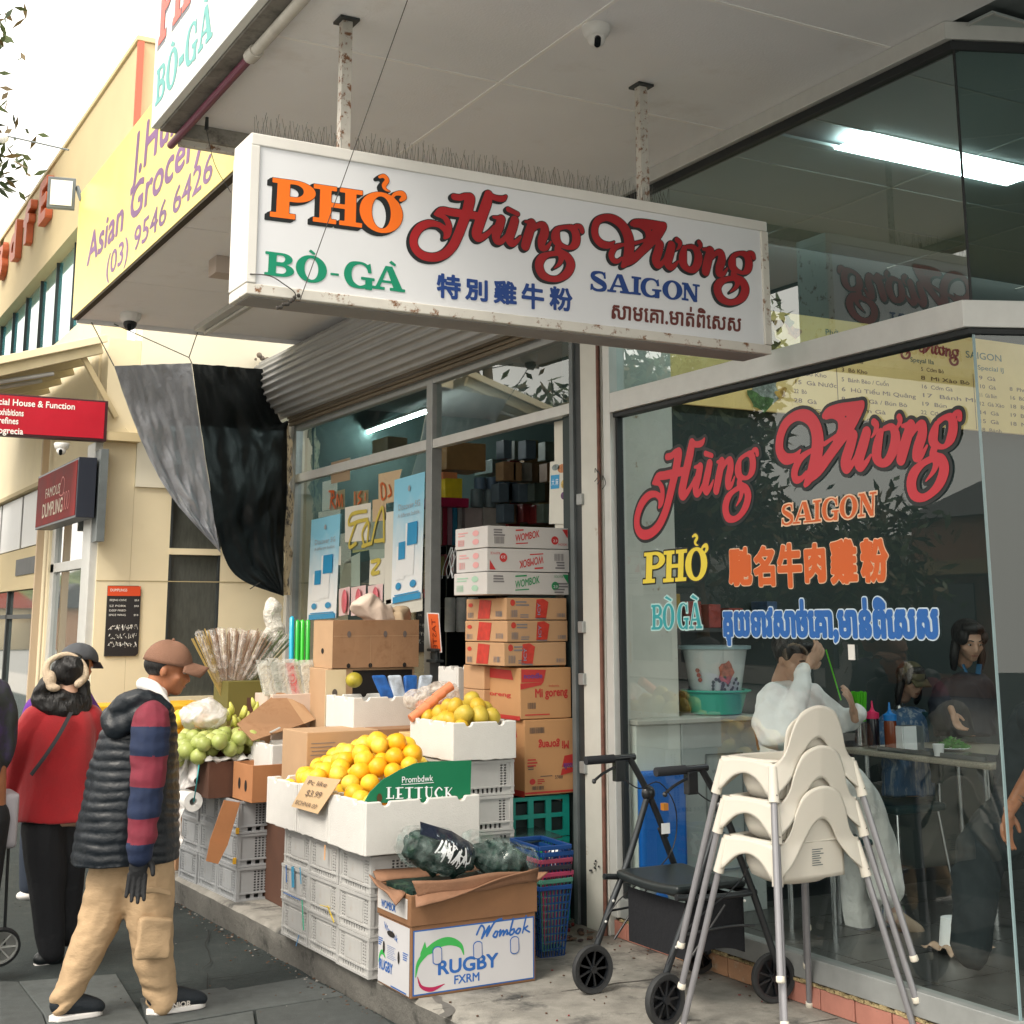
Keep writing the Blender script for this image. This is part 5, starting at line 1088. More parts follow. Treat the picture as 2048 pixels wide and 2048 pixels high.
# table
tb_ = thing('dining_table', 'speckled dining table with steel legs by the restaurant window', 'table', (5.85, 5.5, FL))
b = MB(); b.box((5.45, 4.98, .955), (6.35, 6.05, .985)); b.build('tabletop', mat('table_speckle', (.4, .36, .29), .35, var=.35, scale=120), tb_, bevel=.008)
STEEL = mat('chrome', (.5, .52, .53), .2, metal=.9)
for x, y in ((5.55, 5.1), (5.55, 5.95), (6.25, 5.1), (6.25, 5.95)): b = MB(); b.tube([(x, y, FL), (x, y, .954)], .018, 10); b.build('leg', STEEL, tb_, smooth=60)
ty = thing('steel_tray', 'steel serving tray on the near edge of the dining table', 'tray', (5.6, 5.5, .986)); b = MB(); b.box((5.47, 5.03, .9865), (5.78, 5.78, .992)); b.box((5.47, 5.03, .992), (5.475, 5.78, 1.012)); b.build('plate', mat('tray_steel', (.25, .27, .28), .25, metal=.8), ty, bevel=.002)
def topos(px, py): v = at(px, py, z=.993); return (v.x, v.y, .993)
c = topos(1722, 1490)
t = thing('chopstick_holder', 'steel cup full of bright green chopsticks on the dining table', 'chopsticks', c); b = MB(); b.lathe([(.034, 0), (.036, .13), (.033, .13), (.03, .01)], 20, c); b.build('cup', STEEL, t, smooth=45)
for k in range(34): a = k*2.4; r = .028*math.sqrt(k/34); b = MB(); b.tube([(c[0]+r*.8*math.cos(a), c[1]+r*.8*math.sin(a), c[2]+.02), (c[0]+r*1.6*math.cos(a), c[1]+r*1.6*math.sin(a), c[2]+.285+.01*rs.random())], .0045, 5); b.build('chopstick', mat('lime_plastic', (.1, .55, .02), .4), t)
for px, py, col, cap, lb in ((1748, 1495, (.01, .012, .02), (.75, .02, .12), 'black sauce bottle with pink cap on the dining table'), (1783, 1500, (.2, .035, .008), (.01, .2, .6), 'brown sauce bottle with blue cap on the dining table')):
 c = topos(px, py); t = thing('sauce_bottle', lb, 'sauce bottle', c); k = 'pink' if col[0] < .1 else 'blue'
 b = MB(); b.lathe([(.032, 0), (.034, .01), (.034, .14), (.03, .16)], 20, c); b.build('body', mat('sauce_'+k, col, .2), t, smooth=45)
 b = MB(); b.lathe([(.036, .155), (.037, .185), (.015, .195), (.008, .21), (.004, .25)], 18, c); b.build('cap', mat('cap_'+k, cap, .35), t, smooth=45)
c = topos(1803, 1470); t = thing('steel_flask', 'slim steel vacuum flask on the dining table', 'flask', c); b = MB(); b.lathe([(.034, 0), (.034, .2), (.028, .215), (.028, .27), (.024, .285), (0, .285)], 20, c); b.build('body', STEEL, t, smooth=45)
c = topos(1810, 1500); t = thing('napkin_box', 'white fronted napkin box on the dining table', 'napkin box', c); b = MB(); b.box((c[0]-.05, c[1]-.045, c[2]), (c[0]+.1, c[1]+.06, c[2]+.125)); b.build('case', mat('smoke_plastic', (.12, .14, .15), .3), t, bevel=.004); b = MB(); b.box((c[0]-.058, c[1]-.045, c[2]+.004), (c[0]-.051, c[1]+.06, c[2]+.128)); b.box((c[0]-.05, c[1]-.052, c[2]+.004), (c[0]+.04, c[1]-.046, c[2]+.128)); b.build('napkins', PW, t)
c = topos(1878, 1512); t = thing('small_cup', 'small white cup beside the plate of greens', 'cup', c); b = MB(); b.lathe([(.022, 0), (.03, .06), (.027, .06), (.018, .006)], 18, c); b.build('body', PW, t, smooth=45)
c = topos(1905, 1500); t = thing('herb_plate', 'plate heaped with fresh green herbs on the dining table', 'plate of herbs', c); b = MB(); b.lathe([(.05, 0), (.09, .012), (.088, .015), (.05, .005)], 20, c); b.build('plate', PW, t, smooth=45)
b = MB()
for k in range(240):
 a, r = rs.uniform(0, 6.3), .085*math.sqrt(rs.random()); p = Vector((c[0]+r*math.cos(a), c[1]+r*math.sin(a), c[2]+.015+rs.random()*.07*(1-r/.1))); d = Vector((rs.gauss(0, 1), rs.gauss(0, 1), rs.gauss(0, .5))).normalized()*.02; e = d.orthogonal().normalized()*.007; b.quad(p-d, p+e, p+d, p-e)
b.build('herbs', mat('herb_green', (.04, .2, .02), .5, var=.5, scale=30), t)
# pedestal stool and chair seats seen under the table
for x, y, lb in ((6.15, 4.75, 'dark teal chair with thin steel legs right of the dining table'), (6.0, 6.2, 'dark teal chair behind the dining table')):
 t = thing('dining_chair', lb, 'chair', (x, y, FL)); TC = mat('teal_vinyl', (.01, .05, .06), .4)
 b = MB(); b.box((x-.2, y-.2, .6), (x+.2, y+.2, .65)); b.build('seat', TC, t, bevel=.02); b = MB(); b.box((x+.17, y-.19, .75), (x+.2, y+.19, 1.15)); b.build('backrest', TC, t, bevel=.03, smooth=60)
 for sx_ in (-1, 1):
  for sy_ in (-1, 1): b = MB(); b.tube([(x+sx_*.16, y+sy_*.16, .6), (x+sx_*.2, y+sy_*.2, FL)], .01, 8); b.build('leg', STEEL, t, smooth=60)
 for sy_ in (-1, 1): b = MB(); b.tube([(x+.18, y+sy_*.16, .62), (x+.185, y+sy_*.16, .8)], .01, 8); b.build('back_post', STEEL, t, smooth=60)
# crumpled tissue on the floor
c = at(1910, 1900, z=FL+.01); t = thing('paper_cup', 'upturned white foam cup on a crumpled wrapper on the restaurant floor', 'litter', c); b = MB(); b.lathe([(.07, .02), (.055, .14), (0, .142)], 18, c); b.build('cup', PW, t, smooth=45)
b = MB(); b.grid(lambda u, v: Vector((c[0]-.13+.26*u, c[1]-.12+.2*v, c[2]+.02+noise.noise(Vector((u*5, v*5, 2)))*.04)), 12, 12); b.build('wrapper', mat('wrapper', (.5, .35, .25), .7), t, smooth=180)
# ------------------------------------------------------------------ grocery interior
sbox('grocery_floor', (4.02, 6.61, SLAB-.02), (8, 11.1, SLAB+.02), M['conc']); sbox('grocery_wall', (6.9, 6.61, 0), (7, 11.1, 4), mat('grocery_teal', (.1, .16, .15), .8, var=.05)); sbox('grocery_wall', (4.1, 10.98, 0), (6.9, 11.08, 4), MATS['grocery_teal'])
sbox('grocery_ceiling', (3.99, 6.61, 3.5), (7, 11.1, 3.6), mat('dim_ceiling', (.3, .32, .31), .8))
rk = thing('stock_rack', 'black metal stock rack packed with goods inside the grocery doorway', 'rack', (4.75, 9, SLAB)); BLK = mat('black_metal', (.008, .009, .01), .4)
RY = 9.0; ra = at(868, 1000, y=RY); rb = at(985, 1000, y=RY)
for z in (1.02, 1.28, 1.78, 2.02, 2.28): b = MB(); b.box((ra.x, RY, z), (rb.x+.05, RY+.5, z+.03)); b.build('shelf', BLK, rk)
for x in (ra.x+.1, ra.x, rb.x+.03):
 b = MB(); b.box((x, RY-.02, SLAB), (x+.035, RY-.0, 2.3)); b.build('upright', BLK, rk)
b = MB(); b.box((ra.x, RY+.5, SLAB), (rb.x+.4, RY+.53, 2.5)); b.build('back_panel', BLK, rk)
def goods(px0, py0, px1, py1, y, col, lb, nm='stock_box', cat='box', dep=.3, round_=False, grp=None, rough=.5, par=None):
 a = at(px0, py1, y=y); c = at(px1, py0, y=y); m = mat('stock_%02d_%02d_%02d' % tuple(int(v*99) for v in col), col, rough, var=.15, scale=12)
 b = MB()
 if round_: r = (c.x-a.x)/2; b.lathe([(r*.9, 0), (r, .01), (r, c.z-a.z-.01), (r*.9, c.z-a.z)], 18, ((a.x+c.x)/2, y+r, a.z))
 else: b.box((a.x, y, a.z), (c.x, y+dep, c.z))
 o = b.build(nm, m, bevel=0 if round_ else .004, smooth=45 if round_ else None); tag(o, lb, cat, grp); return o
goods(893, 888, 972, 938, 9.0, (.3, .17, .07), 'brown carton highest in the grocery doorway above the cans')
goods(890, 957, 925, 995, 8.98, (.7, .55, .02), 'yellow tubs packet on the magenta tray', 'yellow_packet', 'packet')
goods(886, 945, 915, 957, 8.98, (.7, .25, .1), 'orange topped packet over the yellow one', 'orange_packet', 'packet')
goods(868, 997, 938, 1012, 8.9, (.35, .01, .06), 'magenta plastic tray on the rack', 'tray', 'tray')
for i in range(3): goods(948+i*26, 978, 972+i*26, 1014, 8.95, (.1, .14, .16), 'dark tin can, %s of the row on the upper rack shelf' % ('left', 'middle', 'right')[i], 'tin_can', 'can', round_=True, grp='tin cans on the rack')
for i in range(3): goods(955+i*24, 955, 977+i*24, 977, 8.95, (.08, .13, .2), 'small tin, %s one stacked over the row of cans' % ('left', 'middle', 'right')[i], 'tin_can', 'can', round_=True, grp='small tins over the cans')
goods(930, 1016, 965, 1088, 9.0, (.42, .36, .36), 'pale pink carton left on the rack'); goods(967, 1016, 1012, 1088, 9.0, (.38, .36, .34), 'pale grey carton right on the rack')
for i, c in enumerate(((.5, .48, .4), (.3, .01, .04), (.35, .2, .25), (.02, .2, .35), (.3, .3, .3))): goods(876+i*10, 1014, 885+i*10, 1090, 8.97, c, '%s thin upright packet at the left of the rack' % ('cream', 'dark crimson', 'mauve', 'blue', 'grey')[i], 'thin_packet', 'packet', grp='thin packets on the rack')
for i in range(3):
 o = goods(895+i*23, 1195, 915+i*23, 1264, 8.9, (.88, .9, .92), ['white wrapped paper roll, left of three low on the rack', 'white wrapped paper roll, middle of three low on the rack', 'white wrapped paper roll, right of three low on the rack'][i], 'paper_roll', 'paper roll', round_=True, grp='paper rolls low on the rack')
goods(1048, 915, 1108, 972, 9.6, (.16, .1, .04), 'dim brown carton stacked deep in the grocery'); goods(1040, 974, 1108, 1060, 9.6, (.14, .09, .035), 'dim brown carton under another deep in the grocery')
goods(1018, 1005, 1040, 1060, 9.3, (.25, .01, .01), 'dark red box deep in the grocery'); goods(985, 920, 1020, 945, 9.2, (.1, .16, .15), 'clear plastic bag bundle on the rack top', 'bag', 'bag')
goods(775, 875, 815, 905, 9.6, (.3, .2, .1), 'brown carton high behind the grocery window'); t = thing('strip_light', 'lit fluorescent tube seen through the grocery fanlight', 'strip light', (4.7, 9.4, 3.3)); p0 = at(625, 905, z=3.3); p1 = at(856, 824, z=3.3)
b = MB(); b.tube([p0, p1], .006, 8); b.build('tube', mat('lit_tube', (.9, .95, .95), .5, emit=(.95, 1, .98), estr=60), t); b = MB(); b.bar(p0+Vector((0, 0, .03)), p1+Vector((0, 0, .03)), .05, .02); b.build('batten', M['alu_light'], t)
rg = random.Random(21)
for k in range(26):
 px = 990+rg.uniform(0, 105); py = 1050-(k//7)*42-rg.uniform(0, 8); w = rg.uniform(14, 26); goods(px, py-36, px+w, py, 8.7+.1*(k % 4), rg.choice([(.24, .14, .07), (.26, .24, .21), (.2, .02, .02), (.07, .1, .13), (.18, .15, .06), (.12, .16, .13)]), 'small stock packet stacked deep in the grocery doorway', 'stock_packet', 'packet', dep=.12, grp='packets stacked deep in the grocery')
for k in range(12):
 px = 872+9*k; goods(px, 1108+rg.uniform(0, 6), px+8, 1150, 8.98, rg.choice([(.4, .4, .42), (.1, .2, .3), (.35, .1, .1), (.3, .3, .1)]), 'small packet standing on the dark lower rack shelf', 'rack_packet', 'packet', dep=.1, grp='packets on the lower rack shelf')
# ------------------------------------------------------------------ street trees and what stands across the road (seen in the glass)
def leaf_tree(name, label, base, trunk_h, crown_c, crown_r, nleaf, seed, group=None, size=.09, cols=((.07, .15, .03), (.15, .2, .04), (.03, .08, .02))):
 r = random.Random(seed); t = thing(name, label, 'tree', base, 0, group); bx, by, bz = base
 bark = mat('bark', (.12, .09, .06), .9, var=.3, scale=10, bump=.6, bscale=30); top = Vector((crown_c[0], crown_c[1], crown_c[2]-crown_r[2]*.3))
 b = MB(); b.tube(cr_path([(bx, by, bz), (bx+.05, by, bz+trunk_h*.5), tuple(top)], 5), [.13-.09*i/10 for i in range(11)], 9); b.build('trunk', bark, t, smooth=180)
 lb = MB(); ends = []
 for i in range(11):
  a = i*2.4; e = Vector(crown_c)+Vector((math.cos(a)*crown_r[0]*r.uniform(.5, .95), math.sin(a)*crown_r[1]*r.uniform(.5, .95), crown_r[2]*r.uniform(-.6, .9)))
  s = Vector((bx, by, bz)).lerp(top, r.uniform(.6, 1)); m_ = s.lerp(e, .5)+Vector((0, 0, .2)); lb.tube(cr_path([tuple(s), tuple(m_), tuple(e)], 4), [.05-.005*k for k in range(9)], 6); ends.append(e)
  for k in range(4): ends.append(e.lerp(s, r.uniform(.1, .6))+Vector((r.gauss(0, .35), r.gauss(0, .35), r.gauss(0, .3)))*crown_r[0]*.5)
 lb.build('limbs', bark, t, smooth=180)
 ms = [mat('leaf_%s_%d' % (name, i), c, .5, var=.3, scale=3) for i, c in enumerate(cols)]; mb = MB()
 for i in range(nleaf):
  e = r.choice(ends); sp_ = crown_r[0]*.2; p = e+Vector((r.gauss(0, sp_), r.gauss(0, sp_), r.gauss(0, sp_*.8))); d = Vector((r.gauss(0, 1), r.gauss(0, 1), r.gauss(-.5, .8))).normalized()*size*r.uniform(.6, 1.2); w = d.cross(Vector((r.gauss(0, 1), r.gauss(0, 1), r.gauss(0, 1)))).normalized()*size*.3
  mb.mat(r.choice((0, 0, 1, 2))); mb.quad(p-d, p+w, p+d, p-w)
 o = mb.build('crown', ms, t); return t
leaf_tree('street_tree', 'street tree whose leaves enter the sky at the top left', (.2, 14.2, 0), 4, (.55, 14.2, 7.2), (1.25, 1.3, 2.0), 9000, 3, cols=((.07, .1, .03), (.14, .1, .04), (.035, .06, .02)))
leaf_tree('street_tree', 'leafy street tree reflected large in the restaurant window', (-2.5, 13.9, 0), 2.6, (-2.4, 14, 4.0), (1.2, 1.5, 2.3), 8500, 5, size=.13, cols=((.14, .32, .05), (.34, .42, .06), (.05, .13, .03)))
leaf_tree('street_tree', 'second street tree reflected behind the first', (-6.5, 22, 0), 3, (-6.5, 22, 4.4), (2.2, 3.2, 1.8), 9000, 6, size=.18)
leaf_tree('street_tree', 'low street tree reflected near the right edge of the window', (-9.5, 19.5, 0), 1.6, (-9.5, 19.5, 2.7), (1.8, 2.6, 1.0), 5000, 8, size=.17)
b = MB(); b.quad((-16, -40, -.008), (-3.6, -40, -.008), (-3.6, 90, -.008), (-16, 90, -.008)); struct(b.build('road', mat('road_asphalt', (.24, .24, .23), .9, var=.12, scale=3, bump=.3, bscale=150)))  # road out of view, made pale to bounce light up to the soffits
b = MB(); b.quad((-3.58, -40, -.004), (.2, -40, -.004), (-1.2, 7, -.004), (-1.2, 90, -.004), (-3.58, 90, -.004)); struct(b.build('pavement', mat('pale_pavement', (.36, .345, .32), .85, var=.12, scale=4)))  # pavement out of view, kept pale for the same bounce onto the soffits
def far_building(label, x0, y0, y1, h, col, wins=True, roof=None, seed=1):
 t = thing('far_building', label, 'building', (x0-3, (y0+y1)/2, 0), 0, 'buildings across the road'); r = random.Random(seed)
 b = MB(); b.box((x0-8, y0, 0), (x0, y1, h)); b.build('wall', mat('far_wall_%d' % seed, col, .8, var=.08, scale=1), t)
 if roof: b = MB(); b.prism([(x0-8.3, h), (x0+.3, h), (x0-4, h+1.6)], y1-y0+.4, Matrix(((1, 0, 0, 0), (0, 0, 1, y0-.2), (0, 1, 0, 0), (0, 0, 0, 1)))); b.build('roof', mat('far_roof_%d' % seed, roof, .7), t)
 y = y0+.5
 while y < y1-1.6:
  w = r.uniform(1.4, 2.4); b = MB(); b.box((x0, y, .5), (x0+.04, y+w, 2.5)); b.build('window', mat('far_glass', (.02, .03, .035), .1), t)
  if wins and h > 5: b = MB(); b.box((x0, y+.2, 3.4), (x0+.04, y+w-.2, 4.4)); b.build('window', MATS['far_glass'], t)
  y += w+.5
 b = MB(); b.box((x0, y0+.1, 2.65), (x0+1.6, y1-.1, 2.95)); b.build('awning', mat('far_awning_%d' % seed, [(.1, .02, .02), (.02, .05, .1), (.3, .22, .1), (.05, .09, .05)][seed % 4], .6), t)
far_building('low grey shop building across the road', -16.2, -10, 9, 4.6, (.3, .28, .25), seed=1)
far_building('brick shop building across the road with dark roof', -16.2, 9.3, 24, 4.0, (.3, .16, .1), roof=(.06, .05, .05), seed=2)
far_building('long pale clad hall across the road', -16.5, 24.4, 48, 3.7, (.38, .36, .34), seed=3)
far_building('small cottage building across the road with terracotta roof', -16.2, 48.5, 60, 4.0, (.45, .36, .22), roof=(.3, .09, .06), seed=5)
t = thing('power_pole', 'timber power pole across the street with cross arm and wires', 'power pole', (-4.2, 19, 0)); b = MB(); b.tube([(-4.2, 19, 0), (-4.2, 19, 8)], .12, 8); b.build('pole', M['bark'] if 'bark' in M else MATS['bark'], t)
b = MB(); b.bar((-5.2, 19, 7.4), (-3.2, 19, 7.4), .08, .1); b.build('cross_arm', MATS['bark'], t)
for x in (-5.1, -4.6, -3.8, -3.3): b = MB(); b.tube(cr_path([(x, -20, 6.9), (x, 0, 6.4), (x, 19, 7.45), (x, 40, 6.4), (x, 60, 7.2)], 6), .015, 4); b.build('wire', M['dark_seal'], t)
# cable and small lamp at the left edge
t = thing('street_cable', 'thin cable with a small white lamp crossing the sky at the left', 'cable', (1.0, 12, 5)); p0 = at(-80, 255, y=12.0); p1 = at(12, 272, y=12); p2 = at(137, 300, y=11.2)
b = MB(); b.tube(cr_path([tuple(p0), tuple(p1), tuple(p2)], 5), .008, 5); b.build('wire', M['steel_grey'], t); b = MB(); b.ball(at(6, 276, y=12), (.05, .05, .045), 12, 8); b.build('lamp', M['cam_white'], t, smooth=180)
# hillside with small houses far down the street, reflected in the glass doors
b = MB(); b.grid(lambda u, v: Vector((-75+95*u, 95+60*v, -1+13*math.sin(v*1.5)*(.6+.4*noise.noise(Vector((u*4, v*2, 0))))+noise.noise(Vector((u*9, v*5, 1)))*1.2)), 30, 12); struct(b.build('hill', mat('far_hill', (.1, .12, .04), .9, var=.5, scale=.3, col2=(.03, .06, .02), mscale=.5, mthr=.45, msoft=.2), smooth=180))
rg = random.Random(77)
for k in range(9):
 x, y = -40+k*5.2+rg.uniform(-1, 1), 82+rg.uniform(0, 12); t = thing('far_house', 'small house far down the street, %s of the row from the left' % ('first', 'second', 'third', 'fourth', 'fifth', 'sixth', 'seventh', 'eighth', 'last')[k], 'house', (x, y, 0), 0, 'small houses far down the street')
 b = MB(); b.box((x-2, y, 0), (x+2, y+5, 2.6)); b.build('wall', mat('house_wall_%d' % (k % 3), [(.5, .42, .28), (.4, .38, .34), (.35, .2, .12)][k % 3], .8), t); b = MB(); b.prism([(-2.4, 2.6), (2.4, 2.6), (0, 4.2)], 5.6, Matrix(((1, 0, 0, x), (0, 0, 1, y-.3), (0, 1, 0, 0), (0, 0, 0, 1)))); b.build('roof', mat('house_roof_%d' % (k % 2), [(.3, .07, .05), (.06, .06, .07)][k % 2], .7), t)
# ------------------------------------------------------------------ boxes, crates and fruit
CARD = mat('cardboard', (.33, .185, .098), .85, var=.12, scale=3, bump=.4, bscale=12, bdist=.012, col2=(.27, .14, .07), mscale=7, mthr=.55, msoft=.15)
CARD_L = mat('cardboard_light', (.48, .31, .18), .85, var=.06, scale=5, bump=.1, bscale=120)
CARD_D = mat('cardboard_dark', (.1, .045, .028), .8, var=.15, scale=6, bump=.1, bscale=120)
CARD_O = mat('cardboard_orange', (.45, .2, .085), .8, var=.08, scale=5, bump=.1, bscale=120)
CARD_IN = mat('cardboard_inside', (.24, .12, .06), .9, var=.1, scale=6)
STY = mat('styrofoam', (.68, .67, .64), .75, var=.03, scale=14, bump=.5, bscale=160, bdist=.004, col2=(.6, .58, .52), mscale=5, mthr=.66, msoft=.1)
WCARD = mat('white_carton', (.58, .565, .55), .7, var=.03, scale=6, bump=.06, bscale=100)
CRW = mat('white_crate_plastic', (.46, .46, .45), .45, var=.06, scale=9, col2=(.42, .38, .34), mscale=8, mthr=.62, msoft=.12)
CRG = mat('grey_crate_plastic', (.36, .375, .39), .45, var=.08, scale=9, col2=(.3, .3, .3), mscale=8, mthr=.6, msoft=.12)
HOLE = mat('hole_black', (.012, .01, .009), .9)
def plate(mb, w, h, t, holes, M):
 """flat plate w x h x t (origin lower left, facing -y) with rectangular holes"""
 xs = sorted({0, w, *[a for q in holes for a in (q[0], q[2])]}); zs = sorted({0, h, *[a for q in holes for a in (q[1], q[3])]})
 def inh(x, z): return any(q[0] < x < q[2] and q[1] < z < q[3] for q in holes)
 for j in range(len(zs)-1):
  i = 0
  while i < len(xs)-1:
   if inh((xs[i]+xs[i+1])/2, (zs[j]+zs[j+1])/2): i += 1; continue
   k = i
   while k+1 < len(xs)-1 and not inh((xs[k+1]+xs[k+2])/2, (zs[j]+zs[j+1])/2): k += 1
   mb.box((xs[i], 0, zs[j]), (xs[k+1], t, zs[j+1]), M); i = k+1
def make_crate(w, d, h, m, lb, grp, n_end=(2, 8), vent_long=(6, 10)):
 """w across the street side (y), d into the shop (x): local x = depth, y = width"""
 t = thing('vented_crate', lb, 'crate', (0, 0, 0), 0, grp)
 T = .006
 def wall(L, M, cols, margin, nm='side_panel'):
  b = MB(); hs = []; n = 8; z0, z1 = .045, h-.02
  for cx in cols:
   for ci in range(cx[1]):
    x0 = cx[0]+ci*.021
    for k in range(n): zz = z0+(z1-z0)*k/n; hs.append((x0, zz+.002, x0+.014, zz+(z1-z0)/n-.0035))
  for k in range(9): x0 = .05+k*(L-.1)/9; hs.append((x0+.004, .012, x0+(L-.1)/9*.62, .034))
  plate(b, L, h, T, hs, M); b.build(nm, m, t, world=False)
 Rx = lambda a, x, y: Matrix.Translation((x, y, 0)) @ Matrix.Rotation(R(a), 4, 'Z')
 wall(w, Rx(-90, 0, w), [(.03, 2), (w-.07, 2)], .03); wall(w, Rx(90, d, 0), [(.03, 2), (w-.07, 2)], .03)
 wall(d, Rx(0, 0, 0), [(.1, 5), (d-.16, 5)], .05); wall(d, Rx(180, d, w), [(.1, 5), (d-.16, 5)], .05)
 b = MB(); e = .008
 for z0, z1 in ((h-.014, h), (.036, .043), (.0, .01)):
  b.box((-e, -e, z0), (d+e, -.0005, z1)); b.box((-e, w+.0005, z0), (d+e, w+e, z1)); b.box((-e, 0, z0), (-.0005, w, z1)); b.box((d+.0005, 0, z0), (d+e, w, z1))
 b.build('rim', m, t, world=False)
 for x, y in ((-e*.8, -e*.8), (d-.02+e*.8, -e*.8), (-e*.8, w-.02+e*.8), (d-.02+e*.8, w-.02+e*.8)): b = MB(); b.box((x, y, .011), (x+.02, y+.02, h-.0145)); b.build('corner_post', m, t, world=False)
 b = MB(); b.box((-.004, .08, .05), (-.0005, w-.08, h-.03)); b.build('centre_panel', m, t, world=False); b = MB(); b.box((.22, -.004, .05), (d-.19, -.0005, h-.03)); b.build('centre_panel', m, t, world=False)
 b = MB(); b.box((.007, .007, .002), (d-.007, w-.007, .008)); b.build('base', m, t, world=False)
 b = MB(); b.box((.04, .04, .02), (d-.04, w-.04, h-.03)); b.build('inner_fill', mat('crate_dark_core', (.05, .05, .05), .8, var=.5, scale=20), t, world=False)  # dark block, so the shade inside the vents comes from its colour
 return t
CH = .171
protoA = make_crate(.335, .52, CH-.002, CRW, 'x', 'white vented crates under the orange boxes')
protoB = make_crate(.3, .55, CH+.008, CRG, 'x', 'grey vented crates under the guava boxes')
row_n = ['bottom', 'middle', 'top']; colA = ['nearest column', 'middle column', 'farthest column']
used = {}
def put_crate(proto, x, y, z, rz, lb, grp):
 o = proto if not used.get(proto.name) else copy_tree(proto); used[proto.name] = 1
 o.location = (x, y, z); o.rotation_euler = (0, 0, rz); tag(o, lb, 'crate', grp); return o
for c in range(3):
 for r in range(3):
  put_crate(protoA, kerb_x(6)-.03+.006*rs.uniform(-1, 1)-.012*(c-1), 5.925+c*.352+rs.uniform(-.004, .004), SLAB+r*CH, R(2+rs.uniform(-1, 1)), 'white vented crate, %s of the %s of the stack below the orange boxes' % (row_n[r], colA[c]), 'white vented crates under the orange boxes')
for c in range(3):
 for r in range(3):
  put_crate(protoB, kerb_x(8)+.05-.02*(c-1)+rs.uniform(-.006, .006), 7.86+c*.318+rs.uniform(-.004, .004), SLAB+r*(CH+.01), R(3+rs.uniform(-1, 1)), 'grey vented crate, %s of the %s of the stack below the guava boxes' % (row_n[r], colA[c]), 'grey vented crates under the guava boxes')
for r in range(5):
 put_crate(protoA, 3.17-.002*r, 6.84, SLAB+r*CH, R(-90+rs.uniform(-1, 1)), 'white vented crate, %s one of the stack under the pear box' % ('lowest', 'second', 'middle', 'fourth', 'uppermost')[r], 'white vented crates under the pear box')
# yellow latches and strips of tape on the crates
for i, (px, py, y) in enumerate(((475, 1662, 7.85), (469, 1722, 7.85))):
 c = at(px, py, y=y); b = MB(); b.cbox(c, (.02, .012, .035)); tag(b.build('crate_latch', mat('latch_yellow', (.75, .42, .03), .5), bevel=.003), ['yellow latch on the upper grey crate edge', 'yellow latch on the lower grey crate edge'][i], 'latch', 'yellow crate latches')
tpe = thing('tape_strips', 'blue, green and yellow tape scraps tied to the far white crates', 'tape', (kerb_x(7)-.05, 6.8, .4))
for px0, py0, px1, py1, w, col in ((572, 1730, 573, 1765, .006, (.02, .12, .4)), (585, 1733, 586, 1775, .03, (.05, .3, .5)), (600, 1735, 602, 1768, .006, (.05, .3, .5)), (604, 1800, 607, 1860, .008, (.05, .4, .25)), (655, 1812, 668, 1845, .008, (.55, .4, .05)), (640, 1810, 660, 1815, .006, (.6, .45, .1)), (598, 1870, 592, 1892, .004, (.1, .3, .6)), (567, 1785, 600, 1800, .004, (.1, .2, .5)), (650, 1690, 649, 1720, .012, (.7, .4, .2))):
 a = at(px0, py0, x=kerb_x(6.5)-.048); c = at(px1, py1, x=kerb_x(6.5)-.05); b = MB(); b.bar(a, c, .003, w, up=(0, 1, 0)); b.build('tape_strip', mat('tape_%d' % int(col[0]*1000+col[2]*100), col, .4), tpe)
# styrofoam boxes
def scallop(L, h, n=3, r=.022, dep=.02, rnd=None):
 """top edge profile of a foam wall"""
 pts = [(0, 0)]; rr = rnd or rs
 for i in range(13): pts.append((L*i/12, rr.uniform(-.004, .002) if 0 < i < 12 else 0))
 pts = pts[1:]; top = []
 xs = [L*(i+.5)/n for i in range(n)][::-1]; top.append((L, h))
 for x in xs: top += [(x+r, h), (x+r*.7, h-dep*.7), (x+r*.3, h-dep), (x-r*.3, h-dep), (x-r*.7, h-dep*.7), (x-r, h)]
 top.append((0, h)); return pts+top
def foam_box(x0, x1, y0, y1, z0, z1, rz, lb, notch=True, t=.024):
 cx, cy = (x0+x1)/2, (y0+y1)/2; o = thing('foam_box', lb, 'foam box', (cx, cy, z0), R(rz)); w, d, h = x1-x0, y1-y0, z1-z0
 def wl(L, M): b = MB(); p = scallop(L, h, 3 if L > .45 else 2) if notch else [(0, 0), (L, 0), (L, h), (0, h)]; b.prism(p, t, M); b.build('foam_wall', STY, o, bevel=.005, world=False)
 A = lambda ang, x, y: Matrix.Translation((x, y, 0)) @ Matrix.Rotation(R(ang), 4, 'Z') @ Matrix.Rotation(R(90), 4, 'X') @ Matrix.Translation((0, 0, -t))
 wl(w, A(0, -w/2, -d/2)); wl(w, A(180, w/2, d/2)); wl(d-2*t-.001, A(90, w/2, -d/2+t)); wl(d-2*t-.001, A(-90, -w/2, d/2-t))
 b = MB(); b.box((-w/2+.006, -d/2+.006, .006), (w/2-.006, d/2-.006, .03)); b.build('foam_base', STY, o, world=False); return o
foam_box(2.505, 3.085, 5.88, 6.31, SLAB+3*CH+.008, .89, 1.5, 'white foam box heaped with oranges behind the green lettuce panel')
foam_box(2.505, 3.07, 6.325, 6.72, SLAB+3*CH+.008, .895, 2, 'white foam box of oranges with the handwritten price card')
foam_box(2.49, 3.05, 6.735, 7.13, SLAB+3*CH+.008, .89, 2.5, 'farthest white foam box of the orange heap')
foam_box(3.15, 3.51, 6.29, 6.8, 1.0, 1.185, 0, 'white foam box of yellow pears on top of the crates')
foam_box(3.05, 3.52, 7.35, 7.75, 1.08, 1.262, 1, 'white foam box in the middle of the stall holding blue packets')
foam_box(2.72, 3.12, 7.75, 8.1, .82, .99, 2, 'low white foam box behind the empty brown carton')
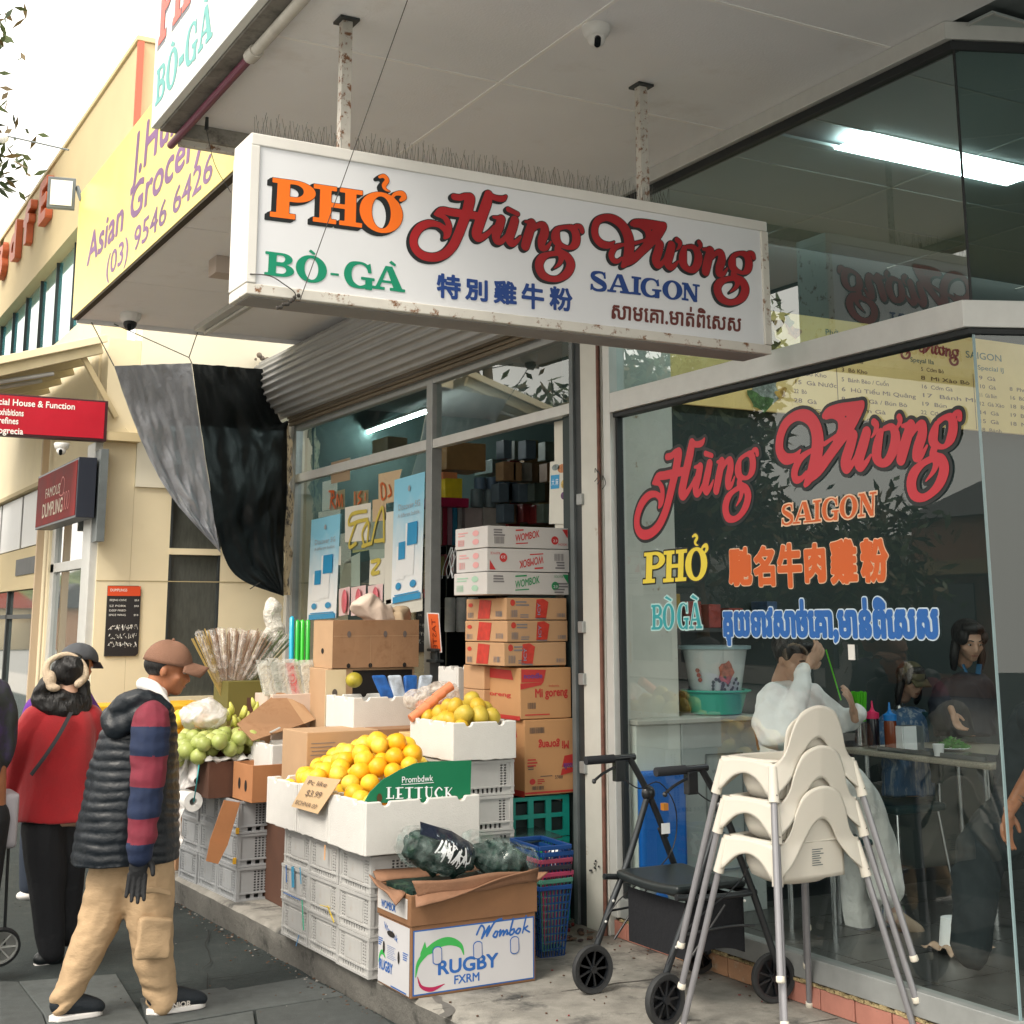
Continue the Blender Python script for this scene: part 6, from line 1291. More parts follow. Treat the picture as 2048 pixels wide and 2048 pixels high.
c0 = at(887, 1335, y=7.3); c1 = at(960, 1440, y=7.3)
foam_box(c0.x+.09, c1.x+.05, 7.3, 7.55, c1.z, c0.z, 2, 'upright white foam box behind the pears')
# fruit heaps: every fruit an object of its own
def fruit_mesh(r, kind, m, n=14):
 b = MB(); b.ball((0, 0, 0), r, 18, 12); me = b.build('fruit', m, smooth=180); me_ = me.data
 for v in me_.vertices:
  p = v.co.normalized(); q = noise.noise(p*1.7+Vector((r*100, 0, 0)))*.06
  if kind == 'orange': f = 1+q*.5-.06*abs(p.z)**4-.07*math.exp(-((1-p.z)*18))
  elif kind == 'guava': f = 1+q+.08*p.z-.1*math.exp(-((1-p.z)*14))
  else: f = 1+q+(.35*max(0, p.z)**2.2)-.1*math.exp(-((1-p.z)*30))
  v.co *= f
 me_.materials.append(STEM)
 for q in me_.polygons:
  if q.center.z > 9: q.material_index = 1
 bpy.data.objects.remove(me); return me_
STEM = mat('fruit_stem', (.08, .07, .02), .8)
ORM = [mat('orange_skin_a', (.84, .42, .012), .42, var=.15, scale=14, bump=.35, bscale=260, bdist=.002, sss=.05), mat('orange_skin_b', (.84, .52, .03), .42, var=.22, scale=14, bump=.35, bscale=260, bdist=.002), mat('orange_skin_c', (.78, .56, .06), .42, var=.25, scale=14, bump=.35, bscale=260, bdist=.002)]
def heap(h, inside, r, meshes, lb, cat, grp, name, x0, x1, y0, y1, seed, maxn, jit=.1, layers=2):
 rr = random.Random(seed); pts = []
 for lay in range(layers):
  tries = 0
  while tries < 6000 and len(pts) < maxn:
   tries += 1; x = rr.uniform(x0, x1); y = rr.uniform(y0, y1)
   if not inside(x, y): continue
   z = h(x, y)-r-lay*r*1.25+rr.uniform(-.006, .004)
   if all((x-p[0])**2+(y-p[1])**2+(z-p[2])**2 > (1.82*r)**2 for p in pts): pts.append((x, y, z))
 for p in pts:
  o = bpy.data.objects.new(name, rr.choice(meshes)); COL.objects.link(o); o.location = p
  o.rotation_euler = (rr.uniform(-.9, .9), rr.uniform(-.9, .9), rr.uniform(0, 6)); s = rr.uniform(.9, 1.1); o.scale = (s, s, s); tag(o, lb, cat, grp)
 return pts
om = [fruit_mesh(.048, 'orange', m) for m in ORM for _ in range(1)]
def h_or(x, y):
 base = .93+.2*min(1, max(0, (x-2.5)/.35))*min(1, max(0, (y-5.95)/.4))+.025*math.sin(y*9)
 return base-.12*max(0, (y-6.8)/.3)-.16*max(0, (x-2.92)/.13)
heap(h_or, lambda x, y: 2.575-.01*(y-5.9) < x < 3.02 and (5.975 if x < 2.68 else 6.02) < y < 7.06, .048, om, 'round orange heaped with others in the white foam boxes', 'orange', 'oranges heaped in the foam boxes', 'orange', 2.54, 3.07, 5.93, 7.1, 4, 165)
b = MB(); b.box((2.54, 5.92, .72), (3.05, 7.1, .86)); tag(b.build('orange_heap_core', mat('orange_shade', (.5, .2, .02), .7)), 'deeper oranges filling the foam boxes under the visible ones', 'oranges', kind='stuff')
GUV = [mat('guava_skin_a', (.36, .42, .12), .4, var=.1, scale=14, bump=.2, bscale=120, bdist=.002), mat('guava_skin_b', (.42, .46, .14), .4, var=.1, scale=14, col2=(.2, .12, .04), mscale=30, mthr=.68, msoft=.05)]
gm = [fruit_mesh(.046, 'guava', m) for m in GUV]
heap(lambda x, y: 1.0+.05*math.sin((x-2.3)*5)-.12*max(0, 2.44-x)*3, lambda x, y: (x-2.56)**2/.24**2+(y-8.3)**2/.3**2 < 1, .043, gm, 'pale green guava heaped in the dark brown carton', 'guava', 'green guavas in the carton', 'guava', 2.3, 2.85, 8.0, 8.6, 5, 60)
PRM = [mat('pear_skin_a', (.62, .4, .03), .45, var=.12, scale=12, col2=(.25, .14, .03), mscale=22, mthr=.6, msoft=.12), mat('pear_skin_b', (.56, .42, .05), .45, var=.15, scale=12, col2=(.3, .2, .05), mscale=26, mthr=.6, msoft=.12)]
pm = [fruit_mesh(.043, 'pear', m) for m in PRM]
heap(lambda x, y: 1.22+.1*math.exp(-((x-3.33)**2+(y-6.52)**2)/.02), lambda x, y: 3.225 < x < 3.44 and 6.37 < y < 6.74, .043, pm, 'yellow pear heaped in the upper white foam box', 'pear', 'yellow pears in the foam box', 'pear', 3.15, 3.5, 6.3, 6.8, 6, 46)
# green lettuce carton panel standing in the orange box
lp_ = thing('lettuce_panel', 'green carton panel reading LETTUCE standing in front of the oranges', 'carton panel', (2.85, 5.93, .88))
outl = [(728, 1606), (740, 1585), (765, 1560), (800, 1540), (830, 1527), (862, 1523), (943, 1521), (941, 1590), (900, 1606)]
P = [at(a, c, y=5.915) for a, c in outl]; GRN = mat('carton_green', (.0, .17, .07), .5, var=.06, scale=4)
b = MB(); b.prism([(p.x, p.z) for p in P][::-1], .008, Matrix(((1, 0, 0, 0), (0, 0, 1, 5.915), (0, 1, 0, 0), (0, 0, 0, 1)))); b.build('panel', GRN, lp_)
gfn = lambda u, v: (u, 5.911, v); b = MB(); gt = lambda s, px, py, pw, size, bold=.01: (lambda p, q: print_text(b, s, gfn, size, p.x, p.z, w=q.x-p.x, bold=bold))(at(px, py, y=5.911), at(px+pw, py, y=5.911))
gt('Prombdwk', 803, 1566, 62, .04, .005)
p = at(803, 1568, y=5.911); q = at(868, 1568, y=5.911); rect(b, gfn, p.x, p.z-.004, q.x, p.z-.001); b.build('small_print', PW, lp_)
ink = Ink(.002, .01); ug = lambda px, py: (lambda v: (v.x, v.z))(at(px, py, y=5.911))
def lrect(x0, y0, x1, y1): a = ug(x0, y1); c = ug(x1, y0); ink.poly([(a[0], a[1]), (c[0], a[1]), (c[0], c[1]), (a[0], c[1])])
Y0, Y1 = 1574, 1598
for X in (772,): lrect(X+3, Y0, X+8, Y1); lrect(X, Y0, X+11, Y0+2); lrect(X, Y1-3, X+16, Y1); lrect(X+14, Y1-8, X+16, Y1)
for X in (791,): lrect(X+3, Y0, X+8, Y1); lrect(X, Y0, X+16, Y0+3); lrect(X, Y1-3, X+16, Y1); lrect(X+5, 1587, X+13, 1590)
for X in (810, 829): lrect(X+6, Y0, X+11, Y1); lrect(X, Y0, X+17, Y0+3); lrect(X+3, Y1-2, X+14, Y1)
lrect(849, Y0, 857, Y0+2); lrect(859, Y0, 866, Y0+2); ink.stroke([(*ug(853, Y0), .009), (*ug(853, Y1-7), .009), (*ug(858, Y1-2), .006), (*ug(863, Y1-7), .003), (*ug(863, Y0), .003)])
ink.stroke([(*ug(884, 1580), .006), (*ug(878, 1575), .005), (*ug(871, 1586), .011), (*ug(878, 1597), .005), (*ug(885, 1592), .003)])
X = 888; lrect(X+3, Y0, X+7, Y1); lrect(X, Y0, X+10, Y0+2); lrect(X, Y1-2, X+10, Y1); ink.line((*ug(904, Y0+1), .003), (*ug(895, 1587), .004)); ink.line((*ug(896, 1586), .008), (*ug(905, Y1-2), .009))
ink.mesh(0, fn=gfn).build('letters', PW, lp_)
b = MB();
for px, py in ((759, 1596), (897, 1593)): p = at(px, py, y=5.911); disc(b, lambda u, v: (u, 5.9115, v), p.x, p.z, .013, 14, .02)
b.build('hand_hole', mat('hole_brown', (.08, .04, .01), .8), lp_)
# handwritten price card clipped to the foam box
pc = thing('price_card', 'handwritten cardboard price card clipped over the rim of the foam box of oranges', 'price card', at(620, 1590, x=2.49))
q4 = [(603, 1552), (668, 1560), (636, 1628), (583, 1613)]; b = MB(); P = [at(a, c, x=2.47) for a, c in q4]; P[0].x = P[1].x = 2.505; b.quad(*P); b.build('card', mat('card_tan', (.6, .42, .24), .8), pc, solid=.003)
def f(u, v): a = P[3].lerp(P[2], u); c = P[0].lerp(P[1], u); r_ = a.lerp(c, v); return r_-Vector((.006, 0, 0))
b = MB(); ink = Ink(.01, .03)
print_text(b, 'Pc like', f, .2, .12, .75, w=.6); print_text(b, '$3.99', f, .26, .25, .42, w=.5); print_text(b, 'ECHNA 00', f, .18, .08, .12, w=.75); b.build('handwriting', mat('pen_ink', (.12, .08, .06), .6), pc)
# cartons
def carton(x0, x1, y0, y1, z0, z1, rz, m, lb, open_=False, inn=None, flaps=(), name='carton', holes=True, t=.006, tape=True, cat='carton', grp=None, hole_r=.012):
 cx, cy = (x0+x1)/2, (y0+y1)/2; o = thing(name, lb, cat, (cx, cy, z0), R(rz), grp); w, d, h = x1-x0, y1-y0, z1-z0; inn = inn or CARD_IN
 if not open_:
  b = MB(); b.box((-w/2, -d/2, 0), (w/2, d/2, h)); b.build('body', m, o, bevel=.004, world=False)
  if tape: b = MB(); b.box((-w/2-.0008, -.025, h*.8), (w/2+.0008, .025, h+.0012)); b.build('tape', mat('parcel_tape', (.5, .34, .18), .25), o, world=False)
 else:
  b = MB(); b.box((-w/2, -d/2, 0), (w/2, -d/2+t, h)); b.box((-w/2, d/2-t, 0), (w/2, d/2, h)); b.box((-w/2, -d/2+t, 0), (-w/2+t, d/2-t, h)); b.box((w/2-t, -d/2+t, 0), (w/2, d/2-t, h)); b.build('walls', m, o, bevel=.002, world=False)
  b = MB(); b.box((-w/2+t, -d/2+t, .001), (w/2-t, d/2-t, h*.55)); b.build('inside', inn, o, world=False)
 for side, ln, ang, a0, a1 in flaps:   # side: n(ear) f(ar) l(eft) r(ight)
  L = w if side in 'nf' else d; b = MB(); b.box((-L/2+a0*L, 0, 0), (L/2-(1-a1)*L, ln, t*.8))
  z = {'n': (0, (0, -d/2+t, h)), 'f': (180, (0, d/2-t, h)), 'l': (-90, (-w/2+t, 0, h)), 'r': (90, (w/2-t, 0, h))}[side]
  Mx = Matrix.Translation(z[1]) @ Matrix.Rotation(R(z[0]), 4, 'Z') @ Matrix.Rotation(R(180-ang), 4, 'X')
  b.v = [tuple(Mx @ Vector(v)) for v in b.v]; b.build('flap', m, o, bevel=.002, world=False)
 o['dims'] = (w, d, h); return o
def front(o, off=.002):
 w, d, h = o['dims']; return lambda u, v: (-w/2+u*w, -d/2-off, v*h)
def left(o, off=.002):
 w, d, h = o['dims']; return lambda u, v: (-w/2-off, d/2-u*d, v*h)
def prt(o, b, m, nm='print'):
 if b.v: b.build(nm, m, o, world=False)['kind'] = 'stuff'
def holes_on(o, f, pts, rx, ry, m=HOLE):
 b = MB(); w, d, h = o['dims']
 for u, v in pts: disc(b, f, u, v, rx, 14, ry)
 prt(o, b, m, 'hand_hole')
def barcode(b, f, u0, v0, u1, v1, n=14):
 for k in range(n): a = u0+(u1-u0)*k/n; rect(b, f, a, v0, a+(u1-u0)/n*rs.choice((.3, .5, .7)), v1)
def smallprint(b, f, u0, v1, w, n, dv, h=.5):
 for k in range(n): rect(b, f, u0+rs.uniform(0, .03)*w, v1-dv*(k+1), u0+w*rs.uniform(.6, 1), v1-dv*(k+1)+dv*h)
PRR = mat('print_red', (.55, .03, .03), .6); PRG = mat('print_green', (.02, .28, .1), .6); PRK = mat('print_grey', (.2, .19, .2), .6); PRP = mat('print_pink', (.7, .35, .35), .6)
# three white wombok cartons and the cola cartons below them
zz = [1.822, 1.945, 2.072, 2.192]; cols3 = [PRG, PRR, PRR]; nmz = ['lowest, green printed', 'middle, upside down, red printed', 'top, red printed']
for i in range(3):
 a = at((972, 976, 974)[i], 1100, y=6.55); x0 = a.x; x1 = at(1137, 1100, y=6.55).x
 o = carton(x0, x1+.01, 6.55, 6.93, zz[i]+.001, zz[i+1]-.003, (1, -1, .5)[i], WCARD, 'white flat carton of wombok, %s of the three in the doorway' % nmz[i], tape=False)
 f = front(o); b = MB(); g = MB(); m = cols3[i]; fl = (lambda u, v: f(1-u, 1-v)) if i == 1 else f
 print_text(b, 'WOMBOK', lambda u, v: fl(.33+u*.56, .28+v*1.9+u*.5), .25, 0, 0, w=.52, bold=.015); smallprint(b, lambda u, v: fl(u, v+(u-.42)*.3), .33, .95, .16, 1, .14); smallprint(b, lambda u, v: fl(u, v+(u-.42)*.3), .33, .3, .2, 1, .1)
 disc(b, fl, .81, .4, .045, 20, .2); b.quad(fl(.9, .93), fl(.97, .93), fl(.97, .93), fl(.97, .5))
 print_text(b, ('SOLVER', 'ROYCE', 'NOOK')[i], lambda u, v: fl(u, v*3), .05, .85 if i else .8, .055 if i else .26, w=.11)
 prt(o, b, m); w_ = MB(); print_text(w_, '23', lambda u, v: (lambda p: (p[0], p[1]-.001, p[2]))(fl(u, v*3.6)), .045, .785, .09, w=.05); prt(o, w_, PW, 'badge_number')
 smallprint(g, fl, .07, .9, .14, 3, .12, .6); barcode(g, fl, .08, .18, .2, .5) if i != 0 else smallprint(g, fl, .8, .6, .17, 4, .13, .6); prt(o, g, PRK)
 fL = left(o); b = MB(); barcode(b, fL, .1, .15, .3, .45); disc(b, fL, .65, .3, .1, 12, .14); disc(b, fL, .65, .7, .1, 12, .14); smallprint(b, fL, .1, .85, .35, 2, .12); prt(o, b, PRP if i else mat('print_pale_green', (.35, .55, .42), .6))
COLA = mat('cola_carton', (.5, .3, .16), .8, var=.05, scale=5)
zz = [1.446, 1.572, 1.688, 1.808]
for i in range(3):
 x0 = at(1010, 1200, y=6.53).x; x1 = at(1132, 1200, y=6.53).x
 o = carton(x0+(.0, .004, .008)[i], x1+(.0, .006, .004)[i], 6.53, 7.0, zz[i]+.001, zz[i+1]-.003, (-1, 1.5, 0)[i], COLA, 'tan drinks carton with printed red can, %s of three under the white cartons' % ('lowest', 'middle', 'top')[i], tape=False)
 f = front(o); b = MB(); cu = .55 if i else .35; f2 = lambda u, v: f(u, v)
 b.quad(f(cu-.08, .08), f(cu+.1, .06), f(cu+.14, .82), f(cu+.05, .97), f(cu-.06, .93)); disc(b, f, .1, .78, .04, 12, .15); prt(o, b, mat('can_red', (.5, .035, .02), .5, var=.2, scale=30))
 g = MB(); f3 = front(o, .004); print_text(g, 'ICY', lambda u, v: f3(cu+.0-v*.22, .2+u*1.1), .3, 0, 0, w=.5, bold=.02); prt(o, g, mat('can_blue', (.2, .25, .35), .5))
 g = MB(); barcode(g, f, .07, .12, .18, .45); smallprint(g, f, .15, .92, .22, 2, .14, .5); barcode(g, f, .83, .12, .97, .3, 10); smallprint(g, f, .22, .3, .15, 2, .1); g.quad(f2(cu-.08, .04), f2(cu+.1, .02), f2(cu+.1, .1), f2(cu-.07, .1)); prt(o, g, PRK)
 fL = left(o); b = MB(); b.quad(fL(.3, .06), fL(.6, .06), fL(.65, .9), fL(.35, .95)); disc(b, fL, .12, .7, .06, 10, .1); prt(o, b, MATS['can_red']); g = MB(); barcode(g, fL, .05, .1, .2, .35, 8); barcode(g, fL, .75, .15, .92, .4, 8); prt(o, g, PRK)
# noodle cartons
NOO = mat('noodle_carton', (.5, .27, .12), .8, var=.05, scale=5); RB = mat('print_brick', (.48, .035, .03), .6); PU = mat('print_purple', (.16, .05, .22), .6)
for i, (z0, z1) in enumerate(((.785, 1.168), (1.172, 1.436))):
 x0 = at(1046, 1400, y=6.5).x; x1 = 3.972
 o = carton(x0-.012*i, x1-.002*i, 6.49+.01*i, 7.0, z0, z1, (.6, -.8)[i], NOO, 'large tan noodle carton printed red, %s of the pair by the door jamb' % ('lower', 'upper')[i])
 f = front(o); b = MB(); g = MB()
 if i:
  b.quad(f(.02, .72), f(.45, .72), f(.5, .96), f(.02, .98)); b.quad(f(.0, .58), f(.4, .66), f(.45, .72), f(.0, .7)); print_text(b, 'Mi goreng', lambda u, v: f(.28+u, .42+v*1.4), .17, 0, 0, w=.64, bold=.03, rot=.03); smallprint(b, f, .08, .12, .6, 1, .05)
  print_text(b, 'Indomie', f, .07, .55, .62, w=.2); barcode(g, f, .14, .2, .3, .32)
 else:
  f_ = lambda u, v: f(1-u, 1-v); print_text(b, 'Mi goreng', lambda u, v: f_(.1+u, .3+v*1.0), .15, 0, 0, w=.62, bold=.03); b.quad(f(.75, .35), f(.98, .38), f(.98, .52), f(.8, .5)); b.quad(f(.72, .24), f(.98, .28), f(.98, .34), f(.75, .33)); b.quad(f(.0, .02), f(1, .02), f(1, .045), f(0, .045)); disc(b, f, .15, .18, .06, 12, .04); smallprint(b, f, .05, .5, .2, 3, .04); smallprint(b, f, .25, .22, .15, 3, .025)
  barcode(g, f, .1, .82, .4, .9, 20); barcode(g, f, .14, .07, .38, .12, 20); smallprint(g, f, .06, .4, .14, 2, .03); smallprint(g, f, .3, .26, .4, 1, .02); print_text(g, '5988', f, .07, .6, .2, w=.16)
 prt(o, b, RB); g2 = MB(); f4 = front(o, .004)
 if i: print_text(g2, 'noodle', f4, .14, .06, .8, w=.36, bold=.03)
 else: print_text(g2, 'noodle', lambda u, v: f4(1-u, 1-v), .12, .02, .6, w=.2, bold=.03)
 prt(o, g2, PU); prt(o, g, mat('print_dark', (.1, .08, .07), .6))
 fL = left(o); b = MB(); b.quad(fL(.3, .78), fL(.85, .76), fL(.8, .95), fL(.3, .97)); b.quad(fL(.0, -.02), fL(1, -.02), fL(1, .06), fL(0, .06)); print_text(b, 'goreng', fL, .12, .2, .42, w=.6, bold=.02); prt(o, b, RB)
for i, (za, zb) in enumerate(((1.19, 1.31), (1.312, 1.44))):
 x0 = at(968, 1400, y=6.85).x; o = carton(x0, x0+.26, 6.85, 7.1, za, zb, 0, COLA, 'tan drinks carton half hidden behind the noodle cartons, %s one' % ('lower', 'upper')[i], tape=False)
 f = front(o); b = MB(); b.quad(f(.15, .1), f(.38, .08), f(.42, .9), f(.2, .95)); prt(o, b, MATS['can_red'])
# teal crates below
tc_ = mat('teal_crate', (.01, .3, .25), .45, var=.1, scale=8)
for i in range(3):
 x0 = 3.5; z0 = SLAB+i*.213; o = thing('teal_crate', 'teal open grid crate, %s of the stack under the noodle cartons' % ('bottom', 'middle', 'top')[i], 'crate', (3.7, 6.75, z0), 0, 'teal grid crates')
 for nm, L, Mx in (('side_panel', .46, Matrix.Translation((x0, 6.52, z0))), ('side_panel', .42, Matrix.Translation((x0, 6.94, z0)) @ Matrix.Rotation(R(-90), 4, 'Z'))):
  b = MB(); hs = [(.025+k*.108, .03+r_*.09, .025+k*.108+.075, .03+r_*.09+.068) for k in range(int(L/.11)) for r_ in range(2)]; plate(b, L, .208, .012, hs, Mx); b.build(nm, tc_, o)
 b = MB(); b.box((x0+.04, 6.56, z0+.01), (x0+.44, 6.9, z0+.17)); b.build('inner_fill', mat('crate_dark_fill', (.015, .03, .03), .7), o)
# rugby farm wombok box
rb = thing('produce_carton', 'large white printed wombok carton with torn brown flaps at the platform edge', 'carton', (2.88, 5.7, SLAB), R(.6)); rb['dims'] = (.605, .33, .30)
W_, D_, H_ = .605, .33, .285
b = MB(); b.box((-W_/2, -D_/2, 0), (W_/2, D_/2, H_)); CARD_R = mat('cardboard_rugby', (.23, .115, .055), .8, var=.1, scale=6, bump=.15, bscale=90)
b.build('lower_body', CARD_R, rb, bevel=.005, world=False)
T = .007; W2, D2, H2 = W_+.012, D_+.012, .41
b = MB()
for a, c in (((-W2/2, -D2/2, H_-.0), (W2/2, -D2/2+T, H2)), ((-W2/2, D2/2-T, H_), (W2/2, D2/2, H2)), ((-W2/2, -D2/2+T, H_), (-W2/2+T, D2/2-T, H2)), ((W2/2-T, -D2/2+T, H_), (W2/2, D2/2-T, H2))): b.box(a, c)
b.build('upper_rim', CARD_R, rb, bevel=.003, world=False)
b = MB(); b.box((-W2/2-.002, -D2/2+.03, H_+.025), (-W2/2-.0005, D2/2-.01, H2-.02)); b.build('side_label', WCARD, rb, world=False)
b = MB(); print_text(b, 'WOMBOK', lambda u, v: (-W2/2-.0035, .1-u, v), .045, -.02, H_+.035, w=.15, bold=.02); b.build('side_lettering', mat('print_blue', (.02, .12, .42), .5), rb, world=False)
def flap(pts, m=CARD, nm='flap', th=.006): b = MB(); b.grid(lambda u, v: Vector(pts[0]).lerp(Vector(pts[1]), u).lerp(Vector(pts[3]).lerp(Vector(pts[2]), u), v)+Vector((0, 0, .006*math.sin(u*9+v*2))), 10, 4); b.build(nm, m, rb, solid=th, world=False, smooth=40)
FLP = mat('flap_brown', (.25, .13, .075), .8, var=.12, scale=8, bump=.3, bscale=40)
flap([(-W2/2+.02, -D2/2, H2), (W2/2, -D2/2, H2+.015), (W2/2-.01, -D2/2-.03, H2+.07), (-W2/2-.0, -D2/2-.05, H2-.045)], FLP)
flap([(-W2/2+.03, -D2/2-.01, H2-.01), (W2/2, -D2/2-.005, H2), (W2/2-.02, -D2/2-.02, H2+.055), (-W2/2+.0, -D2/2-.01, H2+.055)], FLP)
flap([(-W2/2, D2/2, H2), (-W2/2, -D2/2+.05, H2), (-W2/2-.06, -D2/2+.02, H2-.03), (-W2/2-.05, D2/2-.02, H2+.035)], FLP)
flap([(-W2/2, D2/2, H2), (W2/2, D2/2, H2), (W2/2+.03, D2/2+.05, H2+.05), (-W2/2, D2/2+.06, H2+.04)], FLP)
flap([(W2/2, -D2/2, H2), (W2/2, D2/2, H2), (W2/2+.06, D2/2, H2+.02), (W2/2+.055, -D2/2, H2+.03)], FLP)
BL = MATS['print_blue']; LAB = mat('carton_label', (.56, .56, .58), .5, var=.03, scale=5)
fr = lambda u, v: (-W_/2+u*W_, -D_/2-.0035, v*H_); fo = lambda k: (lambda u, v: (-W_/2+u*W_, -D_/2-.0035-k, v*H_))
b = MB(); rect(b, lambda u, v: (-W_/2+u*W_, -D_/2-.0015, v*H_), .015, .04, .985, .94); b.build('label_border', BL, rb, world=False)
b = MB(); rect(b, lambda u, v: (-W_/2+u*W_, -D_/2-.0025, v*H_), .025, .06, .975, .92); b.build('front_label', LAB, rb, world=False)
b = MB(); print_text(b, 'RUGBY', lambda u, v: fr(.2+u, .29+v*2.1), .13, 0, 0, w=.48, bold=.03); print_text(b, 'FXRM', lambda u, v: fr(.33+u, .13+v*2.1), .08, 0, 0, w=.2, bold=.02)
b.build('lettering', BL, rb, world=False)
ink = Ink(.0022, .01); scx = lambda u, v: (-W_/2+u*W_, v*H_)
L = font_loops('Wombok')
wb = [[(.3, .62), (.33, .74), (.36, .68), (.345, .56), (.36, .6), (.4, .72), (.385, .58), (.44, .76), (.5, .8)], [(.455, .62), (.44, .57), (.465, .55), (.475, .62), (.455, .63)], [(.49, .62), (.5, .64), (.495, .56), (.52, .63), (.53, .6), (.525, .56), (.55, .63), (.56, .6), (.555, .57), (.575, .58)], [(.6, .78), (.58, .57), (.61, .57), (.615, .63), (.59, .62)], [(.65, .63), (.63, .58), (.655, .56), (.67, .62), (.65, .63)], [(.71, .8), (.69, .56)], [(.695, .61), (.73, .65), (.71, .61), (.75, .56)]]
for s_ in wb: ink.stroke([(*scx(.22+x*.97+(y-.6)*.05, y+.16), .0085 if len(s_) > 4 else .007) for x, y in s_], 5)
ink.mesh(0, fn=lambda u, v: (u, -D_/2-.0036, v)).build('script_lettering', BL, rb, world=False)
ink = Ink(.0025, .01); ink.stroke([(*scx(.035, .3), .004), (*scx(.06, .5), .018), (*scx(.16, .68), .03), (*scx(.28, .74), .034), (*scx(.38, .66), .02), (*scx(.41, .52), .004)], 8); ink.poly([scx(.07, .55), scx(.2, .62), scx(.12, .66), scx(.105, .78), scx(.07, .62)])
ink.mesh(0, fn=lambda u, v: (u, -D_/2-.0032, v)).build('green_swoosh', mat('print_leaf', (.04, .4, .08), .5), rb, world=False)
ink = Ink(.0025, .01); ink.stroke([(*scx(.05, .3), .003), (*scx(.08, .16), .012), (*scx(.16, .1), .018), (*scx(.26, .15), .003)], 8); ink.mesh(0, fn=lambda u, v: (u, -D_/2-.0032, v)).build('red_swoosh', mat('print_maroon', (.4, .01, .08), .5), rb, world=False)
b = MB();
for u in (.2, .52, .82):
 n = 16; b.add([fo(.0015)(u+math.cos(a)*.038, .56+math.sin(a)*.06+(.07 if math.sin(a) > 0 else -.07)) for a in [2*math.pi*k/n for k in range(n)]], [tuple(range(n))])
b.build('hole_outline', BL, rb, world=False); b = MB()
for u in (.2, .52, .82): n = 16; b.add([fo(.0025)(u+math.cos(a)*.032, .56+math.sin(a)*.05+(.065 if math.sin(a) > 0 else -.065)) for a in [2*math.pi*k/n for k in range(n)]], [tuple(range(n))])
b.build('hand_hole', mat('hole_tint', (.5, .5, .55), .6), rb, world=False)
b = MB(); sl = lambda u, v: (-W_/2-.002, D_/2-u*D_, v*H_); rect(b, sl, .01, .03, .97, .97); b.build('left_label', LAB, rb, world=False); b = MB(); sl2 = lambda u, v: (-W_/2-.0035, D_/2-u*D_, v*H_)
print_text(b, 'RUGBY', lambda u, v: sl2(.05+u, .22+v*1.3), .16, 0, 0, w=.42, bold=.03); print_text(b, 'Wombok', lambda u, v: sl2(.2+u, .82+v*1.1-u*.3), .13, 0, 0, w=.42); smallprint(b, sl2, .02, .68, .14, 4, .03); smallprint(b, sl2, .78, .62, .18, 4, .03); smallprint(b, sl2, .42, .08, .5, 1, .04); smallprint(b, sl2, .3, .62, .3, 8, .025, .2); b.build('left_lettering', BL, rb, world=False)
ink = Ink(.003, .01); ls = lambda u, v: (u*D_, v*H_); ink.stroke([(*ls(.04, .3), .003), (*ls(.08, .42), .012), (*ls(.16, .47), .018), (*ls(.25, .4), .003)], 6); ink.mesh(0, fn=lambda u, v: (-W_/2-.0037, D_/2-u, v)).build('left_swoosh', MATS['print_leaf'], rb, world=False)
b = MB()
for u, v in ((.2, .55), (.66, .5)): n = 12; b.add([(lambda p: (p[0]-.001, p[1], p[2]))(sl2(u+math.cos(a)*.03, v+math.sin(a)*.09)) for a in [2*math.pi*k/n for k in range(n)]], [tuple(range(n))])
n = 14; b.add([(lambda p: (p[0]-.001, p[1], p[2]))(sl2(.42+math.cos(a)*.12, .78+math.sin(a)*.045)) for a in [2*math.pi*k/n for k in range(n)]], [tuple(range(n))])
b.build('hand_hole', HOLE, rb, world=False)
